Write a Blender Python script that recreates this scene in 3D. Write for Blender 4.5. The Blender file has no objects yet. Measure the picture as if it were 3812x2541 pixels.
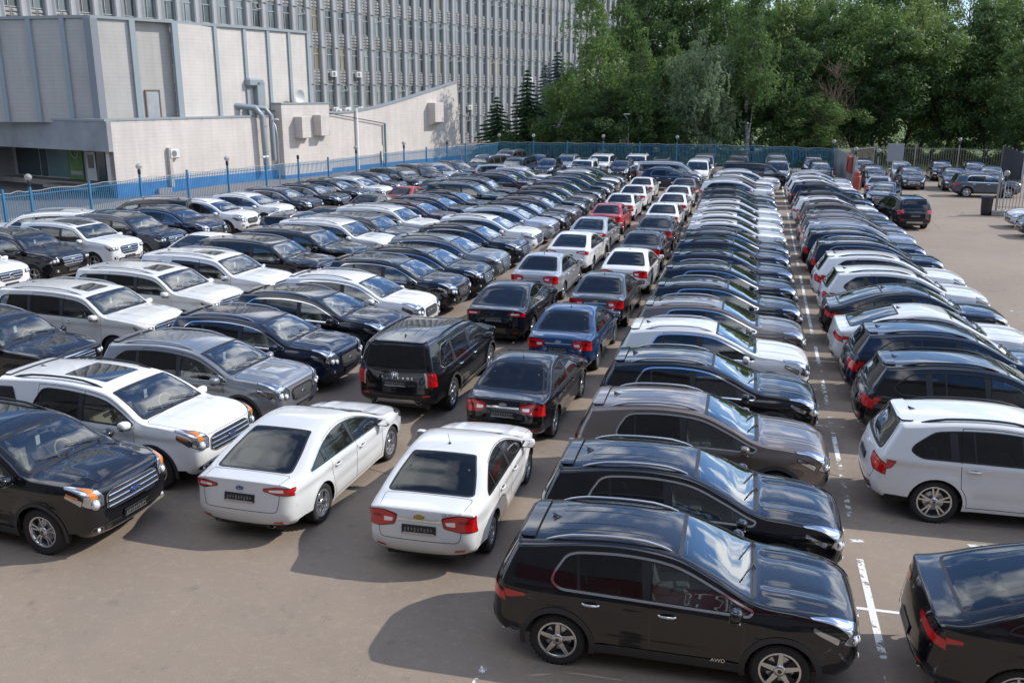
import bpy, math, random, mathutils
import numpy as np
from mathutils import Vector
random.seed(7); np.random.seed(7)
SC=bpy.context.scene; COL=SC.collection
# ------------------------------------------------------------------ camera, light, exposure
CAM_H=6.904; CAM_YAW=15.0; CAM_PITCH=14.983
cam=bpy.data.cameras.new('camera'); cam.sensor_width=36.0; cam.lens=3427.9/3812*36; cam.clip_start=.1; cam.clip_end=3000
camo=bpy.data.objects.new('camera',cam); COL.objects.link(camo); camo.location=(0,0,CAM_H)
camo.rotation_euler=(math.radians(90-CAM_PITCH),math.radians(-0.06),math.radians(CAM_YAW)); SC.camera=camo
SUN_AZ=math.radians(67.0)      # compass bearing of the sun measured from +Y towards +X
SUN_EL=math.radians(38.0)
sun=bpy.data.lights.new('sun','SUN'); sun.energy=3.4; sun.angle=math.radians(.53); sun.color=(1.0,.955,.88)
suno=bpy.data.objects.new('sun',sun); COL.objects.link(suno)
sd=Vector((math.sin(SUN_AZ)*math.cos(SUN_EL),math.cos(SUN_AZ)*math.cos(SUN_EL),math.sin(SUN_EL)))
suno.rotation_euler=sd.to_track_quat('Z','Y').to_euler(); suno.location=(0,0,60)
W=bpy.data.worlds.new('World'); SC.world=W; W.use_nodes=True; nt=W.node_tree; nt.nodes.clear()
def nd(t,ty,**k):
    n=t.nodes.new(ty)
    for a,b in k.items():
        if a.startswith('i_'): n.inputs[a[2:].replace('_',' ')].default_value=b
        else: setattr(n,a,b)
    return n
sky=nd(nt,'ShaderNodeTexSky',sky_type='NISHITA',sun_disc=False,sun_elevation=SUN_EL,sun_rotation=SUN_AZ,altitude=150,air_density=1.0,dust_density=.35,ozone_density=2.0)
geo=nd(nt,'ShaderNodeTexCoord'); sep=nd(nt,'ShaderNodeSeparateXYZ'); nt.links.new(geo.outputs['Generated'],sep.inputs[0])
# clouds: noise on a flat layer above the lot (direction divided by its height)
zz=nd(nt,'ShaderNodeMath',operation='MAXIMUM'); nt.links.new(sep.outputs['Z'],zz.inputs[0]); zz.inputs[1].default_value=.02
zp=nd(nt,'ShaderNodeMath',operation='ADD'); nt.links.new(zz.outputs[0],zp.inputs[0]); zp.inputs[1].default_value=.12
dx=nd(nt,'ShaderNodeMath',operation='DIVIDE'); dy=nd(nt,'ShaderNodeMath',operation='DIVIDE')
nt.links.new(sep.outputs['X'],dx.inputs[0]); nt.links.new(zp.outputs[0],dx.inputs[1]); nt.links.new(sep.outputs['Y'],dy.inputs[0]); nt.links.new(zp.outputs[0],dy.inputs[1])
cb=nd(nt,'ShaderNodeCombineXYZ'); nt.links.new(dx.outputs[0],cb.inputs[0]); nt.links.new(dy.outputs[0],cb.inputs[1])
n1=nd(nt,'ShaderNodeTexNoise',i_Scale=1.5,i_Detail=9.0,i_Roughness=.58,i_Distortion=.25); nt.links.new(cb.outputs[0],n1.inputs['Vector'])
cr=nd(nt,'ShaderNodeValToRGB'); cr.color_ramp.elements[0].position=.49; cr.color_ramp.elements[1].position=.60; nt.links.new(n1.outputs[0],cr.inputs[0])
tn=nd(nt,'ShaderNodeMixRGB',blend_type='MULTIPLY'); tn.inputs[0].default_value=1; nt.links.new(sky.outputs[0],tn.inputs[1]); tn.inputs[2].default_value=(.64,.87,1.12,1)
mx=nd(nt,'ShaderNodeMixRGB'); nt.links.new(cr.outputs[0],mx.inputs[0]); nt.links.new(tn.outputs[0],mx.inputs[1]); mx.inputs[2].default_value=(11.5,11.8,12.2,1)
hz=nd(nt,'ShaderNodeMapRange'); hz.inputs['From Min'].default_value=.30; hz.inputs['From Max'].default_value=.02; hz.inputs['To Max'].default_value=.75; nt.links.new(sep.outputs['Z'],hz.inputs['Value'])
m3=nd(nt,'ShaderNodeMixRGB'); nt.links.new(hz.outputs[0],m3.inputs[0]); nt.links.new(mx.outputs[0],m3.inputs[1]); m3.inputs[2].default_value=(4.2,4.9,5.3,1)
bg=nd(nt,'ShaderNodeBackground',i_Strength=.15); nt.links.new(m3.outputs[0],bg.inputs[0]); wo=nd(nt,'ShaderNodeOutputWorld'); nt.links.new(bg.outputs[0],wo.inputs[0])
SC.view_settings.view_transform='Standard'; SC.view_settings.look='None'; SC.view_settings.gamma=1; SC.view_settings.use_curve_mapping=False
SC.view_settings.exposure=0.38
SC.cycles.max_bounces=8; SC.cycles.diffuse_bounces=3; SC.cycles.glossy_bounces=4; SC.cycles.transparent_max_bounces=12; SC.cycles.transmission_bounces=4
SC.cycles.sample_clamp_indirect=6.0
SC.cycles.use_denoising=True
# ------------------------------------------------------------------ materials
def mat(name,col=(.5,.5,.5),rough=.5,metal=0.0,**k):
    m=bpy.data.materials.new(name); m.use_nodes=True; b=m.node_tree.nodes['Principled BSDF']
    b.inputs['Base Color'].default_value=(*col,1); b.inputs['Roughness'].default_value=rough; b.inputs['Metallic'].default_value=metal
    for a,v in k.items(): b.inputs[a.replace('_',' ')].default_value=v
    return m
def nodes(m): return m.node_tree,m.node_tree.nodes['Principled BSDF']
def noise_rough(m,lo,hi,scale=3,coord='Object'):
    t,b=nodes(m); tc=nd(t,'ShaderNodeTexCoord'); n=nd(t,'ShaderNodeTexNoise',i_Scale=scale,i_Detail=4.0); t.links.new(tc.outputs[coord],n.inputs['Vector'])
    r=nd(t,'ShaderNodeMapRange'); r.inputs['To Min'].default_value=lo; r.inputs['To Max'].default_value=hi; t.links.new(n.outputs[0],r.inputs['Value']); t.links.new(r.outputs[0],b.inputs['Roughness']); return m
def paint():
    m=mat('car_paint',(.5,.5,.5),.32,0,Coat_Weight=1.0,Coat_Roughness=.035,Coat_IOR=1.62); t,b=nodes(m); b.inputs['Specular IOR Level'].default_value=.08
    oi=nd(t,'ShaderNodeObjectInfo'); g=nd(t,'ShaderNodeNewGeometry')
    # metallic flake share is kept in the object colour's alpha
    s=nd(t,'ShaderNodeMath',operation='SUBTRACT'); s.inputs[0].default_value=1; t.links.new(oi.outputs['Alpha'],s.inputs[1])
    # a thin film of dust that settles on the faces that look up
    tc=nd(t,'ShaderNodeTexCoord'); n=nd(t,'ShaderNodeTexNoise',i_Scale=2.2,i_Detail=8.0,i_Roughness=.7); t.links.new(tc.outputs['Object'],n.inputs['Vector'])
    n2=nd(t,'ShaderNodeTexNoise',i_Scale=90.0,i_Detail=2.0); t.links.new(tc.outputs['Object'],n2.inputs['Vector'])
    sp=nd(t,'ShaderNodeSeparateXYZ'); t.links.new(g.outputs['Normal'],sp.inputs[0])
    up=nd(t,'ShaderNodeMapRange'); up.inputs['From Min'].default_value=.1; up.inputs['From Max'].default_value=1; up.inputs['To Min'].default_value=.004; up.inputs['To Max'].default_value=.028; t.links.new(sp.outputs['Z'],up.inputs['Value'])
    mu=nd(t,'ShaderNodeMath',operation='MULTIPLY'); t.links.new(up.outputs[0],mu.inputs[0]); t.links.new(n.outputs[0],mu.inputs[1])
    mu2=nd(t,'ShaderNodeMath',operation='MULTIPLY'); t.links.new(mu.outputs[0],mu2.inputs[0]); 
    r2=nd(t,'ShaderNodeMapRange'); r2.inputs['From Min'].default_value=.35; r2.inputs['From Max'].default_value=.65; r2.inputs['To Min'].default_value=.5; r2.inputs['To Max'].default_value=1.5; t.links.new(n2.outputs[0],r2.inputs['Value']); t.links.new(r2.outputs[0],mu2.inputs[1])
    mi=nd(t,'ShaderNodeMixRGB'); t.links.new(mu2.outputs[0],mi.inputs[0]); t.links.new(oi.outputs['Color'],mi.inputs[1]); mi.inputs[2].default_value=(.42,.38,.33,1)
    t.links.new(mi.outputs[0],b.inputs['Base Color']); t.links.new(s.outputs[0],b.inputs['Metallic'])
    cr_=nd(t,'ShaderNodeMapRange'); cr_.inputs['To Min'].default_value=.02; cr_.inputs['To Max'].default_value=.085; t.links.new(n.outputs[0],cr_.inputs['Value']); t.links.new(cr_.outputs[0],b.inputs['Coat Roughness'])
    # the inner side of the panels is dark trim
    d=nd(t,'ShaderNodeBsdfDiffuse'); d.inputs[0].default_value=(.02,.02,.022,1); ms=nd(t,'ShaderNodeMixShader'); o=t.nodes['Material Output']
    t.links.new(g.outputs['Backfacing'],ms.inputs[0]); t.links.new(b.outputs[0],ms.inputs[1]); t.links.new(d.outputs[0],ms.inputs[2]); t.links.new(ms.outputs[0],o.inputs[0])
    return m
def glass(name,tint,f0=1.0):
    m=bpy.data.materials.new(name); m.use_nodes=True; t=m.node_tree; t.nodes.clear()
    tr=nd(t,'ShaderNodeBsdfTransparent'); tr.inputs[0].default_value=(*tint,1)
    gl=nd(t,'ShaderNodeBsdfGlossy'); gl.inputs['Roughness'].default_value=.02; gl.inputs[0].default_value=(.95,.97,.97,1)
    fr=nd(t,'ShaderNodeFresnel',i_IOR=1.6); mu=nd(t,'ShaderNodeMath',operation='MULTIPLY'); mu.use_clamp=True; mu.inputs[1].default_value=f0; t.links.new(fr.outputs[0],mu.inputs[0])
    # slight waviness of toughened glass
    tc=nd(t,'ShaderNodeTexCoord'); n=nd(t,'ShaderNodeTexNoise',i_Scale=1.6,i_Detail=1.0); t.links.new(tc.outputs['Object'],n.inputs['Vector']); bp=nd(t,'ShaderNodeBump',i_Strength=.06,i_Distance=.1); t.links.new(n.outputs[0],bp.inputs['Height']); t.links.new(bp.outputs[0],gl.inputs['Normal'])
    # dust film
    n3=nd(t,'ShaderNodeTexNoise',i_Scale=5.0,i_Detail=6.0,i_Roughness=.75); t.links.new(tc.outputs['Object'],n3.inputs['Vector'])
    r3=nd(t,'ShaderNodeMapRange'); r3.inputs['To Min'].default_value=.0; r3.inputs['To Max'].default_value=.03; t.links.new(n3.outputs[0],r3.inputs['Value'])
    df=nd(t,'ShaderNodeBsdfDiffuse'); df.inputs[0].default_value=(.45,.43,.40,1)
    a=nd(t,'ShaderNodeMixShader'); t.links.new(mu.outputs[0],a.inputs[0]); t.links.new(tr.outputs[0],a.inputs[1]); t.links.new(gl.outputs[0],a.inputs[2])
    b=nd(t,'ShaderNodeMixShader'); t.links.new(r3.outputs[0],b.inputs[0]); t.links.new(a.outputs[0],b.inputs[1]); t.links.new(df.outputs[0],b.inputs[2])
    o=nd(t,'ShaderNodeOutputMaterial'); t.links.new(b.outputs[0],o.inputs[0]); return m
MAT=[paint(),glass('clear_glass',(.62,.69,.67),2.3),glass('tinted_glass',(.035,.04,.042),1.1),
 noise_rough(mat('black_trim',(.018,.018,.019),.45),.35,.6),mat('chrome',(.82,.83,.85),.08,1.0),noise_rough(mat('tyre_rubber',(.022,.021,.020),.8),.7,.95),
 mat('rim_silver',(.62,.63,.65),.22,.9),mat('rim_dark',(.03,.03,.033),.35,.6),mat('lamp_reflector',(.55,.57,.6),.12,.9,Coat_Weight=1.0),
 mat('tail_lamp_red',(.55,.006,.008),.12,0,Coat_Weight=1.0),mat('cabin_grey',(.075,.075,.078),.7),mat('cabin_beige',(.36,.31,.23),.7),
 mat('plate_holder',(.012,.012,.013),.3),mat('gloss_black',(.006,.006,.007),.08,0,Coat_Weight=1.0),mat('amber_lens',(.62,.20,.03),.12,0,Coat_Weight=1.0),
 mat('white_card',(.8,.8,.78),.6),mat('tail_lamp_dark',(.16,.004,.006),.12,0,Coat_Weight=1.0),noise_rough(mat('grey_cladding',(.03,.03,.031),.55),.45,.7),
 mat('satin_metal',(.55,.56,.58),.28,.85),mat('lens_clear',(.80,.82,.84),.06,.3,Coat_Weight=1.0),mat('holder_pattern',(.16,.16,.16),.5),mat('blue_badge',(.01,.035,.16),.12,.2,Coat_Weight=1.0)]
# ------------------------------------------------------------------ mesh helpers
def V2(a): return np.asarray(a, float)

class MB:
    """collects verts / faces / normals / material slots and links them as ONE mesh object"""
    def __init__(s): s.v=[]; s.f=[]; s.n=[]; s.m=[]; s.c=0
    def add(s, v, f, n=None, mat=0, smooth=False):
        v=np.asarray(v,float).reshape(-1,3); f=[tuple(int(i) for i in q) for q in f]
        if len(f)==0: return s
        if n is None and smooth:
            n=np.zeros_like(v)
            for q in f:
                p=v[list(q)]; k=np.cross(p[1]-p[0],p[-1]-p[0])
                if len(q)>3: k=np.cross(p[2]-p[0],p[3]-p[1])
                for i in q: n[i]+=k
            l=np.linalg.norm(n,axis=1); l[l<1e-12]=1; n=n/l[:,None]
        if n is None:
            nv=[];nf=[];nn=[]
            for q in f:
                p=v[list(q)]; k=np.cross(p[1]-p[0],p[2]-p[0])
                if len(q)>3: k=np.cross(p[2]-p[0],p[3]-p[1])
                l=np.linalg.norm(k); k=k/l if l>1e-12 else np.array([0,0,1.])
                b=len(nv); nv+=list(p); nn+=[k]*len(q); nf.append(tuple(range(b,b+len(q))))
            v=np.array(nv); n=np.array(nn); f=nf
        s.v.append(v); s.n.append(np.asarray(n,float)); s.f+= [tuple(i+s.c for i in q) for q in f]
        s.m+=[mat]*len(f); s.c+=len(v); return s
    def join(s,o,matmap=None):
        for v,n in zip(o.v,o.n): s.v.append(v); s.n.append(n)
        s.f+=[tuple(i+s.c for i in q) for q in o.f]; s.m+=[matmap[k] if matmap else k for k in o.m]; s.c+=o.c; return s
    def xf(s,M=None,loc=(0,0,0),scale=None):
        for i in range(len(s.v)):
            v=s.v[i]; n=s.n[i]
            if scale is not None: v=v*np.asarray(scale,float); n=n/np.asarray(scale,float)
            if M is not None: v=v@np.asarray(M,float).T; n=n@np.asarray(M,float).T
            l=np.linalg.norm(n,axis=1); l[l<1e-12]=1
            s.v[i]=v+np.asarray(loc,float); s.n[i]=n/l[:,None]
        return s
    def mirror(s):
        o=MB()
        for v,n in zip(s.v,s.n): o.v.append(v*[1,-1,1]); o.n.append(n*[1,-1,1])
        o.f=[tuple(reversed(q)) for q in s.f]; o.m=list(s.m); o.c=s.c; return o
    def mesh(s,name,mats):
        me=bpy.data.meshes.new(name)
        if s.c:
            v=np.concatenate(s.v); n=np.concatenate(s.n)
            nf=len(s.f); tot=np.array([len(q) for q in s.f],dtype=np.int32)
            me.vertices.add(len(v)); me.vertices.foreach_set('co',v.astype(np.float32).ravel())
            me.loops.add(int(tot.sum())); me.loops.foreach_set('vertex_index',np.concatenate([np.array(q,dtype=np.int32) for q in s.f]))
            me.polygons.add(nf); st=np.concatenate([[0],np.cumsum(tot)[:-1]]).astype(np.int32)
            me.polygons.foreach_set('loop_start',st)
            me.polygons.foreach_set('material_index',np.array(s.m,dtype=np.int32))
            me.polygons.foreach_set('use_smooth',np.ones(nf,dtype=bool))
            me.update(calc_edges=True)
            me.normals_split_custom_set_from_vertices(n.astype(np.float32).tolist())
        for m in (mats if isinstance(mats,(list,tuple)) else [mats]): me.materials.append(m)
        return me
    def build(s,name,mats,parent=None,loc=None,rz=None):
        o=bpy.data.objects.new(name,s.mesh(name,mats)); COL.objects.link(o)
        if parent is not None: o.parent=parent
        if loc is not None: o.location=loc
        if rz is not None: o.rotation_euler=(0,0,rz)
        return o
    # primitives
    def box(s,x0,x1,y0,y1,z0,z1,mat=0,bev=0):
        if bev>0:
            b=min(bev,(x1-x0)*.45,(y1-y0)*.45,(z1-z0)*.45)
            ring=[]
            for z,ins in ((z0,b),(z0+b,0),(z1-b,0),(z1,b)):
                xa,xb,ya,yb=x0+ins,x1-ins,y0+ins,y1-ins
                ring.append([(xa+b,ya,z),(xb-b,ya,z),(xb,ya+b,z),(xb,yb-b,z),(xb-b,yb,z),(xa+b,yb,z),(xa,yb-b,z),(xa,ya+b,z)])
            v=[p for r in ring for p in r]; f=[tuple(reversed(range(8)))]
            for k in range(3):
                for i in range(8): f.append((k*8+i,k*8+(i+1)%8,(k+1)*8+(i+1)%8,(k+1)*8+i))
            f.append(tuple(range(24,32))); return s.add(v,f,mat=mat)
        v=[(x0,y0,z0),(x1,y0,z0),(x1,y1,z0),(x0,y1,z0),(x0,y0,z1),(x1,y0,z1),(x1,y1,z1),(x0,y1,z1)]
        return s.add(v,[(3,2,1,0),(4,5,6,7),(0,1,5,4),(1,2,6,5),(2,3,7,6),(3,0,4,7)],mat=mat)
    def tube(s,pts,r,seg=6,mat=0,cap=True,flat=1.0,closed=False):
        P=np.asarray(pts,float); n=len(P); R=np.broadcast_to(np.asarray(r,float),(n,))
        v=[];up=np.array([0,0,1.])
        for i in range(n):
            if closed: t=P[(i+1)%n]-P[i-1]
            else: t=P[min(i+1,n-1)]-P[max(i-1,0)]
            t=t/(np.linalg.norm(t)+1e-12)
            a=np.cross(t,up)
            if np.linalg.norm(a)<1e-3: a=np.cross(t,[1,0,0])
            a/=np.linalg.norm(a); b=np.cross(a,t)
            for k in range(seg):
                w=2*math.pi*k/seg; v.append(P[i]+R[i]*(math.cos(w)*a+math.sin(w)*b*flat))
        f=[]
        for i in range(n if closed else n-1):
            j=(i+1)%n
            for k in range(seg): f.append((i*seg+k,i*seg+(k+1)%seg,j*seg+(k+1)%seg,j*seg+k))
        v=np.array(v); f=[tuple(reversed(q)) for q in f]
        s.add(v,f,mat=mat,smooth=True)
        if cap and not closed:
            s.add(v[:seg],[tuple(range(seg))],mat=mat); s.add(v[-seg:],[tuple(reversed(range(seg)))],mat=mat)
        return s
    def lathe(s,prof,seg=24,mat=0,axis='z',sharp=False):
        """prof: (r, h) list, revolved about the axis"""
        v=[]
        for r,h in prof:
            for k in range(seg):
                w=2*math.pi*k/seg; c,q=r*math.cos(w),r*math.sin(w)
                v.append((c,q,h) if axis=='z' else (c,h,q) if axis=='y' else (h,c,q))
        f=[]
        for i in range(len(prof)-1):
            for k in range(seg):
                q=(i*seg+k,i*seg+(k+1)%seg,(i+1)*seg+(k+1)%seg,(i+1)*seg+k)
                f.append(tuple(reversed(q)) if axis=='y' else q)
        return s.add(v,f,mat=mat,smooth=not sharp)
    def prism(s,poly,y0,y1,mat=0,axis='y'):
        """polygon (a,b) extruded along axis"""
        P=[tuple(p) for p in poly]; n=len(P)
        def m(a,b,h): return (a,h,b) if axis=='y' else (a,b,h) if axis=='z' else (h,a,b)
        ar=sum(P[i][0]*P[(i+1)%n][1]-P[(i+1)%n][0]*P[i][1] for i in range(n))
        if ar<0: P=P[::-1]
        v=[m(a,b,y0) for a,b in P]+[m(a,b,y1) for a,b in P]
        top=tuple(range(n,2*n)); bot=tuple(reversed(range(n)))
        f=[top,bot]+[(i,(i+1)%n,n+(i+1)%n,n+i) for i in range(n)]
        if axis=='y': f=[tuple(reversed(q)) for q in f]
        return s.add(v,f,mat=mat)

def pip(P,poly):
    """points in polygon"""
    P=np.asarray(P,float); q=np.asarray(poly,float); x,y=P[:,0],P[:,1]; c=np.zeros(len(P),bool)
    a=q; b=np.roll(q,-1,axis=0)
    for (x0,y0),(x1,y1) in zip(a,b):
        k=((y0>y)!=(y1>y))
        if abs(y1-y0)>1e-12: c^= k&(x<(x1-x0)*(y-y0)/(y1-y0)+x0)
    return c
def dens(poly,h,closed=True):
    out=[];n=len(poly)
    for i in range(n if closed else n-1):
        a=np.array(poly[i],float); b=np.array(poly[(i+1)%n],float); k=max(1,int(np.linalg.norm(b-a)/h))
        for j in range(k): out.append(a+(b-a)*j/k)
    if not closed: out.append(np.array(poly[-1],float))
    return np.array(out)
def rnd(poly,r,n=3):
    """round the corners of a polygon"""
    out=[];P=[np.array(p,float) for p in poly];N=len(P)
    for i in range(N):
        a,b,c=P[i-1],P[i],P[(i+1)%N]
        la,lc=np.linalg.norm(a-b),np.linalg.norm(c-b); k=min(r,la*.45,lc*.45)
        p=b+(a-b)/max(la,1e-9)*k; q=b+(c-b)/max(lc,1e-9)*k
        for j in range(n+1):
            t=j/n; out.append((1-t)**2*p+2*t*(1-t)*b+t*t*q)
    return np.array(out)
def cdt(polys,h,bbox=None,sx=1.0):
    """constrained triangulation of all polygons' outlines with a grid of inner points; returns verts2d, tris, centroids"""
    pts=[];edges=[]
    for p in polys:
        d=dens(p,h); b=len(pts); pts+=list(d); edges+=[(b+i,b+(i+1)%len(d)) for i in range(len(d))]
    q=np.asarray(polys[0]); x0,y0=q.min(0); x1,y1=q.max(0)
    nx=max(2,int((x1-x0)/(h*sx))); ny=max(2,int((y1-y0)/h))
    gx,gy=np.meshgrid(np.linspace(x0,x1,nx+1)[:-1]+(x1-x0)/nx/2,np.linspace(y0,y1,ny+1)[:-1]+(y1-y0)/ny/2)
    g=np.stack([gx.ravel(),gy.ravel()],1); g=g[pip(g,q)]
    cp=np.array(pts)
    if len(g):
        keep=np.ones(len(g),bool)
        for i in range(0,len(g),400):
            dd=((g[i:i+400,None,:]-cp[None])**2).sum(2).min(1); keep[i:i+400]=dd>(h*.4)**2
        g=g[keep]
    allp=[Vector((float(a),float(b))) for a,b in pts]+[Vector((float(a),float(b))) for a,b in g]
    r=mathutils.geometry.delaunay_2d_cdt(allp,edges,[],0,1e-5,False)
    vv=np.array([(p.x,p.y) for p in r[0]]); ff=np.array([t for t in r[2] if len(t)==3],dtype=int)
    return vv,ff,vv[ff].mean(1)
def grow(poly,d):
    """offset polygon outwards (d>0) or inwards"""
    P=np.asarray(poly,float); n=len(P); ar=0.5*np.sum(P[:,0]*np.roll(P[:,1],-1)-np.roll(P[:,0],-1)*P[:,1])
    sg=1 if ar>0 else -1
    t1=P-np.roll(P,1,0); t2=np.roll(P,-1,0)-P
    t1/=np.linalg.norm(t1,axis=1)[:,None]+1e-12; t2/=np.linalg.norm(t2,axis=1)[:,None]+1e-12
    n1=np.stack([t1[:,1],-t1[:,0]],1)*sg; n2=np.stack([t2[:,1],-t2[:,0]],1)*sg
    m=n1+n2; l=np.linalg.norm(m,axis=1)+1e-9; m/=l[:,None]; c=np.maximum(.5,(m*n1).sum(1))
    return P+m*(d/c)[:,None]
# ------------------------------------------------------------------ the car shell
def catmull(P,h=.03):
    """centripetal Catmull-Rom through rows of P (first two columns are x,z; the rest interpolated); a 1 in the last column is a sharp corner"""
    P=np.asarray(P,float); brk=[0]+[i for i in range(1,len(P)-1) if P[i,-1]>.5]+[len(P)-1]
    out=[];idx={}
    for a,b in zip(brk[:-1],brk[1:]):
        Q=P[a:b+1,:-1]; n=len(Q)
        ext=np.vstack([2*Q[0]-Q[1],Q,2*Q[-1]-Q[-2]])
        for i in range(n-1):
            p0,p1,p2,p3=ext[i:i+4]; d=lambda u,v: max(1e-4,np.linalg.norm((v-u)[:2])**.5)
            t0=0;t1=t0+d(p0,p1);t2=t1+d(p1,p2);t3=t2+d(p2,p3)
            k=max(2,int(np.linalg.norm((p2-p1)[:2])/h)); idx[a+i]=len(out)
            for j in range(k):
                t=t1+(t2-t1)*j/k
                A1=(t1-t)/(t1-t0)*p0+(t-t0)/(t1-t0)*p1; A2=(t2-t)/(t2-t1)*p1+(t-t1)/(t2-t1)*p2; A3=(t3-t)/(t3-t2)*p2+(t-t2)/(t3-t2)*p3
                B1=(t2-t)/(t2-t0)*A1+(t-t0)/(t2-t0)*A2; B2=(t3-t)/(t3-t1)*A2+(t-t1)/(t3-t1)*A3
                c=(t2-t)/(t2-t1)*B1+(t-t1)/(t2-t1)*B2; c[2:]=p1[2:]+(p2[2:]-p1[2:])*j/k
                out.append(c)
    out.append(P[-1,:-1]); idx[len(P)-1]=len(out)-1
    return np.array(out),idx

class Shell:
    """smooth car body: side surface y=S(x,z) and a sheet T(s,u) that runs over nose, bonnet, roof and tail"""
    def __init__(m,D):
        m.D=D; m.hw=D['hw']; m.xf,m.xr=D['axles']; m.R=D['r']+D.get('gap',.055); m.r=D['r']
        P=[(p[0],p[1],p[2],p[3] if len(p)>3 and p[3] is not None else .72,1.0 if 'sharp' in p else 0.0) for p in D['prof']]
        C,idx=catmull(P); m.P=C[:,:2]; m.d=C[:,2]; m.a=C[:,3]
        seg=np.linalg.norm(np.diff(m.P,axis=0),axis=1); m.s=np.concatenate([[0],np.cumsum(seg)])
        tg=np.gradient(m.P,axis=0); tg/=np.linalg.norm(tg,axis=1)[:,None]+1e-12
        k=np.ones(5)/5
        for c in (0,1):
            q=np.pad(tg[:,c],2,mode='edge'); tg[:,c]=np.convolve(q,k,'valid')
        tg/=np.linalg.norm(tg,axis=1)[:,None]+1e-12
        # path runs front-bottom -> up -> over -> rear-bottom; outward normal is to its right-hand... (tz,-tx)
        m.N=np.stack([tg[:,1],-tg[:,0]],1)
        m.E=m.P-m.N*m.d[:,None]
        m.tags={}
        for i,p in enumerate(D['prof']):
            for q in p[4:] if len(p)>4 else ():
                if q!='sharp': m.tags[q]=m.s[idx[i]]
        m.x0=m.E[:,0].min(); m.x1=m.E[:,0].max(); m.xF=m.P[:,0].max(); m.xR=m.P[:,0].min()
        m.belt=D['belt']
        m.L=m.s[-1]
        # upper outline z of E as a function of x
        hi=m.E[:,1]>min(m.belt(m.xf),m.belt(m.xr))-.25
        o=np.argsort(m.E[hi][:,0]); m.ex=m.E[hi][o][:,0]; m.ez=m.E[hi][o][:,1]
    def ztop(m,x): return np.interp(x,m.ex,m.ez)
    def S(m,x,z):
        D=m.D; x=np.asarray(x,float); z=np.asarray(z,float); y=np.full(np.broadcast(x,z).shape,m.hw)
        xm=m.xf+.0; k=np.clip((x-xm)/(m.xF-xm),0,1.2); y=y-D.get('tf',.11)*k**2
        xm=m.xr-.0; k=np.clip((xm-x)/(xm-m.xR),0,1.2); y=y-D.get('tr',.08)*k**2
        k=np.clip((x-0.2)/(m.xF-.2),0,1); y=y-.012*k
        zb=m.belt(x); t=z-zb+.03
        sp=.5*(t+np.sqrt(t*t+.0012)); y=y-D['tum']*sp-D.get('tum2',.12)*sp**2
        y=y-D.get('shld',.02)/(1+np.exp(-(z-zb+.02)/.018))
        lo=np.clip((.62-z)/.4,0,1.3); y=y-D.get('tuck',.05)*lo**2
        # door hollow and shoulder crease
        zc=zb-.20; y=y-.010*np.exp(-((z-zc)/.07)**2)+.006*np.exp(-((z-(zb-.10))/.03)**2)
        y=y-.014*np.exp(-((z-.50)/.09)**2)*(1/(1+np.exp(-(x-m.xr-.45)/.08)))*(1/(1+np.exp((x-m.xf+.45)/.08)))
        for xc in (m.xf,m.xr):
            rr=np.sqrt((x-xc)**2+(z-m.r)**2); y=y+D.get('flare',.022)*np.exp(-(np.maximum(0,rr-m.R-.03)/.09)**2)
        return y
    def side(m,q,off=0.0,e=.004):
        q=np.asarray(q,float); x,z=q[:,0],q[:,1]; y=m.S(x,z)
        dx=(m.S(x+e,z)-m.S(x-e,z))/(2*e); dz=(m.S(x,z+e)-m.S(x,z-e))/(2*e)
        n=np.stack([-dx,np.ones_like(x),-dz],1); n/=np.linalg.norm(n,axis=1)[:,None]
        return np.stack([x,y,z],1)+n*off,n
    def Tp(m,s,u):
        s=np.asarray(s,float); u=np.asarray(u,float); t=np.abs(u)/m.hw; sg=np.where(u<0,-1.,1.)
        ip=lambda A: np.interp(s,m.s,A)
        px,pz,ex,ez,nx,nz,d,a=ip(m.P[:,0]),ip(m.P[:,1]),ip(m.E[:,0]),ip(m.E[:,1]),ip(m.N[:,0]),ip(m.N[:,1]),ip(m.d),ip(m.a)
        ey=m.S(ex,ez); qx,qz=ex+nx*d*.75,ez+nz*d*.75; qy=np.minimum(m.S(qx,qz),ey+.01)
        b0,b1,b2,b3=(1-t)**3,3*t*(1-t)**2,3*t*t*(1-t),t**3
        ha,hb=m.tags['hood'],m.tags['cowl']; w=np.clip((s-ha-.05)/.35,0,1)*np.clip((hb-.02-s)/.10,0,1); w=w*w*(3-2*w)
        dz=w*(.016*np.exp(-((t-.36)/.075)**2)+.010*np.exp(-(t/.22)**2)-.006*np.exp(-((t-.24)/.05)**2))
        return np.stack([b0*px+b1*px+b2*qx+b3*ex, sg*(b1*a*ey+b2*qy+b3*ey), b0*pz+b1*pz+b2*qz+b3*ez+dz],-1)
    def top(m,q,off=0.0,e=.008):
        q=np.asarray(q,float); s=np.clip(q[:,0],0,m.L); u=np.clip(q[:,1],-m.hw,m.hw); p=m.Tp(s,u)
        sa,sb=np.clip(s-e,0,m.L),np.clip(s+e,0,m.L); ua,ub=np.clip(u-e,-m.hw,m.hw),np.clip(u+e,-m.hw,m.hw)
        ds=m.Tp(sb,u)-m.Tp(sa,u); du=m.Tp(s,ub)-m.Tp(s,ua)
        n=np.cross(ds,du); l=np.linalg.norm(n,axis=1); l[l<1e-12]=1; n/=l[:,None]
        c=np.array([0,0,.6]); flip=((p-c)*n).sum(1)<0
        n[flip]*=-1
        return p+n*off,n
    def sf(m,z):
        """s on the front face at height z"""
        k=m.s<m.tags['hood']; return float(np.interp(z,m.P[k][:,1],m.s[k]))
    def sr(m,z):
        k=m.s>m.tags['tail']; return float(np.interp(-z,-m.P[k][:,1],m.s[k]))
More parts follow.
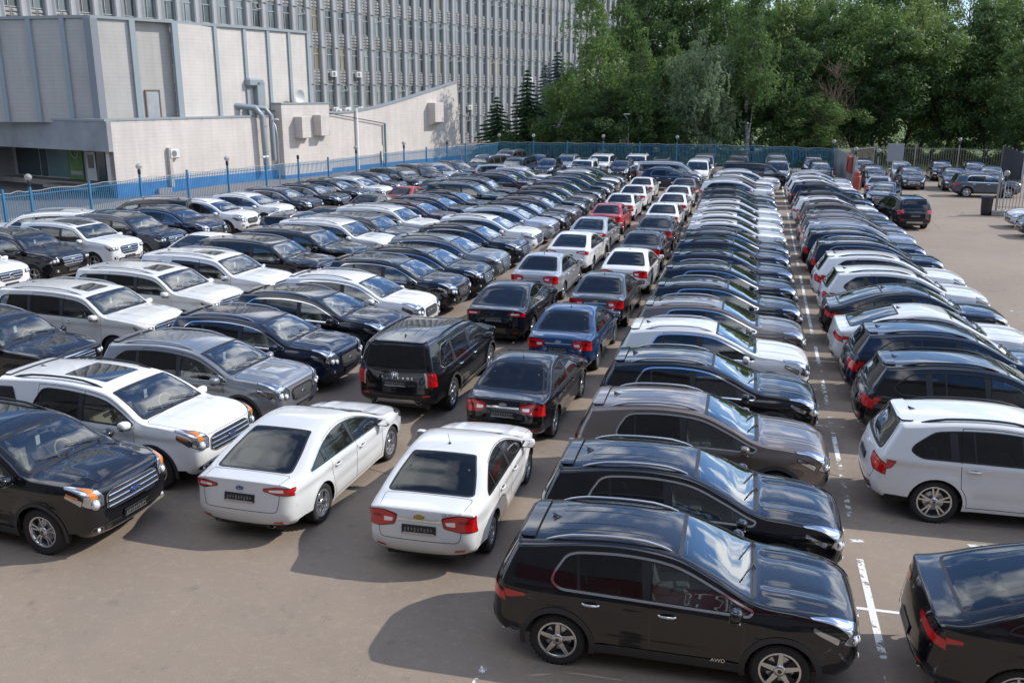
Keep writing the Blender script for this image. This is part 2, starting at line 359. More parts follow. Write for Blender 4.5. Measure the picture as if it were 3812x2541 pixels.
    def ss(m,x):
        k=(m.s>=m.tags['hood'])&(m.s<=m.tags['tail']); return float(np.interp(-x,-m.P[k][:,0],m.s[k]))
    def orient(m,p,f,n):
        f=np.asarray(f); k=np.cross(p[f[:,1]]-p[f[:,0]],p[f[:,2]]-p[f[:,0]]); bad=(k*n[f].mean(1)).sum(1)<0
        f=f.copy(); f[bad]=f[bad][:,::-1]; return f
    def patch(m,poly,kind='side',off=.003,h=.08,holes=(),mb=None,mat=0,clip=None):
        """piece of the shell inside poly (domain coordinates), lifted by off"""
        mb=mb or MB(); vv,ff,cc=cdt([poly]+list(holes)+([clip] if clip is not None else []),h)
        k=pip(cc,poly)
        if clip is not None: k&=pip(cc,clip)
        for q in holes: k&=~pip(cc,q)
        ff=ff[k]
        if len(ff)==0: return mb
        p,n=(m.side if kind=='side' else m.top)(vv,off); ff=m.orient(p,ff,n)
        used=np.unique(ff); rm=-np.ones(len(vv),int); rm[used]=np.arange(len(used))
        return mb.add(p[used],rm[ff],n[used],mat=mat)
    def band(m,poly,w,kind='side',off=.004,mb=None,mat=0,inner=0.0,h=.1):
        """thin strip along a closed outline"""
        mb=mb or MB(); d=dens(poly,h); a=grow(d,-inner) if inner else d; b=grow(d,w); n=len(d)
        f=(m.side if kind=='side' else m.top); pa,na=f(a,off); pb,nb=f(b,off)
        F=[];
        for i in range(n):
            j=(i+1)%n; F+= [(i,j,n+j),(i,n+j,n+i)]
        p=np.vstack([pa,pb]); nn=np.vstack([na,nb]); return mb.add(p,m.orient(p,np.array(F),nn),nn,mat=mat)
    def line(m,pts,r,kind='top',off=.01,mb=None,mat=0,h=.06,seg=5,flat=1.0):
        mb=mb or MB(); d=dens(pts,h,closed=False); p,n=(m.top if kind=='top' else m.side)(d,off); return mb.tube(p,r,seg=seg,mat=mat,flat=flat)
PAINT,GLASS,PRIV,PLAST,CHROME,TYRE,RIM,RIMD,LAMP,RED,INT,BEIGE,PLATE,GLOSS,AMBER,WHITE,REDD,CLAD,SATIN,LENS,TAG,BLUEB=range(22)

def arc(xc,zc,R,a0,a1,n=14):
    return [(xc+R*math.cos(a0+(a1-a0)*i/n),zc+R*math.sin(a0+(a1-a0)*i/n)) for i in range(n+1)]

def wheel_mbs(r,w,rr,style):
    """tyre and rim about the origin, axle along y, outer face at +y"""
    t=MB(); h=w/2
    t.lathe([(rr,-h*.8),(r*.86,-h),(r*.95,-h*.93),(r*.995,-h*.72),(r,-h*.3),(r,h*.3),(r*.995,h*.72),(r*.95,h*.93),(r*.86,h),(rr+.012,h*.86),(rr,h*.8)],seg=36,mat=TYRE,axis='y')
    for k in range(36):                       # tread blocks at the shoulder
        a=2*math.pi*k/36; c,s_=math.cos(a),math.sin(a); q=MB().box(r*.985,r+.004,-h*.88,h*.88,-.011,.011,mat=TYRE)
        q.xf(M=[[c,0,-s_],[0,1,0],[s_,0,c]]); t.join(q)
    m=MB()
    m.lathe([(rr,-h*.7),(rr-.02,-h*.6),(rr-.025,h*.35),(rr-.012,h*.72),(rr+.004,h*.8),(rr+.010,h*.86),(rr+.004,h*.9),(rr-.018,h*.86)],seg=36,mat=RIM,axis='y')
    m.lathe([(rr-.022,h*.12),(.03,h*.05)],seg=24,mat=RIMD,axis='y')
    m.lathe([(.17,h*.2),(.165,h*.26),(.05,h*.27)],seg=20,mat=SATIN,axis='y') # brake disc
    def spoke(a,w0,w1,y0,y1,sk=0,mat=RIM):
        q=MB(); R0,R1=.045,rr-.008
        P=[(R0,-w0/2),(R1,-w1/2+sk),(R1,w1/2+sk),(R0,w0/2)]
        v=[(x,h*yy,z) for yy in (y0-.16,) for x,z in P]+[(P[0][0],h*y1,P[0][1]),(P[1][0],h*y0*1.0+.0,P[1][1]),(P[2][0],h*y0,P[2][1]),(P[3][0],h*y1,P[3][1])]
        q.add(v,[(0,1,2,3),(7,6,5,4),(4,5,1,0),(5,6,2,1),(6,7,3,2),(7,4,0,3)],mat=mat)
        c,s_=math.cos(a),math.sin(a); q.xf(M=[[c,0,-s_],[0,1,0],[s_,0,c]]); m.join(q)
    n={'five':5,'ten':10,'double':5,'star':5,'y':7}[style]
    for k in range(n):
        a=2*math.pi*k/n+.3
        if style=='five': spoke(a,.07,.045,.84,.72); spoke(a+.30,.03,.09,.70,.62,mat=RIMD)
        elif style=='ten': spoke(a,.03,.026,.82,.70)
        elif style=='double':
            spoke(a-.10,.028,.028,.82,.70,sk=-.018); spoke(a+.10,.028,.028,.82,.70,sk=.018)
        elif style=='star':
            spoke(a,.085,.03,.84,.72,sk=.04); spoke(a+.22,.02,.05,.72,.66,sk=.02)
        else: spoke(a,.03,.06,.82,.70,sk=.012)
    m.lathe([(.075,h*.70),(.065,h*.86),(.03,h*.89),(.0,h*.89)],seg=16,mat=RIM,axis='y')
    m.lathe([(.028,h*.90),(.0,h*.91)],seg=10,mat=GLOSS,axis='y')
    return t,m

def car_parts(D):
    """returns {part name: [(MB, parent part name or None, keep)]} for one kind of car, nose towards +x, origin on the ground"""
    m=Shell(D); hw=m.hw; T=m.tags; out=[]
    add=lambda name,mb,par=None,keep=False: out.append((name,mb,par,keep))
    def both(name,mb,par=None,keep=False):
        add(name,mb,par,keep); add(name,mb.mirror(),par,keep)
    _t=np.linspace(0,1,60); _f=3*_t*(1-_t)**2*.78+3*_t*_t*(1-_t)+_t**3
    def U(f): a=abs(f); return math.copysign(hw*(a if a>=.99 else float(np.interp(a,_f,_t))),f)   # share of the half width -> sheet coordinate
    zs=D['sill']; zb=m.belt; R=m.R; suv=D.get('clad',0)
    # ---- side surface
    E=m.E[::2]; zf,zr=m.E[0][1],m.E[-1][1]
    sq=lambda z: math.sqrt(max(0,R*R-(z-m.r)**2))
    an=lambda z,sg: math.atan2(z-m.r,sg*sq(z))
    bot=arc(m.xr,m.r,R,an(zr,-1)%(2*math.pi),an(zs,1))+arc(m.xf,m.r,R,an(zs,-1)%(2*math.pi),an(zf,1))
    side=np.array([tuple(p) for p in E]+[tuple(m.E[-1])]+bot)
    zt=lambda x,g: m.ztop(x)-g
    xA,xB,xC=D['doors']
    zl=zs+.07
    xs=np.linspace(xA,xB,16)
    fd=[(xB,zl),(xA-.06,zl),(xA-.01,zl+.12)]+[(x,max(zb(x)+.015,zt(x,.028))) for x in xs]
    A2=arc(m.xr,m.r,R+.055,math.radians(-40),math.radians(120),24)
    A2=[p for p in A2 if p[1]>zl and p[0]>xC]
    xs=np.linspace(xB-.008,xC,14)
    rd=[(xB-.008,zl)]; 
    if A2 and A2[0][0]<xB: rd=[(xC if not A2 else A2[0][0]+.0,zl)]+A2[0:1]
    low=[(A2[0][0],zl)]+A2 if A2 else [(xC,zl)]
    rd=[(xB-.008,zl)]+low+[(xC,zb(xC)-.1 if not A2 else max(A2[-1][1]+.03,zb(xC)-.1))]+[(x,zt(x,.028)) for x in xs[::-1]]
    rd=np.array(rd); fd=np.array(fd)
    # ---- glazed openings
    dlo=[]
    for g in D['dlo']:
        x0,x1=g['x']; mt=g.get('mt',.05)
        X=np.linspace(x0,x1,60); top=np.minimum(zt(X,mt),zb(X)+g.get('r0',.10)+(X-x0)*g.get('rs',3.0))
        bo=zb(X)+.014+np.maximum(0,(x0+g.get('kx',0)-X))*g.get('kick',0)
        if 'fs' in g: top=np.minimum(top,zb(X)+.05+(x1-X)*g['fs'])
        k=top-bo>.035; X,top,bo=X[k],top[k],bo[k]
        if len(X)<4: continue
        poly=rnd(np.vstack([np.stack([X,bo],1)[::3],np.stack([X,top],1)[::-1][::3]]),g.get('rr',.05))
        dlo.append((g,X,top,bo,poly))
    body_side=MB(); H=.075
    polys=[side]+[d[4] for d in dlo]+[fd,rd]
    vv,ff,cc=cdt(polys,H,sx=1.0)
    ins=pip(cc,side)
    for d in dlo: ins&=~pip(cc,d[4])
    infd=pip(cc,fd); inrd=pip(cc,rd)&~infd
    P,N=m.side(vv)
    def take(mask,shr=None):
        f=ff[mask]; mb=MB()
        if len(f)==0: return mb
        f=m.orient(P,f,N); u=np.unique(f); rm=-np.ones(len(vv),int); rm[u]=np.arange(len(u))
        return mb.add(P[u],rm[f],N[u],mat=PAINT)
    bs=take(ins&~infd&~inrd)
    fdm=take(ins&infd); rdm=take(ins&inrd)
    seam=MB()
    for q in (fd,rd): m.band(q,.007,off=.0015,mb=seam,mat=GLOSS,inner=.002,h=.08)
    # ---- sheet over the top
    gw=D.get('ws',(.95,.93)); a,b=T['cowl']+.03,T['header']-.015
    ws=rnd([(a,-U(gw[0]-.04)),(a-.0,U(gw[0]-.04)),(b,U(gw[1])),(b,-U(gw[1]))],.06)
    c0=T['cowl']
    hs=m.sf(D['hoodz']) if 'hoodz' in D else T['hood']+.02
    hood=rnd([(hs,-U(.62)),(hs,U(.62)),(hs+.12,U(.86)),(hs+.4,U(.93)),(c0-.09,U(.93)),(c0-.05,U(.85)),(c0-.0,U(.3)),(c0-.0,-U(.3)),(c0-.05,-U(.85)),(c0-.09,-U(.93)),(hs+.4,-U(.93)),(hs+.12,-U(.86))],.03)
    rw=D['rg']; a,b=T['rg0'],T['rg1']
    rg=rnd([(a,-U(rw[0])),(a,U(rw[0])),((a+b)/2,U((rw[0]+rw[1])/2+.02)),(b-.05,U(rw[1])),(b,U(rw[1]-.1)),(b+.012,0),(b,-U(rw[1]-.1)),(b-.05,-U(rw[1])),((a+b)/2,-U((rw[0]+rw[1])/2+.02))],.05)
    tz=D['tgz']; e=m.sr(tz)
    if D.get('sedan'):
        t0=b+.05; k_=m.sr(D['tkz']); tg=rnd([(t0,-U(.84)),(t0,U(.84)),(k_,U(.80)),(e,U(.70)),(e,-U(.70)),(k_,-U(.80))],.06)
    else:
        t0=a-.07; tg=rnd([(t0,-U(.86)),(t0,U(.86)),(b,U(.93)),(e-.15,U(.86)),(e,U(.80)),(e,-U(.80)),(e-.15,-U(.86)),(b,-U(.93))],.06)
    full=np.array([(0,-hw),(m.L,-hw),(m.L,hw),(0,hw)])
    vv,ff,cc=cdt([full,ws,rg,hood,tg],.07)
    ins=~pip(cc,ws)&~pip(cc,rg); inh=pip(cc,hood)&~pip(cc,ws); intg=pip(cc,tg)
    P,N=m.top(vv)
    bt=take(ins&~inh&~intg); hd=take(ins&inh); tgm=take(ins&intg)
    m.band(hood,.008,'top',.0018,seam,GLOSS,.002); m.band(tg,.008,'top',.0018,seam,GLOSS,.002)
    body=MB().join(bs).join(bs.mirror()).join(bt)
    add('body',body,None,True)
    fdp=fdm; 
    add('door',fdm,None,'d'); add('door',fdm.mirror(),None,'d'); add('door',rdm,None,'d'); add('door',rdm.mirror(),None,'d')
    add('bonnet',hd,None,'d'); add('boot_lid' if D.get('sedan') else 'tailgate',tgm,None,'d')
    s2=MB(); [m.band(q,.007,off=.0015,mb=s2,mat=GLOSS,inner=.002,h=.08) for q in (fd,rd)]; 
    add('seam',seam,'body','j'); add('seam',s2.mirror(),'body','j')
    # ---- glass
    g=MB(); m.patch(ws,'top',-.004,.12,mb=g,mat=GLASS); add('windshield',g,None,True)
    fr=MB(); m.band(ws,.012,'top',.002,fr,PLAST,.0)
    d_=dens(ws,.08); m.band(grow(d_,-.045),.047,'top',-.002,fr,PLAST)
    m.patch(rnd([(T['cowl']-.0,-U(.86)),(T['cowl']-.0,U(.86)),(T['cowl']+.05,U(.86)),(T['cowl']+.05,-U(.86))],.02),'top',.003,.1,mb=fr,mat=PLAST)
    add('windshield_seal',fr,'windshield','j')
    wi=MB()
    for u0,u1,sp in ((.80,.10,.17),(.02,-.62,.15)):
        m.line([(c0+.02,U(u0-.1)),(c0+.06,U(u0)),(c0+.09+sp*.3,U((u0+u1)/2)),(c0+.05+sp,U(u1))],.010,off=.022,mb=wi,mat=PLAST)
    add('wiper',wi,None,'j')
    rgm=D.get('rgm',PRIV); g=MB(); m.patch(rg,'top',-.004,.12,mb=g,mat=rgm); add('rear_window',g,None,True)
    fr=MB(); m.band(rg,.012,'top',.002,fr,PLAST); m.band(grow(dens(rg,.08),-.03),.032,'top',-.002,fr,PLAST); add('window_seal',fr,'rear_window','j')
    for gi,(g,X,top,bo,poly) in enumerate(dlo):
        fmb=MB(); panes=[]
        for (pa,pb,mat) in g['panes']:
            sh=D.get('pshear',-.10)
            XX=np.linspace(pa,pb,24)
            tp=np.interp(XX,X,top)-.016; bb=np.interp(XX,X,bo)+.014; k=(tp-bb>.02)&(XX>X[0]+.015)&(XX<X[-1]-.01)
            if k.sum()<3: continue
            XX,tp,bb=XX[k],tp[k],bb[k]
            lx=lambda z,x: x+sh*(z-zb(x))*((x-pa<1e-3 and pa>X[0]+.1) or (pb-x<1e-3 and pb<X[-1]-.25))
            up=[(lx(z,x),z) for x,z in zip(XX,tp)][::-1][::2]; lo=[(x,z) for x,z in zip(XX,bb)][::2]
            if up[-1][0]>lx(tp[0],XX[0])+1e-6: up.append((lx(tp[0],XX[0]),tp[0]))
            if lo[-1][0]<XX[-1]-1e-6: lo.append((XX[-1],bb[-1]))
            pp=rnd(np.array(lo+up),.035)
            panes.append((pp,mat))
        m.patch(poly,'side',-.006,.12,holes=[p for p,_ in panes],mb=fmb,mat=PLAST)
        m.band(poly,g.get('tw',.014),'side',.006,fmb,g.get('trim',PLAST),.004)
        both('window_frame',fmb,None,'j')
        for pp,mat in panes:
            w=MB(); m.patch(pp,'side',-.010,.14,mb=w,mat=mat); both('window',w,None,True)
    if 'pano' in D:
        xa,xb,tt=D['pano']; g=MB(); p=rnd([(m.ss(xa),-U(tt)),(m.ss(xa),U(tt)),(m.ss(xb),U(tt)),(m.ss(xb),-U(tt))],.05)
        m.patch(p,'top',.004,.12,mb=g,mat=GLOSS); add('sunroof',g,None,True)
    # ---- lamps
    def lamp(pts,sidepts,base,inner,inner2=None,style=None,face='f'):
        f=(lambda z: m.ss(z) if z>1.45 else m.sf(z)) if face=='f' else (lambda z: m.ss(z) if z<0 else m.sr(z))
        p=rnd([(f(z),U(t)) for z,t in pts],.03); mb=MB()
        m.patch(p,'top',.004,.07,mb=mb,mat=base); m.patch(grow(p,-.018),'top',.008,.07,mb=mb,mat=inner)
        if sidepts is not None:
            q=rnd(np.array([(m.xF-x if face=='f' else m.xR+x,z) for x,z in sidepts]),.03)
            m.patch(q,'side',.004,.07,mb=mb,mat=base,clip=side); m.patch(grow(q,-.014),'side',.008,.07,mb=mb,mat=inner,clip=side)
        return mb,p
    hl=D['hl']; mb,p=lamp(hl['p'],hl.get('side'),hl.get('base',GLOSS),hl.get('in',LAMP))
    zc=np.mean([z for z,t in hl['p'] if z<1.45])
    for tt,rr_ in hl['lens']:
        pp,nn=m.top([(m.sf(zc+hl.get('sl',0)*(tt-.8)),U(tt))],.012); s_=MB()
        L=[(rr_*math.cos(a),rr_*math.sin(a)*.6) for a in np.linspace(0,math.pi/2,5)]
        s_.lathe(L,seg=12,mat=LENS); s_.lathe([(rr_*1.25,.0),(rr_*1.3,.012),(rr_*1.02,.012)],seg=12,mat=CHROME)
        z_=nn[0]; x_=np.cross([0,0,1],z_); x_/=np.linalg.norm(x_); y_=np.cross(z_,x_)
        s_.xf(M=np.stack([x_,y_,z_],1),loc=pp[0]); mb.join(s_)
    if 'amber' in hl: m.patch(rnd([(m.ss(z) if z>1.45 else m.sf(z),U(t)) for z,t in hl['amber']],.01),'top',.012,.07,mb=mb,mat=AMBER)
    if 'ambs' in hl: m.patch(rnd(np.array([(m.xF-x,z) for x,z in hl['ambs']]),.01),'side',.012,.07,mb=mb,mat=AMBER,clip=side)
    both('headlight',mb,None,True)
    tl=D['tl']; mb,p=lamp(tl['p'],tl.get('side'),REDD,RED,face='r')
    for q,mt in tl.get('ins',()):
        q=rnd([(m.sr(z),U(t)) for z,t in q],.015); m.patch(q,'top',.012,.07,mb=mb,mat=mt)
    both('tail_light',mb,None,True)
    # ---- grille and lower face
    gr=D['gr']; mb=MB()
    gp=rnd([(m.sf(z),U(t)) for z,t in gr['p']]+[(m.sf(z),-U(t)) for z,t in reversed(gr['p'])],.03)
    m.patch(gp,'top',.003,.1,mb=mb,mat=PLAST); m.band(gp,gr.get('fw',.018),'top',.010,mb,gr.get('fm',CHROME),.0)
    z0,z1=min(z for z,t in gr['p']),max(z for z,t in gr['p'])
    tm=max(t for z,t in gr['p'])
    if gr['k']=='bars':
        n=gr['n']
        for i in range(n):
            z=z0+(z1-z0)*(i+.7)/(n+.4); tt=np.interp(z,sorted([q[0] for q in gr['p']]),[q[1] for q in sorted(gr['p'])])-.02
            m.line([(m.sf(z),-U(tt)),(m.sf(z),U(tt))],gr.get('r',.011),off=.012,mb=mb,mat=gr.get('bm',CHROME),h=.12,flat=1.0)
    elif gr['k']=='mesh':
        n=gr['n']
        for i in range(-n,n+1):
            for sg in (1,-1):
                u0=i*tm/n; pts=[]
                for j in range(7):
                    z=z0+.015+(z1-z0-.03)*j/6; u=u0+sg*(j/6-.5)*(z1-z0)/hw*.9
                    lim=np.interp(z,sorted([q[0] for q in gr['p']]),[q[1] for q in sorted(gr['p'])])-.02
                    if abs(u)<lim: pts.append((m.sf(z),U(u)))
                if len(pts)>2: m.line(pts,.005,off=.008,mb=mb,mat=gr.get('bm',SATIN),h=.3,seg=4)
    elif gr['k']=='verts':
        for i in range(-gr['n'],gr['n']+1):
            if i==0 and gr.get('split'): continue
            u=i*tm/(gr['n']+.6); m.line([(m.sf(z0+.02),U(u)),(m.sf(z1-.02),U(u))],.008,off=.010,mb=mb,mat=gr.get('bm',CHROME),h=.12,seg=4)
        if gr.get('split'): m.patch(rnd([(m.sf(z0),-U(.05)),(m.sf(z0),U(.05)),(m.sf(z1),U(.05)),(m.sf(z1),-U(.05))],.01),'top',.012,.1,mb=mb,mat=PAINT)
    zc=(z0+z1)/2
    pp,nn=m.top([(m.sf(zc),0.)],.016); b_=MB(); e_=gr.get('e',(.07,.045,CHROME))
    b_.lathe([(1,0),(1,.008),(.8,.012),(0,.012)],seg=16,mat=e_[2],sharp=False); b_.xf(scale=(e_[0],e_[1],1)).xf(M=[[0,0,1],[1,0,0],[0,1,0]],loc=pp[0]); mb.join(b_)
    add('grille',mb,None,True)
    mb=MB(); lg=D['lg']; q=rnd([(m.sf(z),U(t)) for z,t in lg]+[(m.sf(z),-U(t)) for z,t in reversed(lg)],.03)
    m.patch(q,'top',.004,.12,mb=mb,mat=PLAST)
    zz=(lg[0][0]+lg[-1][0])/2
    for dz in (-.03,.03): m.line([(m.sf(zz+dz),-U(.5)),(m.sf(zz+dz),U(.5))],.006,off=.01,mb=mb,mat=GLOSS,h=.15,seg=4)
    if 'skid' in D: 
        a_,b_=D['skid']; m.patch(rnd([(m.sf(a_),-U(.5)),(m.sf(a_),U(.5)),(m.sf(b_),U(.62)),(m.sf(b_),-U(.62))],.02),'top',.010,.12,mb=mb,mat=SATIN)
    add('bumper_grille',mb,None,'j')
    fm=MB()
    pz,pt=D.get('fog',(.42,.74)); q=rnd([(m.sf(pz-.05),U(pt-.09)),(m.sf(pz+.05),U(pt-.08)),(m.sf(pz+.06),U(pt+.09)),(m.sf(pz-.04),U(pt+.11))],.03)
    m.patch(q,'top',.006,.08,mb=fm,mat=PLAST); m.band(q,.008,'top',.010,fm,SATIN)
    pp,nn=m.top([(m.sf(pz),U(pt))],.014); s_=MB().lathe([(.035,.0),(.03,.01),(0,.016)],seg=10,mat=LENS).xf(M=[[0,0,1],[1,0,0],[0,1,0]],loc=pp[0]); fm.join(s_)
    both('fog_light',fm,None,'j')
    # rear lower face
    mb=MB(); a_,b_=D.get('rl',(.50,.32)); a_=min(a_,m.P[m.s>T['tail']][:,1].max())
    m.patch(rnd([(m.sr(a_),-U(.86)),(m.sr(a_),U(.86)),(m.L-.01,U(.88)),(m.L-.01,-U(.88))],.05),'top',.004,.12,mb=mb,mat=PLAST if (suv or D.get('rdark',1)) else PAINT)
    if 'skid' in D: m.patch(rnd([(m.sr(a_-.06),-U(.45)),(m.sr(a_-.06),U(.45)),(m.sr(b_+.04),U(.55)),(m.sr(b_+.04),-U(.55))],.03),'top',.010,.12,mb=mb,mat=SATIN)
    for sg in (-1,1):
        q=rnd([(m.sr(a_+.02),U(sg*.66)),(m.sr(a_+.02),U(sg*.84)),(m.sr(a_+.06),U(sg*.85)),(m.sr(a_+.06),U(sg*.66))],.01); m.patch(q,'top',.008,.1,mb=mb,mat=RED)
        if D.get('pipes'): pq,_=m.top([(m.sr(b_+.04),U(sg*.6))]); mb.join(MB().lathe([(.045,.12),(.045,-.02),(.036,-.02),(.036,.10)],seg=12,mat=CHROME,axis='x').xf(scale=(1,1.4,.8)).xf(loc=pq[0]))
    add('rear_bumper_trim',mb,None,'j')
    # licence plate holders
    def plate(s,off):
        p,n=m.top([(s,0.)],off); n=n[0]; x_=np.array([0,1.,0]); y_=np.cross(n,x_); b=MB().box(-.265,.265,-.065,.065,-.012,.004,mat=PLATE,bev=.004)
        for k in range(9): b.box(-.22+k*.05,-.195+k*.05,-.035+.01*(k%3),.02+.01*(k%2),.004,.006,mat=TAG)
        b.box(-.24,.24,-.062,-.047,.004,.007,mat=SATIN)
        if y_[2]<0: y_=-y_; x_=-x_
        b.xf(M=np.stack([x_,y_,n],1),loc=p[0]); return b
    add('licence_plate',plate(m.sf(D.get('fpz',.47)),.02),None,'j'); add('licence_plate',plate(m.sr(D['rpz']),.012),None,'j')
    if D.get('chrbar'):
        z,tt=D['chrbar']; mb=MB(); m.patch(rnd([(m.sr(z+.022),-U(tt)),(m.sr(z+.022),U(tt)),(m.sr(z-.018),U(tt)),(m.sr(z-.018),-U(tt))],.01),'top',.012,.12,mb=mb,mat=CHROME); add('chrome_bar',mb,None,'j')
    # ---- cladding
    if suv:
        mb=MB()
        for xc,zl_ in ((m.xf,zf),(m.xr,zr)):
            a0,a1=math.radians(-14),math.radians(194); n=24
            A=arc(xc,m.r,R+.001,a0,a1,n); B=arc(xc,m.r,R+suv,a0,a1,n); q=np.array(A+B[::-1])
            m.patch(q,'side',.010,.2,mb=mb,mat=CLAD)
        m.patch(np.array([(m.xr+R+.02,zs),(m.xf-R-.02,zs),(m.xf-R-.03,zs+.13),(m.xr+R+.03,zs+.13)]),'side',.009,.2,mb=mb,mat=CLAD)
        both('wheel_arch_trim',mb,None,'j')
        if D.get('sidechrome'): mb=MB(); m.patch(np.array([(m.xr+R+.1,zs+.10),(m.xf-R-.1,zs+.10),(m.xf-R-.1,zs+.13),(m.xr+R+.1,zs+.13)]),'side',.016,.2,mb=mb,mat=CHROME); both('side_moulding',mb,None,'j')
    # ---- mirrors, handles, rails, aerial
    xm=D['mx']; zm=zb(xm)+.075; ym=float(m.S(xm,zb(xm)+.02))
    mb=MB(); v=[];f=[];nu,nv=12,9
    for i in range(nv+1):
        b=math.pi*i/nv
        for j in range(nu):
            a=2*math.pi*j/nu; px=-.10*math.cos(b); rr_=math.sin(b)**.6
            py=.135*rr_*math.copysign(abs(math.cos(a))**.7,math.cos(a)); pz=.085*rr_*math.copysign(abs(math.sin(a))**.7,math.sin(a))
            px=max(px,-.055); v.append((px*1.0,py,pz+.015*(py/.135)))
    for i in range(nv):
        for j in range(nu): f.append((i*nu+j,i*nu+(j+1)%nu,(i+1)*nu+(j+1)%nu,(i+1)*nu+j))
    h=MB().add(v,[q for q in f],mat=D.get('mm',PAINT),smooth=True)
    h.box(-.045,.075,-.12,.12,-.088,-.055,mat=PLAST,bev=.012)
    h.xf(scale=(.95,.88,.92)).xf(loc=(xm,ym+.125,zm)); h.tube([(xm+.01,ym-.02,zm-.10),(xm,ym+.06,zm-.07)],[.035,.028],mat=PLAST,seg=8,flat=.6)
    add('mirror',h,None,True); add('mirror',h.mirror(),None,True)
    mg=MB().box(xm-.060,xm-.057,ym+.03,ym+.225,zm-.05,zm+.06,mat=CHROME,bev=.001); add('mirror_glass',mg,'mirror','j0'); add('mirror_glass',mg.mirror(),'mirror','j1')
    for k,xh in enumerate((xB+.20,xC+D.get('hoff',.20))):
        zh=zb(xh)-.13; yh=float(m.S(xh,zh)); hb=MB()
        pts=[(xh-.10,float(m.S(xh-.10,zh))+.006,zh),(xh-.07,float(m.S(xh-.07,zh))+.034,zh+.004),(xh,yh+.040,zh+.005),(xh+.07,float(m.S(xh+.07,zh))+.034,zh+.004),(xh+.10,float(m.S(xh+.10,zh))+.006,zh)]
        hb.tube(pts,.013,seg=6,mat=D.get('hm',PAINT),flat=1.3); hb.join(MB().lathe([(.055,0),(.03,.002),(0,.002)],seg=12,mat=GLOSS,axis='y').xf(scale=(1,1,.55)).xf(loc=(xh,yh+.003,zh)))
        both('door_handle',hb,'door:%d'%k,'j')
    if 'rail' in D:
        xa,xb,tt,rm=D['rail']; mb=MB(); X=np.linspace(xa,xb,15); q=[(m.ss(x),U(tt)) for x in X]; p,n=m.top(q,0)
        lift=np.interp(np.arange(15),[0,1.2,3,11,12.8,14],[-.002,.022,.045,.045,.022,-.002])*D.get('rlift',1)
        p=p+n*lift[:,None]; mb.tube(p,[.012]+[.021]*13+[.012],seg=8,mat=rm,flat=1.0); both('roof_rail',mb,None,'j')
    if D.get('fin',1):
        x=D.get('finx',m.P[:,0].min()+.75); p,_=m.top([(m.ss(x),0.)]); x,z=p[0][0],p[0][2]; mb=MB()
        if D.get('fin',1)==2: mb.tube([(x,0,z-.005),(x,0,z+.02)],[.03,.018],mat=PLAST,seg=8); mb.tube([(x,0,z+.01),(x-.09,0,z+.20)],.004,mat=PLAST,seg=5)
        else: mb.add([(x+.09,0,z-.004),(x-.07,.022,z-.012),(x-.07,-.022,z-.012),(x-.075,0,z+.055),(x,.026,z-.006),(x,-.026,z-.006)],[(0,4,3),(4,1,3),(0,3,5),(5,3,2),(1,2,3)],mat=D.get('finm',GLOSS),smooth=True)
        add('aerial',mb,None,'j')
    if D.get('spoiler'):
        mb=MB(); s0=T['rg0']; q=rnd([(s0-.22,-U(.82)),(s0-.22,U(.82)),(s0-.03,U(.78)),(s0-.0,U(.6)),(s0-.0,-U(.6)),(s0-.03,-U(.78))],.05)
        m.patch(q,'top',.028,.09,mb=mb,mat=PAINT); m.patch(grow(q,-.0),'top',.004,.12,mb=mb,mat=PLAST)
        d=dens(q,.09); pa,na=m.top(d,.028); pb,nb=m.top(d,-.005); n=len(d); F=[]
        for i in range(n): j=(i+1)%n; F+=[(i,j,n+j,n+i)]
        mb.add(np.vstack([pa,pb]),F,mat=PAINT,smooth=True); add('spoiler',mb,None,'j')
    if D.get('bumps'):
        mb=MB()
        for tt in D['bumps']:
            for sg in (-1,1): m.line([(m.ss(x),U(tt*sg)) for x in np.linspace(m.P[:,0].min()+.8,-.1,8)],.012,off=-.006,mb=mb,mat=PAINT,h=.3,seg=8)
        add('roof_rib',mb,'body','j')
    # ---- underside, wheels
    mb=MB().box(m.xR+.28,m.xF-.30,-hw+.30,hw-.30,zs-.03,.62,mat=PLAST)
    mb.box(m.xr+R+.0,m.xf-R-.0,-hw+.10,hw-.10,zs+.0,zs+.10,mat=PLAST)
    add('underbody',mb,'body','j')
    t,rm=D['wheelmb']; ti=1.0
    for xc in (m.xf,m.xr):
        for sg in (1,-1):
            A=MB().join(t); B=MB().join(rm)
            if sg<0: A=A.mirror(); B=B.mirror()
            loc=(xc,sg*(hw-.018-D['tw']/2),m.r)
            A.xf(loc=loc); B.xf(loc=loc); add('wheel',None,None,('w',A,B,loc))
    # ---- interior
    ic=D.get('ic',INT); it=MB()
    xw=float(m.P[np.argmin(abs(m.s-c0))][0]); zd=zb(xw)-.02; yi=hw-.16
    it.box(xw-.42,xw-.02,-yi,yi,zd-.30,zd-.02,mat=INT,bev=.06); it.box(m.xr-.1,xw-.1,-yi,yi,zs+.1,zs+.16,mat=INT)
    add('dashboard',it,None,'j')
    zt0=max(zs+.20,.42); se=[]
    for xx,yy,w_ in ((xw-1.25,hw*.44,.52),(xw-1.25,-hw*.44,.52),(xw-2.12,0,hw*1.5)):
        sb=MB(); sb.box(xx-.05,xx+.45,yy-w_/2,yy+w_/2,zt0,zt0+.18,mat=ic,bev=.05)
        bk=MB().box(-.07,.07,-w_/2,w_/2,0,.56,mat=ic,bev=.05)
        for hy in ((0,) if w_<.6 else (-hw*.45,hw*.45)): bk.box(-.05,.06,hy-.13,hy+.13,.60,.78,mat=ic,bev=.045)
        a=math.radians(-18); c,s_=math.cos(a),math.sin(a); bk.xf(M=[[c,0,s_],[0,1,0],[-s_,0,c]],loc=(xx-.02,yy,zt0+.12)); sb.join(bk); add('seat',sb,None,'s')
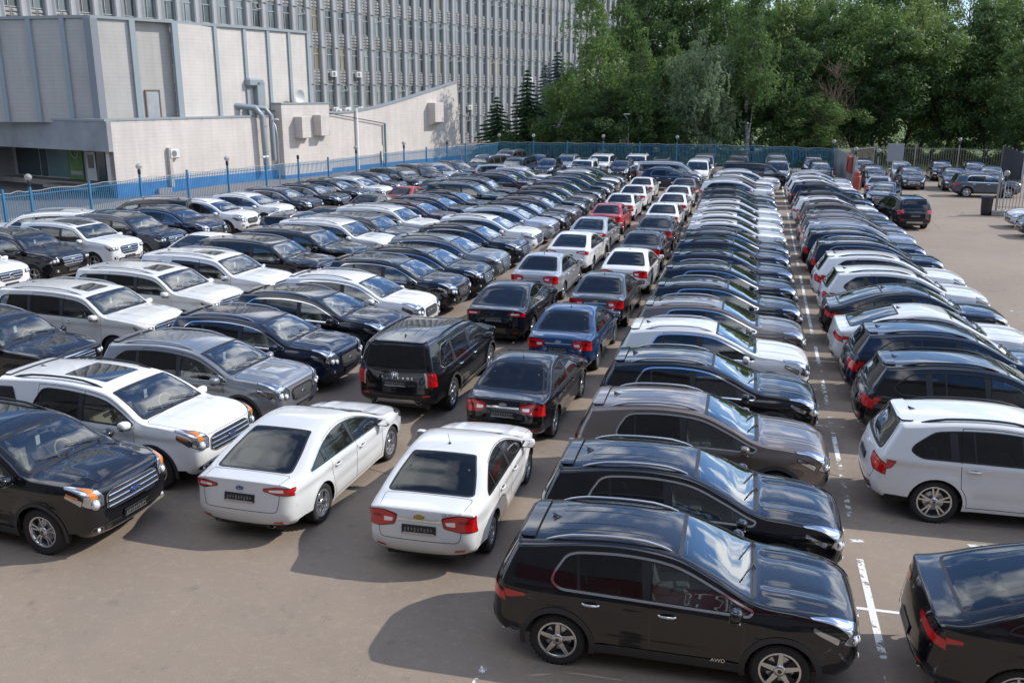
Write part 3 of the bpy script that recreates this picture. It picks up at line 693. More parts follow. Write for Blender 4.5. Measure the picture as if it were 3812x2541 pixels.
    st=MB(); th=np.linspace(0,2*math.pi,19)[:-1]; c,s_=math.cos(.45),math.sin(.45)
    ring=[(xw-.58-.18*math.sin(q)*s_,hw*.44+.18*math.cos(q),zd+.02+.18*math.sin(q)*c) for q in th]
    st.tube(ring,.014,seg=6,mat=ic if ic!=INT else GLOSS,closed=True); st.tube([(xw-.58,hw*.44,zd+.02),(xw-.35,hw*.44,zd-.06)],.035,mat=GLOSS,seg=6)
    for q in (0.1,math.pi-.1,1.5*math.pi): st.tube([(xw-.58,hw*.44,zd+.02),(xw-.58-.17*math.sin(q)*s_,hw*.44+.17*math.cos(q),zd+.02+.17*math.sin(q)*c)],.014,mat=GLOSS,seg=5)
    add('steering_wheel',st,None,'s')
    mir=MB(); hx=float(m.P[np.argmin(abs(m.s-T['header']))][0]); hz=float(m.P[np.argmin(abs(m.s-T['header']))][1])
    mir.box(hx+.02,hx+.06,-.12,.12,hz-.16,hz-.09,mat=INT,bev=.02)
    if D.get('card',1): mir.box(hx+.075,hx+.08,.02,.105,hz-.34,hz-.18,mat=WHITE)
    add('info_card',mir,None,'s')
    return m,out
# ------------------------------------------------------------------ kinds of car (metres; x forward from mid wheelbase)
def bl(z0,z1,xf=1.2,xr=-2.2): return lambda x,z0=z0,z1=z1: z0+(z1-z0)*(xf-np.asarray(x,float))/(xf-xr)
WB={}
def wheel_kind(r,w,rr,st):
    k=(r,w,rr,st)
    if k not in WB: WB[k]=wheel_mbs(r,w,rr,st)
    return WB[k]
M_={}
M_['crossover']=dict(hw=.928,H=1.64,axles=(1.335,-1.335),r=.35,tw=.225,sill=.27,belt=bl(1.00,1.08),tum=.36,clad=.07,
 prof=[(2.03,.23,.22),(2.19,.36,.26,.8),(2.245,.56,.30,.85),(2.235,.74,.30,.85),(2.18,.92,.22,.8,'hood'),(1.95,1.03,.10),(1.5,1.12,.07),(1.02,1.18,.05,.72,'cowl'),(.55,1.40,.07),(.08,1.58,.07,.72,'header'),(-.5,1.645,.075),(-1.2,1.62,.08),(-1.92,1.53,.09,.75,'rg0','sharp'),(-2.02,1.34,.10),(-2.14,1.12,.14,.75,'rg1','tail'),(-2.23,.92,.24,.8),(-2.255,.70,.28,.85),(-2.26,.52,.26,.85),(-2.19,.36,.2),(-2.05,.28,.15)],
 doors=(.90,-.20,-1.12),dlo=[dict(x=(-1.46,.98),rs=1.5,r0=.07,kx=.12,kick=.9,rr=.09,mt=.07,tw=.024,trim=CHROME,panes=[(-1.45,-1.10,PRIV),(-1.06,-.30,PRIV),(-.18,.97,GLASS)])],
 rg=(.80,.86),tgz=.62,rpz=.64,mx=.78,rail=(-1.55,.0,.86,SATIN),fin=1,spoiler=1,bumps=(.28,.55),hm=CHROME,tf=.16,tr=.12,
 hl=dict(p=[(.74,.62),(.86,.60),(2.06,.84),(1.60,.985),(1.66,.999),(.80,.999),(.70,.88)],side=[(.26,.86),(.58,.99),(.60,.93),(.28,.74)],lens=[(.76,.040),(.90,.050)],sl=.3),
 tl=dict(p=[(1.02,.60),(1.01,.85),(1.0,.999),(.82,.999),(.84,.82),(.93,.60)],side=[(.12,.99),(.56,.96),(.50,.90),(.12,.80)]),
 gr=dict(p=[(.60,.40),(.68,.56),(.78,.50),(.80,.2)],k='mesh',n=6,bm=TAG,e=(.06,.03,CHROME)),lg=[(.34,.6),(.44,.62)],skid=(.26,.33),fog=(.56,.78),rl=(.56,.32),hoodz=.90,wheel='five',rr=.24)
M_['lux_suv']=dict(M_['crossover'],hw=.969,H=1.762,axles=(1.467,-1.467),r=.375,tw=.28,belt=bl(1.08,1.13),tum=.36,clad=0,
 prof=[(2.10,.24,.22),(2.26,.38,.26,.8),(2.34,.60,.30,.85),(2.33,.82,.30,.85),(2.25,1.0,.20,.8,'hood'),(1.95,1.10,.10),(1.5,1.17,.07),(1.08,1.22,.05,.72,'cowl'),(.65,1.44,.07),(.20,1.63,.07,.72,'header'),(-.4,1.73,.08),(-1.2,1.73,.085),(-2.08,1.64,.10,.75,'rg0','sharp'),(-2.22,1.42,.11),(-2.38,1.18,.14,.75,'rg1','tail'),(-2.48,.98,.24,.8),(-2.53,.76,.28,.85),(-2.54,.56,.26,.85),(-2.46,.38,.2),(-2.3,.30,.15)],
 doors=(1.0,-.10,-1.12),dlo=[dict(x=(-2.0,1.05),rs=.75,r0=.08,kx=.22,kick=.8,rr=.09,mt=.075,trim=PLAST,panes=[(-1.95,-1.28,PRIV),(-1.16,-.92,PRIV),(-.89,-.20,PRIV),(-.08,1.04,GLASS)])],
 rg=(.80,.86),tgz=.66,rpz=.86,mx=.86,rail=(-1.75,.05,.86,PLAST),rlift=.75,bumps=None,hm=PAINT,tf=.15,tr=.13,
 hl=dict(p=[(.80,.58),(.93,.56),(2.15,.84),(1.85,.97),(1.90,.999),(.86,.999),(.80,.85)],side=[(.20,.90),(.46,1.03),(.48,.94),(.24,.80)],lens=[(.70,.050),(.86,.052)],sl=.1),
 tl=dict(p=[(1.08,.60),(1.08,.85),(1.06,.999),(.82,.999),(.84,.82),(.93,.62)],side=[(.10,1.07),(.44,1.04),(.36,.90),(.12,.84)],ins=[([(1.0,.68),(1.0,.95),(.97,.95),(.97,.68)],RED)]),
 gr=dict(p=[(.72,.12),(.74,.34),(.90,.34),(.92,.12)],k='verts',n=5,split=1,e=(.045,.045,BLUEB)),lg=[(.36,.66),(.50,.66)],skid=(.28,.34),fog=(.5,.78),rl=(.52,.34),hoodz=.985,wheel='double',rr=.27,pipes=1)
M_['coupe_suv']=dict(M_['lux_suv'],belt=bl(1.09,1.17),H=1.70,
 prof=[(2.10,.24,.22),(2.26,.38,.26,.8),(2.34,.60,.30,.85),(2.33,.82,.30,.85),(2.25,1.0,.20,.8,'hood'),(1.95,1.10,.10),(1.5,1.17,.07),(1.08,1.21,.05,.72,'cowl'),(.65,1.42,.07),(.20,1.60,.07,.72,'header'),(-.35,1.68,.09),(-1.0,1.61,.10,.72,'rg0'),(-1.6,1.43,.10),(-2.12,1.24,.10,.75,'rg1'),(-2.42,1.20,.10,.8,'tail','sharp'),(-2.49,1.0,.22,.8),(-2.54,.78,.28,.85),(-2.56,.56,.26,.85),(-2.47,.38,.2),(-2.3,.30,.15)],
 dlo=[dict(x=(-1.78,1.05),rs=.45,r0=.05,kx=.10,kick=.4,rr=.06,mt=.075,trim=PLAST,panes=[(-1.75,-1.22,PRIV),(-1.16,-.90,PRIV),(-.87,-.20,PRIV),(-.08,1.04,GLASS)])],
 rg=(.80,.80),rail=(-1.0,.0,.9,PLAST),spoiler=0,finx=-.9,tgz=.68,rpz=.66,sedan=1,tkz=1.0,
 tl=dict(p=[(1.08,.42),(1.06,.80),(1.04,.999),(.90,.999),(.92,.80),(.98,.42)],side=[(.08,1.04),(.46,1.0),(.46,.94),(.10,.90)]))
del M_['coupe_suv']['rail']
M_['sedan']=dict(M_['crossover'],hw=.895,H=1.477,axles=(1.34,-1.345),r=.322,tw=.215,sill=.20,belt=bl(.90,.99),tum=.42,clad=0,gap=.045,
 prof=[(2.04,.19,.22),(2.20,.31,.26,.8),(2.25,.48,.30,.85),(2.235,.64,.30,.85),(2.14,.79,.20,.8,'hood'),(1.9,.87,.10),(1.5,.94,.07),(1.10,.985,.05,.72,'cowl'),(.62,1.21,.07),(.15,1.385,.07,.72,'header'),(-.4,1.475,.08),(-.98,1.42,.085,.72,'rg0'),(-1.4,1.24,.08),(-1.78,1.07,.09,.75,'rg1'),(-2.0,1.04,.08,.75),(-2.27,1.035,.09,.8,'tail','sharp'),(-2.31,.90,.20,.8),(-2.345,.68,.28,.85),(-2.35,.50,.26,.85),(-2.28,.33,.2),(-2.1,.25,.15)],
 doors=(.92,-.10,-.98),dlo=[dict(x=(-1.55,.98),rs=.62,r0=.03,kx=.05,kick=.5,rr=.05,mt=.055,trim=PLAST,tw=.012,panes=[(-1.5,-1.08,PRIV),(-1.05,-.19,PRIV),(-.08,.97,GLASS)])],
 rg=(.80,.84),tgz=.56,rpz=.73,mx=.80,fin=2,finx=-.72,spoiler=0,bumps=None,hm=PAINT,sedan=1,tkz=.84,rdark=0,chrbar=(.865,.40),tf=.17,tr=.11,
 hl=dict(p=[(.62,.56),(.72,.54),(2.02,.84),(1.70,.98),(1.74,.999),(.70,.999),(.60,.86)],side=[(.22,.72),(.50,.84),(.52,.76),(.24,.62)],lens=[(.72,.045),(.88,.045)],sl=.2),
 tl=dict(p=[(.93,.40),(.985,.70),(.98,.999),(.71,.999),(.72,.72),(.77,.44)],side=[(.06,.97),(.24,.95),(.20,.78),(.08,.73)],ins=[([(.87,.48),(.88,.66),(.81,.66),(.82,.50)],LENS),([(.90,.72),(.90,.90),(.86,.90),(.86,.72)],REDD)]),
 gr=dict(p=[(.46,.40),(.52,.46),(.66,.44),(.70,.30)],k='bars',n=4,e=(.09,.035,AMBER)),lg=[(.27,.6),(.36,.62)],fog=(.34,.78),rl=(.36,.26),hoodz=.76,wheel='ten',rr=.205,card=0)
M_['sedan'].pop('rail');M_['sedan'].pop('skid')
M_['fastback']=dict(M_['sedan'],hw=.926,H=1.482,axles=(1.425,-1.425),r=.335,
 prof=[(2.16,.19,.22),(2.33,.31,.26,.8),(2.39,.48,.30,.85),(2.37,.64,.30,.85),(2.27,.79,.20,.8,'hood'),(2.0,.88,.10),(1.6,.95,.07),(1.20,1.0,.05,.72,'cowl'),(.70,1.22,.07),(.20,1.39,.07,.72,'header'),(-.4,1.48,.08),(-1.0,1.425,.09,.72,'rg0'),(-1.5,1.26,.08),(-2.02,1.075,.09,.75,'rg1'),(-2.2,1.055,.08,.75),(-2.40,1.05,.09,.8,'tail','sharp'),(-2.43,.90,.20,.8),(-2.47,.68,.28,.85),(-2.48,.48,.26,.85),(-2.40,.31,.2),(-2.2,.24,.15)],
 doors=(1.0,-.10,-1.06),dlo=[dict(x=(-1.75,1.06),rs=.52,r0=.03,kx=.05,kick=.5,rr=.05,mt=.05,trim=CHROME,tw=.012,panes=[(-1.7,-1.22,PRIV),(-1.18,-.19,PRIV),(-.08,1.05,GLASS)])],
 rg=(.78,.80),rpz=.78,tgz=.58,tkz=.90,fin=0,rdark=1,chrbar=None,finx=-.8,rl=(.34,.25),pipes=1,mx=.86,
 tl=dict(p=[(.96,.46),(1.0,.74),(1.0,.999),(.86,.999),(.86,.74),(.91,.46)],side=[(.06,.99),(.30,.95),(.26,.89),(.08,.86)],ins=[([(.94,.58),(.96,.86),(.91,.86),(.91,.58)],LENS)]),wheel='double',rr=.225)
M_['mid_suv']=dict(M_['crossover'],hw=.945,H=1.69,axles=(1.39,-1.39),r=.365,tw=.24,belt=bl(1.03,1.11),tum=.34,clad=.06,
 prof=[(2.12,.25,.22),(2.27,.38,.26,.8),(2.33,.60,.30,.85),(2.32,.80,.30,.85),(2.25,.97,.20,.8,'hood'),(2.0,1.07,.10),(1.55,1.14,.07),(1.12,1.19,.05,.72,'cowl'),(.70,1.41,.07),(.28,1.58,.07,.72,'header'),(-.4,1.685,.08),(-1.2,1.685,.08),(-2.12,1.60,.09,.75,'rg0','sharp'),(-2.24,1.38,.10),(-2.34,1.14,.14,.75,'rg1','tail'),(-2.41,.95,.24,.8),(-2.44,.72,.28,.85),(-2.45,.54,.26,.85),(-2.38,.38,.2),(-2.25,.30,.15)],
 doors=(.98,-.12,-1.12),dlo=[dict(x=(-2.0,1.05),rs=.95,r0=.06,kx=.22,kick=.7,rr=.09,mt=.075,trim=CHROME,panes=[(-1.95,-1.26,PRIV),(-1.18,-.22,PRIV),(-.09,1.04,GLASS)])],
 rg=(.80,.86),tgz=.64,rpz=.80,mx=.86,rail=(-1.75,.08,.87,SATIN),bumps=None,hm=PAINT,
 hl=dict(p=[(.76,.56),(.88,.54),(2.14,.82),(1.76,.98),(1.80,.999),(.84,.999),(.74,.86)],side=[(.22,.88),(.54,1.0),(.56,.92),(.26,.76)],lens=[(.70,.050),(.86,.052)],sl=.2),
 tl=dict(p=[(1.10,.68),(1.10,.999),(.86,.999),(.90,.66)],side=[(.10,1.10),(.30,1.06),(.30,.92),(.10,.86)]),
 gr=dict(p=[(.62,.30),(.68,.44),(.84,.46),(.88,.36)],k='mesh',n=6,bm=TAG,e=(.06,.035,CHROME)),lg=[(.36,.6),(.48,.62)],skid=(.27,.34),fog=(.54,.80),rl=(.54,.33),hoodz=.955,wheel='y',rr=.25,spoiler=1)
M_['explorer']=dict(M_['mid_suv'],hw=1.0,H=1.79,axles=(1.43,-1.43),r=.385,tw=.255,belt=bl(1.13,1.15),tum=.30,ws=(.93,.90),
 prof=[(2.18,.27,.20),(2.33,.40,.26,.8),(2.40,.62,.30,.85),(2.39,.86,.28,.85),(2.33,1.06,.18,.8,'hood'),(2.05,1.16,.10),(1.6,1.22,.07),(1.20,1.26,.05,.72,'cowl'),(.80,1.49,.07),(.40,1.67,.07,.72,'header'),(-.3,1.77,.08),(-1.2,1.78,.08),(-2.30,1.70,.08,.75,'rg0','sharp'),(-2.42,1.46,.10),(-2.52,1.22,.13,.75,'rg1','tail'),(-2.57,1.0,.22,.8),(-2.60,.75,.28,.85),(-2.60,.56,.26,.85),(-2.52,.40,.2),(-2.35,.32,.15)],
 doors=(1.05,-.12,-1.20),dlo=[dict(x=(-1.38,1.12),rs=1.6,r0=.03,kx=.0,kick=0,rr=.07,mt=.09,trim=PLAST,panes=[(-1.36,-1.12,PRIV),(-1.09,-.22,PRIV),(-.09,1.10,GLASS)]),dict(x=(-2.36,-1.62),rs=9,r0=.5,fs=1.7,rr=.06,mt=.10,trim=PLAST,panes=[(-2.35,-1.63,PRIV)])],
 rail=(-1.95,.15,.86,PLAST),mx=.95,rg=(.86,.88),pano=(-.95,.05,.60),hm=PLAST,
 hl=dict(p=[(.82,.66),(1.0,.66),(2.20,.85),(1.88,.98),(1.92,.999),(.92,.999),(.82,.88)],side=[(.18,.98),(.46,1.10),(.48,1.02),(.22,.86)],lens=[(.84,.06)],sl=.0,amber=[(.985,.80),(2.24,.86),(2.08,.955),(.985,.93)],ambs=[(.24,1.03),(.44,1.09),(.45,1.06),(.26,.99)]),
 gr=dict(p=[(.72,.48),(.78,.62),(.96,.60),(1.0,.50)],k='bars',n=3,r=.016,e=(.12,.05,BLUEB)),lg=[(.36,.66),(.52,.70)],fpz=.55,fog=(.42,.80),skid=(.30,.36),hoodz=1.05,wheel='double',rr=.25,ic=BEIGE)
M_['big_suv']=dict(M_['mid_suv'],hw=.999,H=1.87,axles=(1.52,-1.50),r=.40,tw=.275,sill=.32,belt=bl(1.20,1.24),tum=.22,clad=0,ws=(.95,.93),
 prof=[(2.26,.33,.16),(2.42,.46,.22,.85),(2.48,.70,.24,.88),(2.48,.92,.24,.88),(2.43,1.12,.16,.85,'hood'),(2.2,1.22,.10),(1.7,1.28,.08),(1.18,1.32,.05,.72,'cowl'),(.86,1.54,.07),(.52,1.74,.07,.72,'header'),(-.2,1.85,.08),(-1.2,1.87,.08),(-2.42,1.80,.07,.8,'rg0','sharp'),(-2.50,1.56,.08),(-2.56,1.30,.10,.8,'rg1','tail'),(-2.60,1.05,.16,.85),(-2.62,.80,.22,.88),(-2.62,.60,.22,.88),(-2.55,.46,.18),(-2.35,.38,.15)],
 doors=(1.12,-.10,-1.14),dlo=[dict(x=(-2.38,1.16),rs=1.6,r0=.14,kx=.16,kick=.8,rr=.08,mt=.10,trim=PLAST,panes=[(-2.36,-1.28,PRIV),(-1.18,-.21,PRIV),(-.09,1.14,GLASS)])],
 rg=(.84,.86),tgz=.72,rpz=.95,mx=.98,rail=(-2.0,.35,.87,SATIN),ic=BEIGE,
 hl=dict(p=[(.90,.62),(1.04,.64),(1.06,.999),(.90,.999)],side=[(.14,.92),(.40,1.10),(.36,.98),(.16,.90)],lens=[(.74,.05),(.89,.05)],sl=.0),
 tl=dict(p=[(1.22,.76),(1.22,.999),(.88,.999),(.88,.76)],side=[(.08,1.22),(.22,1.22),(.22,.90),(.08,.88)]),
 gr=dict(p=[(.76,.42),(.80,.54),(1.02,.56),(1.06,.48)],k='bars',n=4,r=.016,e=(.07,.06,CHROME)),lg=[(.44,.6),(.58,.62)],fpz=.60,skid=(.34,.42),fog=(.60,.80),rl=(.62,.42),hoodz=1.10,wheel='y',rr=.26,spoiler=0)
M_['bench_suv']=dict(M_['big_suv'],H=1.85,belt=bl(1.16,1.20),
 dlo=[dict(x=(-2.30,1.16),rs=.8,r0=.14,kx=.16,kick=.8,rr=.08,mt=.10,trim=PLAST,panes=[(-2.28,-1.28,PRIV),(-1.18,-.21,PRIV),(-.09,1.14,GLASS)])],
 gr=dict(p=[(.74,.30),(.80,.44),(1.0,.50),(1.05,.44)],k='bars',n=3,r=.022,e=(.10,.10,CHROME)),wheel='five',pano=(-1.1,.40,.66),fog=(.58,.76))
M_['escalade']=dict(M_['big_suv'],belt=bl(1.18,1.20),dlo=[dict(x=(-1.30,1.16),rs=3,r0=.2,rr=.10,mt=.13,trim=PLAST,panes=[(-1.29,-.24,PRIV),(-.06,1.14,GLASS)]),dict(x=(-2.40,-1.48),rs=5,r0=.3,fs=6,rr=.05,mt=.14,trim=PLAST,panes=[(-2.38,-1.50,PRIV)])],pano=(-.75,.15,.42),mm=CHROME,wheel='ten')
M_['palisade']=dict(M_['big_suv'],hw=.985,H=1.77,axles=(1.45,-1.45),r=.375,sill=.28,belt=bl(1.06,1.10),tum=.20,clad=.05,
 prof=[(2.18,.27,.20),(2.34,.40,.26,.8),(2.42,.62,.28,.85),(2.41,.84,.28,.85),(2.35,1.04,.18,.8,'hood'),(2.05,1.15,.10),(1.6,1.21,.07),(1.20,1.26,.05,.72,'cowl'),(.82,1.46,.07),(.42,1.64,.07,.72,'header'),(-.3,1.745,.08),(-1.2,1.775,.08),(-2.36,1.72,.06,.8,'rg0','sharp'),(-2.46,1.46,.07),(-2.53,1.16,.10,.8,'rg1','tail'),(-2.55,.98,.18,.85),(-2.565,.75,.24,.85),(-2.57,.56,.24,.85),(-2.50,.40,.2),(-2.3,.32,.15)],
 doors=(1.05,-.12,-1.16),dlo=[dict(x=(-2.16,1.12),rs=1.6,r0=.12,kx=.16,kick=.7,rr=.06,mt=.085,trim=CHROME,panes=[(-2.14,-1.34,PRIV),(-1.22,-.22,PRIV),(-.09,1.10,GLASS)])],
 pano=(-1.0,-.1,.52),rail=(-1.85,.25,.90,PAINT),rlift=.5,rg=(.84,.84),rpz=.86,tgz=.66,spoiler=1,skid=(.28,.36),sidechrome=1,fpz=.5,mx=.95,pipes=1,hm=CHROME,bumps=(.2,.45),
 tl=dict(p=[(1.16,.78),(1.16,.999),(.80,.999),(.80,.78)],side=[(.07,1.16),(.17,1.14),(.17,.84),(.07,.80)],ins=[([(1.18,.75),(1.18,.80),(.80,.80),(.80,.75)],SATIN)]),wheel='star',rr=.26,rl=(.56,.36))
M_['sunroof_suv']=dict(M_['big_suv'],pano=(-.30,.30,.50),wheel='y')
M_['van']=dict(M_['big_suv'],hw=.965,H=1.94,axles=(1.62,-1.58),r=.34,sill=.28,belt=bl(1.12,1.16),tum=.17,gap=.05,ic=INT,
 prof=[(2.24,.25,.18),(2.40,.36,.24,.85),(2.46,.55,.26,.88),(2.44,.76,.26,.88),(2.36,.96,.18,.85,'hood'),(2.15,1.08,.10),(1.95,1.15,.08),(1.75,1.22,.06,.72,'cowl'),(1.35,1.52,.08),(.92,1.80,.08,.72,'header'),(.4,1.91,.09),(-1.0,1.95,.09),(-2.50,1.90,.08,.8,'rg0','sharp'),(-2.56,1.6,.08),(-2.60,1.25,.10,.8,'rg1','tail'),(-2.62,1.0,.14,.85),(-2.63,.80,.18,.88),(-2.64,.55,.2,.88),(-2.58,.38,.18),(-2.4,.30,.15)],
 doors=(1.50,.55,-.75),dlo=[dict(x=(-2.48,1.66),rs=6,r0=.2,rr=.06,mt=.16,trim=PLAST,panes=[(-2.46,-.80,PRIV),(-.70,.45,PRIV),(.58,1.64,GLASS)])],
 rg=(.80,.80),tgz=.6,rpz=.75,mx=1.45,rlift=.6,fin=0,
 gr=dict(p=[(.60,.36),(.66,.50),(.80,.52),(.84,.42)],k='bars',n=3,e=(.06,.05,CHROME)),lg=[(.36,.6),(.48,.62)],skid=(.27,.33),fpz=.52,hoodz=.95,
 hl=dict(p=[(.74,.56),(.82,.70),(.98,.999),(.76,.999)],side=[(.16,.80),(.40,1.06),(.36,.94),(.18,.78)],lens=[(.76,.05)],sl=.0),wheel='ten',rr=.22)
M_['van'].pop('rail'); 
M_['panel_van']=dict(M_['van'],dlo=[dict(x=(.55,1.66),rs=6,r0=.2,rr=.06,mt=.16,trim=PLAST,panes=[(.57,1.64,GLASS)])])
M_['minivan']=dict(M_['mid_suv'],hw=.875,H=1.62,axles=(1.375,-1.375),r=.32,tw=.205,sill=.22,clad=0,belt=bl(.95,1.02),tum=.28,
 prof=[(2.06,.20,.20),(2.20,.33,.24,.8),(2.25,.50,.28,.85),(2.23,.68,.28,.85),(2.14,.84,.2,.8,'hood'),(1.95,.93,.10),(1.65,1.01,.07),(1.36,1.07,.05,.72,'cowl'),(.85,1.32,.07),(.36,1.51,.07,.72,'header'),(-.3,1.61,.08),(-1.1,1.61,.08),(-2.02,1.52,.08,.75,'rg0','sharp'),(-2.16,1.30,.10),(-2.24,1.06,.12,.75,'rg1','tail'),(-2.29,.88,.2,.8),(-2.32,.66,.24,.85),(-2.32,.48,.24,.85),(-2.26,.33,.2),(-2.1,.25,.15)],
 doors=(1.05,-.05,-1.05),dlo=[dict(x=(-2.0,1.22),rs=1.2,r0=.08,kx=.1,kick=.5,rr=.06,mt=.06,trim=PLAST,panes=[(-1.98,-1.18,PRIV),(-1.10,-.15,PRIV),(-.02,1.20,GLASS)])],
 rpz=.72,tgz=.55,mx=1.05,hoodz=.82,rr=.21,lg=[(.28,.6),(.38,.62)],fog=(.36,.78),rl=(.40,.26),fpz=.42,spoiler=0,
 hl=dict(p=[(.68,.50),(.78,.78),(.88,.999),(.66,.999),(.62,.66)],side=[(.16,.68),(.52,.92),(.46,.82),(.18,.66)],lens=[(.78,.04)],sl=.2),
 gr=dict(p=[(.40,.44),(.46,.52),(.58,.50),(.62,.34)],k='bars',n=3,e=(.06,.04,CHROME)))
M_['minivan'].pop('rail');M_['minivan'].pop('skid')
M_['hatch']=dict(M_['sedan'],hw=.88,H=1.47,axles=(1.30,-1.30),belt=bl(.90,.96),sedan=0,
 prof=[(2.00,.19,.22),(2.14,.31,.26,.8),(2.18,.48,.28,.85),(2.16,.64,.28,.85),(2.08,.79,.20,.8,'hood'),(1.85,.87,.10),(1.45,.94,.07),(1.06,.985,.05,.72,'cowl'),(.60,1.21,.07),(.15,1.38,.07,.72,'header'),(-.4,1.465,.08),(-1.1,1.44,.085),(-1.72,1.36,.08,.75,'rg0','sharp'),(-1.88,1.16,.09),(-1.98,.98,.12,.75,'rg1','tail'),(-2.04,.84,.2,.8),(-2.08,.64,.26,.85),(-2.08,.48,.24,.85),(-2.02,.33,.2),(-1.9,.25,.15)],
 dlo=[dict(x=(-1.50,.96),rs=1.1,r0=.05,kx=.1,kick=.6,rr=.05,mt=.055,trim=PLAST,panes=[(-1.48,-1.05,PRIV),(-1.02,-.19,PRIV),(-.08,.95,GLASS)])],
 fin=0,rpz=.62,tgz=.5,chrbar=None,mx=.78)
def sharpen(p):
    p=[tuple(q) for q in p]; i=[j for j,q in enumerate(p) if 'hood' in q[4:]][0]; o=list(p)
    def z(j,dz,kd=1.0): q=list(o[j]); q[1]+=dz; q[2]*=kd; o[j]=tuple(q)
    z(i,.035,.66); z(i+1,.045,.9); z(i+2,.022); z(i-1,.02,.80); z(i-2,0,.82); return o
for k_ in ('crossover','lux_suv','coupe_suv','mid_suv','explorer'): M_[k_]['prof']=sharpen(M_[k_]['prof'])
M_['crossover_b']=dict(M_['crossover'],wheel='ten',bumps=None,dlo=[dict(x=(-1.62,.98),rs=1.5,r0=.05,kx=.30,kick=.45,rr=.07,mt=.07,tw=.014,trim=PLAST,panes=[(-1.6,-1.10,PRIV),(-1.05,-.20,PRIV),(-.08,.97,GLASS)])],gr=dict(M_['crossover']['gr'],k='bars',n=4,p=[(.56,.34),(.64,.48),(.80,.50),(.84,.40)]),
 tl=dict(p=[(1.02,.50),(1.02,.85),(1.0,.999),(.86,.999),(.88,.82),(.90,.52)],side=[(.12,.99),(.46,.97),(.40,.92),(.12,.85)]),rail=(-1.5,-.05,.86,PLAST))
M_['mid_suv_b']=dict(M_['mid_suv'],wheel='double',dlo=[dict(x=(-1.92,1.05),rs=1.3,r0=.10,kx=.10,kick=.6,rr=.07,mt=.085,trim=CHROME,tw=.016,panes=[(-1.88,-1.26,PRIV),(-1.18,-.22,PRIV),(-.09,1.04,GLASS)])],
 gr=dict(p=[(.58,.24),(.66,.42),(.86,.50),(.94,.46)],k='bars',n=5,r=.014,e=(.06,.035,CHROME)),spoiler=0,rail=(-1.75,.08,.87,PLAST),
 hl=dict(p=[(.82,.54),(.92,.52),(2.18,.82),(1.70,.985),(1.74,.999),(.90,.999),(.82,.86)],side=[(.22,.92),(.60,1.02),(.62,.97),(.26,.84)],lens=[(.70,.035),(.84,.035)],sl=.2))
M_['blade_suv']=dict(M_['mid_suv'],wheel='star',pipes=1,tl=dict(p=[(1.30,.88),(1.30,.999),(.80,.999),(.84,.86)],side=[(.08,1.24),(.17,1.20),(.20,.84),(.10,.80)]),rail=(-1.75,.08,.87,CHROME),dlo=[dict(x=(-1.95,1.05),rs=1.0,r0=.06,kx=.30,kick=.75,rr=.05,mt=.075,tw=.018,trim=CHROME,panes=[(-1.9,-1.26,PRIV),(-1.18,-.22,PRIV),(-.09,1.04,GLASS)])])
for k_,d_ in M_.items(): d_['wheelmb']=(d_['r'],d_['tw'],d_['rr'],d_['wheel'])

def paint_set(o,c): o.color=c
PROTO={}
def protos(kind,detail,hi):
    """mesh data of one kind of car: list of (part name, mesh, sub-parts, offset)"""
    key=(kind,detail)
    if key in PROTO: return PROTO[key]
    D=dict(M_[kind]); D['wheelmb']=wheel_kind(*D['wheelmb']); ck=('parts',kind)
    if ck not in PROTO: PROTO[ck]=car_parts(D)[1]
    parts=PROTO[ck]
    def pal(mb):
        used=sorted(set(mb.m)); mp={u:i for i,u in enumerate(used)}; q=MB(); q.join(mb,mp); return q,[MAT[u] for u in used]
    res=[]; body=MB()
    if detail:
        last={}
        for name,mb,par,keep in parts:
            if isinstance(keep,tuple):
                _,A,B,loc=keep; A=MB().join(A).xf(loc=(-loc[0],-loc[1],-loc[2])); B=MB().join(B).xf(loc=(-loc[0],-loc[1],-loc[2]))
                qa,ma=pal(A); qb,mb2=pal(B); res.append(('wheel',None,[('tyre',qa.mesh('tyre',ma)),('rim',qb.mesh('rim',mb2))],loc)); continue
            if mb.c==0: continue
            q,ms=pal(mb); ent=[name,q.mesh(name,ms),[],(0,0,0)]
            if par is None: res.append(ent); last.setdefault(name,[]).append(ent)
            else:
                pn=par.split(':')[0]; tgt=last.get(pn,[None])
                if pn=='door' and ':' in par:
                    ordn=['0a','0b','1a','1b']; cnt=last.setdefault('_h',[]); i=len(cnt); cnt.append(1); tgt=[last['door'][i]]
                if pn=='mirror': tgt=[last['mirror'][0 if keep=='j0' else 1]]
                tgt[-1][2].append((name,ent[1]))
    else:
        rest=[]
        for name,mb,par,keep in parts:
            if isinstance(keep,tuple):
                _,A,B,loc=keep; q,ms=pal(MB().join(A).join(B).xf(loc=(-loc[0],-loc[1],-loc[2]))); res.append(('wheel',q.mesh('wheel',ms),[],loc)); continue
            if mb.c==0: continue
            if name=='body' : body.join(mb)
            elif keep is True: q,ms=pal(mb); res.append((name,q.mesh(name,ms),[],(0,0,0)))
            else: body.join(mb)
        q,ms=pal(body); res.insert(0,('body',q.mesh('body',ms),[],(0,0,0)))
    PROTO[key]=res; return res

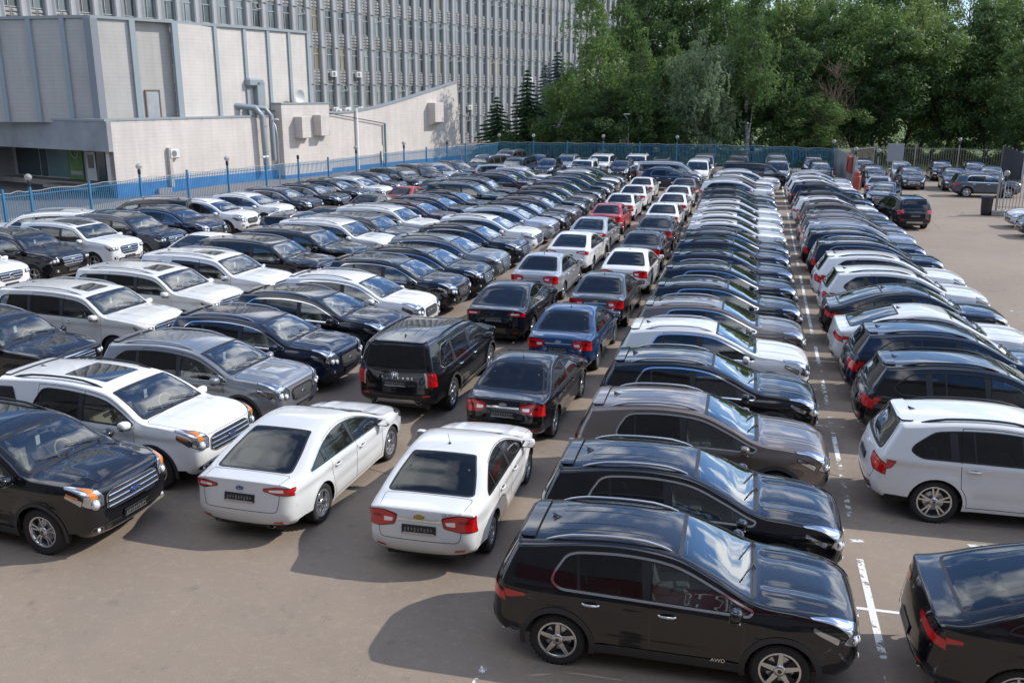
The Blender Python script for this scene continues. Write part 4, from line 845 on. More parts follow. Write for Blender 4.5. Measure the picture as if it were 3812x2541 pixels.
def put_car(kind,x,y,hd,color,label,cat,group,detail=False,name=None,extra=None,z=0):
    root=bpy.data.objects.new(name or CARNAME[kind],None); COL.objects.link(root)
    root.location=(x,y,z); root.rotation_euler=(0,0,math.radians(hd)); root.empty_display_size=.5
    root['label']=label; root['category']=cat
    if group: root['group']=group
    cm={'white':(.70,.70,.69,1),'pearl':(.68,.665,.62,1),'black':(.0035,.004,.006,1),'navy':(.005,.010,.028,.9),'silver':(.50,.51,.53,.35),'grey':(.20,.205,.215,.45),'brown':(.165,.132,.112,.5),'maroon':(.035,.012,.016,.7),'red':(.42,.008,.012,.9),'blue':(.012,.055,.15,.55),'teal':(.006,.03,.045,.8),'dgrey':(.055,.058,.064,.6),'slate':(.06,.075,.10,.5),'lgrey':(.30,.31,.33,.4)}[color]
    if color not in ('black',): q_=random.uniform(.88,1.08); cm=(cm[0]*q_,cm[1]*q_,cm[2]*q_,cm[3])
    for name_,me,subs,off in protos(kind,detail,None):
        o=bpy.data.objects.new(name_,me); COL.objects.link(o); o.parent=root; o.location=off; o.color=cm
        for n2,m2 in subs:
            q=bpy.data.objects.new(n2,m2); COL.objects.link(q); q.parent=o; q.color=cm
    return root
CARNAME={'crossover':'crossover','lux_suv':'large_crossover','coupe_suv':'coupe_crossover','sedan':'sedan','fastback':'fastback_sedan','mid_suv':'family_suv','explorer':'family_suv','crossover_b':'crossover','mid_suv_b':'family_suv','blade_suv':'family_suv','big_suv':'large_suv','sunroof_suv':'large_suv','bench_suv':'large_suv','escalade':'large_suv','palisade':'large_suv','van':'passenger_van','panel_van':'panel_van','minivan':'minivan','hatch':'hatchback'}
# ------------------------------------------------------------------ the place
def tag(o,label=None,cat=None,group=None,kind=None):
    if label: o['label']=label
    if cat: o['category']=cat
    if group: o['group']=group
    if kind: o['kind']=kind
    return o
def empty(name,x=0,y=0,z=0,rz=0,parent=None):
    o=bpy.data.objects.new(name,None); COL.objects.link(o); o.location=(x,y,z); o.rotation_euler=(0,0,rz); o.empty_display_size=.5
    if parent: o.parent=parent
    return o
def tree_copy(src,x,y,z=0,rz=0,sc=1.0,label=None):
    def rec(o,par):
        c=o.copy(); COL.objects.link(c); c.parent=par
        for ch in [q for q in bpy.data.objects if q.parent==o]: rec(ch,c)
        return c
    c=rec(src,None); c.location=(x,y,z); c.rotation_euler=(0,0,rz); c.scale=(sc,sc,sc) if np.isscalar(sc) else sc
    if label: c['label']=label
    return c
def mixnoise(m,c1,c2,scale,lo=.35,hi=.65,coord='Object',detail=6,bump=0,bscale=None,c3=None,s3=None):
    t,b=nodes(m); tc=nd(t,'ShaderNodeTexCoord'); n=nd(t,'ShaderNodeTexNoise',i_Scale=scale,i_Detail=float(detail),i_Roughness=.6); t.links.new(tc.outputs[coord],n.inputs['Vector'])
    r=nd(t,'ShaderNodeMapRange'); r.inputs['From Min'].default_value=lo; r.inputs['From Max'].default_value=hi; t.links.new(n.outputs[0],r.inputs['Value'])
    mi=nd(t,'ShaderNodeMixRGB'); t.links.new(r.outputs[0],mi.inputs[0]); mi.inputs[1].default_value=(*c1,1); mi.inputs[2].default_value=(*c2,1); out=mi.outputs[0]
    if c3:
        n2=nd(t,'ShaderNodeTexNoise',i_Scale=s3,i_Detail=5.0,i_Roughness=.65); t.links.new(tc.outputs[coord],n2.inputs['Vector'])
        r2=nd(t,'ShaderNodeMapRange'); r2.inputs['From Min'].default_value=.52; r2.inputs['From Max'].default_value=.72; t.links.new(n2.outputs[0],r2.inputs['Value'])
        m2=nd(t,'ShaderNodeMixRGB'); t.links.new(r2.outputs[0],m2.inputs[0]); t.links.new(out,m2.inputs[1]); m2.inputs[2].default_value=(*c3,1); out=m2.outputs[0]
    t.links.new(out,b.inputs['Base Color'])
    if bump:
        n4=nd(t,'ShaderNodeTexNoise',i_Scale=bscale or scale*8,i_Detail=4.0); t.links.new(tc.outputs[coord],n4.inputs['Vector']); bp=nd(t,'ShaderNodeBump',i_Strength=bump,i_Distance=.02); t.links.new(n4.outputs[0],bp.inputs['Height']); t.links.new(bp.outputs[0],b.inputs['Normal'])
    return m
# ground -------------------------------------------------------------
def asphalt():
    m=mat('asphalt',(.15,.125,.105),.9); t,b=nodes(m); tc=nd(t,'ShaderNodeTexCoord'); L=t.links.new
    def nz(s,d=6.,r=.6): n=nd(t,'ShaderNodeTexNoise',i_Scale=s,i_Detail=d,i_Roughness=r); L(tc.outputs['Object'],n.inputs['Vector']); return n.outputs[0]
    def rg(o,a,b_,c=0.,d=1.): r=nd(t,'ShaderNodeMapRange'); r.inputs['From Min'].default_value=a; r.inputs['From Max'].default_value=b_; r.inputs['To Min'].default_value=c; r.inputs['To Max'].default_value=d; L(o,r.inputs['Value']); return r.outputs[0]
    def mx_(f,a,c,mode='MIX'):
        k=nd(t,'ShaderNodeMixRGB',blend_type=mode); L(f,k.inputs[0])
        if isinstance(a,tuple): k.inputs[1].default_value=(*a,1)
        else: L(a,k.inputs[1])
        if isinstance(c,tuple): k.inputs[2].default_value=(*c,1)
        else: L(c,k.inputs[2])
        return k.outputs[0]
    o=mx_(rg(nz(.10),.35,.65),(.236,.184,.140),(.290,.230,.178))
    o=mx_(rg(nz(.42,8,.72),.44,.70,0,.35),o,(.34,.245,.165))          # dried mud and sand
    o=mx_(rg(nz(.33,8,.7),.50,.72,0,.30),o,(.135,.112,.092))          # oil-darkened patches
    o=mx_(rg(nz(60,3),.35,.65,0,.35),o,(.12,.10,.085))
    o=mx_(rg(nz(6,8,.75),.52,.70,0,.5),o,(.33,.27,.21))
    o=mx_(rg(nz(2.3,7,.7),.58,.68,0,.45),o,(.12,.10,.085))                # stones
    v=nd(t,'ShaderNodeTexVoronoi',feature='DISTANCE_TO_EDGE',i_Scale=.22); n5=nz(1.2,4); vm=nd(t,'ShaderNodeMixRGB'); vm.inputs[0].default_value=.25; L(tc.outputs['Object'],vm.inputs[1]); n6=nd(t,'ShaderNodeTexNoise',i_Scale=1.0,i_Detail=5.0); L(tc.outputs['Object'],n6.inputs['Vector']); L(n6.outputs['Color'],vm.inputs[2]); L(vm.outputs[0],v.inputs['Vector'])
    cr=rg(v.outputs['Distance'],.0,.0035,1,0); gate=rg(nz(.16,2),.5,.6); mm=nd(t,'ShaderNodeMath',operation='MULTIPLY'); L(cr,mm.inputs[0]); L(gate,mm.inputs[1])
    o=mx_(mm.outputs[0],o,(.07,.062,.055)); L(o,b.inputs['Base Color'])
    bp=nd(t,'ShaderNodeBump',i_Strength=.5,i_Distance=.01); L(nz(75,3),bp.inputs['Height']); L(bp.outputs[0],b.inputs['Normal']); return m
ASPH=asphalt()
g=MB(); g.box(-41.5,34,-12,95.5,-.3,0,mat=0); o=g.build('parking_lot_asphalt',ASPH); tag(o,kind='structure')
SOIL=mixnoise(mat('grass_and_soil',(.05,.07,.02),.95),(.07,.12,.022),(.16,.20,.045),.6,c3=(.12,.10,.06),s3=.25,bump=.6,bscale=9)
g=MB(); g.add([(-900,-500,-.31),(900,-500,-.31),(900,1500,-.31),(-900,1500,-.31)],[(0,1,2,3)]); tag(g.build('terrain',SOIL),kind='structure')
ROADM=mixnoise(mat('forecourt_asphalt',(.12,.10,.09),.9),(.10,.085,.075),(.14,.12,.105),.3,bump=.3,bscale=60)
g=MB(); g.add([(-41.5,-12,-.2),(-41.5,95.5,-.2),(-150,95.5,-.2),(-150,-12,-.2)],[(0,1,2,3)]); g.add([(-41.5,95.5,-.2),(-30,95.5,-.2),(-10,200,-.2),(-60,200,-.2)],[(0,1,2,3)]); tag(g.build('service_road',ROADM),kind='structure')
# worn paint
def worn():
    m=mat('worn_white_paint',(.72,.71,.68),.8); t,b=nodes(m); tc=nd(t,'ShaderNodeTexCoord'); n=nd(t,'ShaderNodeTexNoise',i_Scale=5.0,i_Detail=8.0,i_Roughness=.75); t.links.new(tc.outputs['Object'],n.inputs['Vector'])
    n2=nd(t,'ShaderNodeTexNoise',i_Scale=.45,i_Detail=2.0); t.links.new(tc.outputs['Object'],n2.inputs['Vector'])
    ad=nd(t,'ShaderNodeMath',operation='ADD'); t.links.new(n.outputs[0],ad.inputs[0]); t.links.new(n2.outputs[0],ad.inputs[1])
    r=nd(t,'ShaderNodeMapRange'); r.inputs['From Min'].default_value=.97; r.inputs['From Max'].default_value=1.03; t.links.new(ad.outputs[0],r.inputs['Value']); t.links.new(r.outputs[0],b.inputs['Alpha']); return m
WORN=worn()
mk=MB()
def stripe(x0,y0,x1,y1,w,mb=mk,z=.004):
    a=np.array([x0,y0]);b=np.array([x1,y1]);d=(b-a)/np.linalg.norm(b-a);n=np.array([-d[1],d[0]])*w/2
    mb.add([(*(a-n),z),(*(b-n),z),(*(b+n),z),(*(a+n),z)],[(0,1,2,3)])
stripe(1.98,7,1.86,13.8,.10); stripe(1.84,15.3,1.8,28,.09); stripe(1.78,28,1.6,78,.09)
for y in [12.3]+[17.25+2.62*i for i in range(22)]: stripe(1.45 if y!=12.3 else 1.6,y,2.75,y+.03,.07,z=.005)
stripe(1.75,14.4,9.5,15.75,.10,z=.006)
for y in (12.1,14.9,17.7,20.5): stripe(-3.5,y,-2.2,y,.09)
stripe(-2.95,8.6,-2.92,11.0,.09)
for i in range(8): stripe(7.2,12+i*3.0,9.8,12.1+i*3.0,.09,z=.005)
tag(mk.build('painted_line',WORN),kind='structure')
# ---- fences ---------------------------------------------------------
BLUE=noise_rough(mat('blue_fence_paint',(.035,.16,.29),.45),.35,.6); BEIGE_=mixnoise(mat('grey_beige_fence_paint',(.30,.28,.24),.6),(.32,.30,.26),(.24,.21,.18),3)
GALV=noise_rough(mat('galvanised_steel',(.42,.44,.45),.4,.7),.3,.55); GREYW=mat('weathered_wire',(.30,.30,.29),.6); GLOBE=mat('lamp_globe_glass',(.40,.40,.37),.12,0,Alpha=.6); BLK=MAT[3]
def along(P,s):
    P=np.asarray(P,float); L=np.concatenate([[0],np.cumsum(np.linalg.norm(np.diff(P,axis=0),axis=1))]); return np.array([np.interp(s,L,P[:,0]),np.interp(s,L,P[:,1])])
def fence(posts,h,m,label,name='blue_fence',step=.135,droop=.03,postw=.055,wire=True,base=0.0):
    root=empty(name,*posts[0]); ox,oy=posts[0]
    for x,y in posts: MB().box(x-ox-postw,x-ox+postw,y-oy-postw,y-oy+postw,0,h+.22,bev=.01).build('fence_post',m,root)
    for i in range(len(posts)-1):
        a=np.array(posts[i]);b=np.array(posts[i+1]);d=b-a;L=np.linalg.norm(d);d/=L;n=np.array([-d[1],d[0]]); mb=MB(); k=int(L/step)
        dz=random.uniform(-droop,droop); M=[[d[0],n[0],0],[d[1],n[1],0],[0,0,1]]
        for z in (base+.22,h-.16): mb.box(postw,L-postw,-.018,.018,z-.02,z+.02)
        for j in range(1,k):
            x=j*L/k+random.uniform(-.008,.008); mb.box(x-.017,x+.017,.019,.042,base+.08,h+dz*math.sin(math.pi*j/k)+random.uniform(-.006,.006))
        mb.xf(M=M,loc=(a[0]-ox,a[1]-oy,0)); mb.build('railing_panel',m,root)
        if wire:
            w=MB(); q=[(postw+(L-2*postw)*t,0,h+.03+.05*math.sin(t*9+i)*random.uniform(.3,1)) for t in np.linspace(0,1,9)]; w.tube(q,.022,seg=5); w.xf(M=M,loc=(a[0]-ox,a[1]-oy,0)); w.build('cable_run',GREYW,root)
    return tag(root,label,'fence')
LP=[(-34.83,36.35),(-34.64,37.89),(-34.19,41.54),(-33.87,45.32),(-33.52,49.32),(-32.75,52.54),(-31.95,55.89),(-31.21,59.02),(-30.46,62.14),(-30.05,66.14),(-29.65,70.03),(-29.0,73.39),(-28.31,76.91),(-27.62,80.43),(-26.96,83.83),(-25.4,89.9)]
fence([(-36.2,26.0),(-35.7,29.6),(-35.2,33.1)]+LP,2.3,BLUE,'blue barred steel fence running past the pale windowless building')
BP=[(-25.4,89.9),(-21.9,89.9),(-18.55,90.1),(-15.08,90.5),(-11.53,90.5),(-8.0,90.5),(-4.37,90.1),(-.82,89.6),(2.63,88.3),(5.9,86.6)]
fence(BP[0:1]+BP[1:],2.33,BLUE,'blue barred steel fence in front of the dark wood')
fence([(6.4,88.0),(9.96,93.0),(13.5,92.9),(17.1,92.6),(20.6,92.0)],2.35,BEIGE_,'grey beige barred fence behind the parked minivans',name='grey_fence',step=.20,wire=False)
fence([(13.55,60.35),(16.2,60.5),(18.9,60.6),(21.5,60.6)],2.15,BEIGE_,'grey beige barred fence on a low concrete kerb beside the bin',name='grey_fence',step=.17,wire=False,base=.3)
CONC=mixnoise(mat('weathered_concrete',(.32,.30,.27),.9),(.34,.32,.28),(.22,.20,.17),2.5,bump=.3)
g=MB().box(13.3,23,60.15,60.62,0,.30,bev=.03); o=g.build('kerb',CONC); tag(o,kind='structure')
SHEET=mat('corrugated_grey_sheet',(.30,.31,.33),.45,.3); DSHEET=mat('dark_blue_grey_sheet',(.05,.058,.075),.5,.2)
def sheetfence(a,b,h,m,label,name):
    a=np.array(a,float);b=np.array(b,float);d=b-a;L=np.linalg.norm(d);d/=L; root=empty(name,*a); n=int(L/.06); mb=MB(); v=[];f=[]
    for i in range(n+1):
        x=i*L/n; off=.018 if (i//2)%2 else -.018
        v+= [(x,off,.05),(x,off,h)]
    for i in range(n): f.append((2*i,2*i+2,2*i+3,2*i+1))
    mb.add(v,f); 
    mb.add([(p[0],p[1]+.004,p[2]) for p in v],[tuple(reversed(q)) for q in f])
    M=[[d[0],-d[1],0],[d[1],d[0],0],[0,0,1]]; mb.xf(M=M); mb.build('sheet_panel',m,root)
    for x in np.linspace(0,L,max(2,int(L/2.6)+1)): q=MB().box(x-.04,x+.04,.03,.11,0,h+.05).xf(M=M); q.build('fence_post',GALV,root)
    q=MB().box(0,L,.03,.07,h*.8,h*.8+.05); q.box(0,L,.03,.07,h*.25,h*.25+.05); q.xf(M=M); q.build('rail',GALV,root); return tag(root,label,'fence')
sheetfence((6.15,88.2),(6.85,75.4),2.35,SHEET,'grey corrugated sheet partition with a red cabinet on it','sheet_fence')
sheetfence((20.7,92.2),(19.2,79.0),2.6,DSHEET,'dark blue grey sheet fence at the corner of the yard','sheet_fence')
r=empty('sign_board',11.75,92.6,0); q=MB().box(-.72,.72,-.05,.0,1.0,2.62,bev=.01); q.build('board',SHEET,r); q=MB()
for k in range(14): q.box(-.68+k*.10,-.665+k*.10,-.062,-.052,1.03,2.6)
q.build('board_rib',SHEET,r); MB().box(-.6,-.53,-.0,.05,0,2.5).build('board_post',GALV,r); MB().box(.53,.6,-.0,.05,0,2.5).build('board_post',GALV,r); tag(r,'plain grey metal board standing above the grey barred fence','board')
# cabinet, extinguisher drum, bin
REDM=noise_rough(mat('faded_red_paint',(.38,.07,.045),.5),.4,.7)
r=empty('fire_cabinet',6.72,77.3,1.05,math.radians(3)); MB().box(-.30,-.02,-.55,.55,0,1.25,bev=.02).build('cabinet_body',REDM,r); MB().box(-.32,-.305,-.5,-.01,.06,1.18,bev=.01).build('cabinet_door',REDM,r); MB().box(-.32,-.305,.01,.5,.06,1.18,bev=.01).build('cabinet_door',REDM,r)
q=MB(); q.tube([(-.35,-.2+.16*math.sin(t*5),.15+t*.9) for t in np.linspace(0,1,14)],.045,seg=6); q.build('hose',mat('dark_red_hose',(.12,.03,.02),.7),r); tag(r,'faded red fire hose cabinet on the grey sheet partition','fire cabinet')
r=empty('fire_extinguisher_stand',6.95,74.5,0); MB().lathe([(0,0),(.27,0),(.29,.05),(.29,.95),(.26,1.02),(0,1.04)],seg=20).build('drum',REDM,r); MB().lathe([(.24,1.03),(.24,1.25),(.18,1.36),(0,1.4)],seg=16).build('drum_cap',REDM,r); MB().lathe([(.30,.3),(.31,.33),(.30,.36)],seg=20).build('hoop',REDM,r); MB().lathe([(.30,.7),(.31,.73),(.30,.76)],seg=20).build('hoop',REDM,r); tag(r,'red metal drum standing at the end of the grey partition','drum')
r=empty('waste_bin',13.05,60.45,0); MB().lathe([(0,0),(.26,0),(.30,.25),(.33,.98),(.345,1.0),(.345,1.05),(.31,1.05),(.28,.1),(0,.1)],seg=20).build('bin_body',MAT[3],r); MB().lathe([(.36,1.05),(.37,1.08),(.30,1.15),(0,1.18)],seg=20).build('bin_lid',MAT[3],r); MB().box(-.12,.12,-.40,-.36,.98,1.02,bev=.01).build('handle',MAT[3],r); tag(r,'black round litter bin beside the concrete fence kerb','bin')
# ---- lamps on the fence posts --------------------------------------
def globe_lamp(name='fence_lamp',glob=True,red=False,arm=.10):
    r=empty(name); MB().tube([(0,0,0),(0,0,arm)],.035,seg=8).build('lamp_stem',BLUE if not red else mat('rusty_red_paint',(.16,.045,.03),.7),r)
    MB().lathe([(.05,arm-.02),(.085,arm+.05),(.09,arm+.24),(.06,arm+.30),(0,arm+.30)],seg=12).build('lamp_socket',BLK,r)
    if glob:
        L=[(.02,arm+.28)]+[(.17*math.sin(a),arm+.44-.17*math.cos(a)) for a in np.linspace(.35,math.pi,10)]; MB().lathe(L,seg=16).build('lamp_globe',GLOBE,r)
        MB().lathe([(.178,arm+.435),(.182,arm+.445),(.178,arm+.455)],seg=16).build('lamp_band',GREYW,r)
    return r
lam=[((-34.64,37.89),'white globe lamp on a blue post in front of the shaded entrance'),((-33.87,45.32),'white globe lamp on the blue post before the wall corner'),((-32.75,52.54),'white globe lamp on the blue post before the round ducts'),
 ((-30.05,66.14),'white globe lamp on the blue post beside the white wall pipe'),((-29.0,73.39),'white globe lamp on the blue post beyond the round number disc'),((-27.62,80.43),'white globe lamp on the blue post by the end of the rising wall'),
 ((-25.4,89.9),'globe lamp on the corner post where the two blue fences meet'),((-21.9,89.9),'globe lamp on the far blue fence in front of the small spruce'),((-15.08,90.5),'globe lamp on the far blue fence before the leaning birches'),((-8.0,90.5),'globe lamp on the far blue fence before the light green willow'),((-.82,89.6),'globe lamp on the far blue fence beside the white birch trunk'),
 ((5.9,86.6),'globe lamp on the last blue post beside the dead brown tree'),((17.1,92.6),'globe lamp on the grey barred fence behind the black vans')]
base=None
for (x,y),lb in lam:
    if base is None: base=globe_lamp(); c=base
    else: c=tree_copy(base,0,0)
    c.location=(x,y,2.45 if y<88 else 2.5); c['label']=lb; c['category']='lamp'; c['group']='globe lamps on the fence posts'
r=globe_lamp('dark_lamp',False,True); r.location=(-31.21,59.02,2.45); tag(r,'bare lamp socket on a rusty red stem above the blue fence','lamp')
for x,y,lb in ((7.6,84.6,'bright globe lamp above the grey sheet partition'),(9.2,82.5,'second bright globe lamp beside the grey sheet partition'),(13.9,60.4,'globe lamp on the post of the grey fence beside the bin'),(20.4,84.0,'globe lamp on a tall post before the dark sheet fence')):
    r=tree_copy(base,x,y,1.95); r['label']=lb; r['group']='globe lamps near the partition'; MB().tube([(0,0,-1.95),(0,0,.05)],.04,seg=8).build('lamp_post',GALV,r)
# security camera, spike, street lamps, disc
r=empty('security_camera',-31.95,55.89,2.5); MB().tube([(0,0,0),(0,0,.35)],.03,seg=6).build('camera_stem',BLUE,r)
for s in (-1,1): MB().box(-.08,.08,-.16+s*.22,.16+s*.22,.35,.47,bev=.02).build('camera_housing',mat('off_white_plastic',(.6,.6,.57),.4),r)
tag(r,'pair of off white cameras on a blue fence post','camera')
def street_lamp(h,rch,name='street_lamp'):
    r=empty(name); q=MB(); pts=[(0,0,0),(0,0,h*.8),(rch*.15,0,h*.93),(rch*.55,0,h)]; q.tube(pts,[.06,.045,.04,.035],seg=8); q.build('lamp_column',GALV,r)
    MB().box(rch*.5,rch*.5+.62,-.13,.13,h-.04,h+.10,bev=.05).build('lamp_head',mat('lamp_head_grey',(.5,.5,.48),.4),r); return r
for x,y,h,rc,rz,lb in ((-33.5,60.5,5.15,-.9,-15,'grey street lamp with a bent arm before the pale wall'),(-16.9,98,4.6,1.1,0,'grey street lamp behind the far blue fence by the blue spruce'),(-13.3,95,5.0,-1.0,20,'grey street lamp leaning beside the birch clump'),(-28.3,112,4.8,-1.6,10,'grey street lamp at the foot of the concrete tower block')):
    r=street_lamp(h,rc); r.location=(x,y,0); r.rotation_euler=(0,0,math.radians(rz)); tag(r,lb,'street lamp','street lamps around the lot')
r=empty('number_sign',-29.66,69.9,0,math.radians(17)); q=MB().lathe([(0,-.02),(.62,-.02),(.64,0),(.62,.02),(0,.02)],seg=36,axis='x'); q.xf(scale=(1,.72,1)); q.xf(loc=(.16,0,2.35)); q.build('disc',mat('cream_board',(.66,.65,.55),.5),r)
def text_mesh(txt,size,m,name,parent,loc,rot,ext=.004):
    cu=bpy.data.curves.new('t','FONT'); cu.body=txt; cu.size=size; cu.align_x='CENTER'; cu.align_y='CENTER'; cu.extrude=ext
    o=bpy.data.objects.new('t',cu); COL.objects.link(o); bpy.context.view_layer.update(); me=bpy.data.meshes.new_from_object(o.evaluated_get(bpy.context.evaluated_depsgraph_get())); bpy.data.objects.remove(o); me.name=name
    me.materials.clear(); me.materials.append(m); q=bpy.data.objects.new(name,me); COL.objects.link(q); q.parent=parent; q.location=loc; q.rotation_euler=rot; return q
text_mesh('5',.75,MAT[13],'numeral',r,(.19,0,2.35),(math.radians(90),0,math.radians(90))); tag(r,'round cream disc with the number 5 on the blue fence','sign')
# ---- pale windowless building ---------------------------------------
BN=math.atan2(.965,.262)  # heading of the long wall
bx,by=-43.8,56.05
def siding(name,c,lap=.26,dark=.80):
    m=mat(name,c,.65); t,b=nodes(m); tc=nd(t,'ShaderNodeTexCoord'); sp=nd(t,'ShaderNodeSeparateXYZ'); L=t.links.new; L(tc.outputs['Object'],sp.inputs[0])
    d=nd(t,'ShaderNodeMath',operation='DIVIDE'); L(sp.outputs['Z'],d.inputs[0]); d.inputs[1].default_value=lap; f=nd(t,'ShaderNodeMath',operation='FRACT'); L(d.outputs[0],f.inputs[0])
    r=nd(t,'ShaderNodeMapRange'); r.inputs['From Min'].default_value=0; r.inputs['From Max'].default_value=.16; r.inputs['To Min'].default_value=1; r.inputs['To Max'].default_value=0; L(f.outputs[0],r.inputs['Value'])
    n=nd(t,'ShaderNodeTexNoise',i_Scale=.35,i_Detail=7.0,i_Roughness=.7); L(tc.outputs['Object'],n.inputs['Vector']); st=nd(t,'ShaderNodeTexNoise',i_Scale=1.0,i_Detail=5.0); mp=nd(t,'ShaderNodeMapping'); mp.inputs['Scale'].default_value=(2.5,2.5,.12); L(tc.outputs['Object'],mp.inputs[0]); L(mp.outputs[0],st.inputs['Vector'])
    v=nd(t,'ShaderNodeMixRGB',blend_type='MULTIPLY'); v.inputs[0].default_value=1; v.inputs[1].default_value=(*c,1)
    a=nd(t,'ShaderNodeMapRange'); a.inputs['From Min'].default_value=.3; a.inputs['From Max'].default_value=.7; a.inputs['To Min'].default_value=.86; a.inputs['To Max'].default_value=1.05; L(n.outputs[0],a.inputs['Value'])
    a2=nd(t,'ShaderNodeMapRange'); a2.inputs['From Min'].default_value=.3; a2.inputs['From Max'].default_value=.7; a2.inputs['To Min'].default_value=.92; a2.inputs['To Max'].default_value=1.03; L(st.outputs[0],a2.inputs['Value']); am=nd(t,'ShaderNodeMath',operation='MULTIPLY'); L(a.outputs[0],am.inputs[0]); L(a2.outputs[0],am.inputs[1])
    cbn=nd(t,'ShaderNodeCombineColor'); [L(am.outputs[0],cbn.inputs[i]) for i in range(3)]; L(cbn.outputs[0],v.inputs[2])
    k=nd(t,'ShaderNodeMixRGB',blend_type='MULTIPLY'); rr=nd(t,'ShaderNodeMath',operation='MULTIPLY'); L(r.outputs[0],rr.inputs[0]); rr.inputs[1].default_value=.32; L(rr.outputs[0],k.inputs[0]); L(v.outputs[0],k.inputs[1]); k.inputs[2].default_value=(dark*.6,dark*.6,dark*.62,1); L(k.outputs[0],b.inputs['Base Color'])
    bp=nd(t,'ShaderNodeBump',i_Strength=.7,i_Distance=.03); L(f.outputs[0],bp.inputs['Height']); L(bp.outputs[0],b.inputs['Normal']); return m
SID=siding('pale_lap_siding',(.60,.548,.505)); SID_SHADE=siding('shaded_lap_siding',(.45,.425,.395)); FASC=mixnoise(mat('grey_fascia_panel',(.24,.25,.26),.6),(.27,.28,.285),(.19,.195,.20),.5,lo=.4,hi=.7); TRIM=mat('blue_grey_trim',(.24,.27,.285),.5); PIL=mat('blue_grey_pilaster',(.255,.295,.315),.55); PILD=mat('slate_grey_pilaster',(.20,.21,.23),.6)  # second siding is the pale one with shade painted into its colour
BASEB=mixnoise(mat('blue_plinth_paint',(.03,.13,.34),.6),(.025,.12,.33),(.05,.18,.42),1.0)
B=empty('theatre_building',bx,by,0,BN-math.pi/2)   # local +Y runs along the wall, +X faces the lot
def wallstrip(pts,x,mb,thick=.35,mat_=0,z0=None):
    """pts (u,ztop,zbot) polyline, front face at local x, solid"""
    v=[];f=[];n=len(pts)
    for u,zt_,zb_ in pts: v+=[(x,u,zb_),(x,u,zt_),(x-thick,u,zt_),(x-thick,u,zb_)]
    for i in range(n-1):
        a,b=4*i,4*i+4
        f+=[(a,b,b+1,a+1),(a+1,b+1,b+2,a+2),(b+3,a+3,a+2,b+2)]
    f+=[(0,1,2,3),tuple(reversed([4*n-4,4*n-3,4*n-2,4*n-1]))]; mb.add(v,f,mat=mat_); return mb
low=[(0,5.12,.75),(15.8,5.12,.75)]
MB_=wallstrip(low,0,MB(),.5); MB_.box(-.9,-.02,-.0,.5,.75,5.1); 
wallstrip([(21.7,5.24,.45),(26,5.3,.45),(30,5.75,.45),(33.5,6.3,.45),(37,6.95,.45),(40.5,7.6,.45),(43.4,8.15,.45)],0,MB_,.5)
MB_.add([(0,43.4,8.15),(0,44.2,.0),(-.5,44.2,0),(-.5,43.4,8.15),(0,43.4,.45),(-.5,43.4,.45)],[(0,4,1),(0,1,2,3),(3,2,5)]); MB_.box(-14,-.5,42.9,43.35,.0,4.9)
MB_.box(-.3,.85,15.8,21.7,.3,6.12)
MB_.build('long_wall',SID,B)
q=MB(); q.box(-.45,.02,.0,15.8,-.2,.745); q.box(-.45,.02,21.7,44.1,-.2,.445); q.box(-.25,.87,15.78,21.72,-.2,.295); q.build('plinth',BASEB,B)
q=MB(); q.box(-1.2,.06,-.10,15.8,5.12,5.26); q.box(-.35,.92,15.74,21.76,6.12,6.24)
for (u0,z0),(u1,z1) in zip([(21.7,5.24),(26,5.3),(30,5.75),(33.5,6.3),(37,6.95),(40.5,7.6)],[(26,5.3),(30,5.75),(33.5,6.3),(37,6.95),(40.5,7.6),(43.4,8.15)]):
    wallstrip([(u0,z0+.12,z0-.02),(u1,z1+.12,z1-.02)],.07,q,.75)
for k in range(11): q.box(.06,.075,.6+k*1.5,.64+k*1.5,5.05,5.28)
q.build('roof_edge',TRIM,B)
q=MB(); q.box(-30,-.6,.3,42.8,4.9,5.05); q.build('roof',CONC,B)
# boxes, pipes and ducts fixed to the wall
def onwall(name,mb,m): return mb.build(name,m,B)
for u,z in ((17.2,3.35),(19.55,3.45)): onwall('wall_box',MB().box(.852,1.75,u,u+1.05,z,z+1.75,bev=.02),SID); onwall('bracket_unit',MB().box(.86,1.4,u+1.12,u+1.55,z+.0,z+.42,bev=.03),GALV)
onwall('wall_box',MB().box(.0,.95,37.9,39.5,4.15,6.1,bev=.02).add([(.0,37.9,4.15),(.9,37.9,4.15),(.0,37.9,3.75),(.0,39.5,4.15),(.9,39.5,4.15),(.0,39.5,3.75)],[(0,1,2),(5,4,3),(1,4,5,2)]),SID)
onwall('rain_pipe',MB().tube([(.12,26.3,.1),(.12,26.3,5.7)],.14,seg=10),mat('white_pipe',(.72,.71,.69),.5)); onwall('steel_post',MB().tube([(.22,30.4,.1),(.22,30.4,4.2)],.11,seg=8),mat('green_grey_post',(.12,.19,.20),.5)); onwall('cable_tray',MB().tube([(.12,15,5.6),(.2,22,5.35),(.22,30.4,4.2)],.04,seg=5),BLK)
DUCT=noise_rough(mat('dull_zinc_duct',(.27,.30,.32),.5,.4),.45,.65)
q=MB(); q.tube([(-3.5,9.5,5.6),(-2.3,11.3,5.9),(-1.0,12.6,6.0),(.2,13.5,5.85),(.55,13.9,5.2),(.58,14.0,.9)],.25,seg=18); onwall('ventilation_duct',q,DUCT)
q=MB(); q.tube([(-.6,13.6,5.9),(.3,14.5,5.8),(.55,14.9,5.2),(.56,14.95,1.6)],.20,seg=16); onwall('ventilation_duct',q,DUCT)
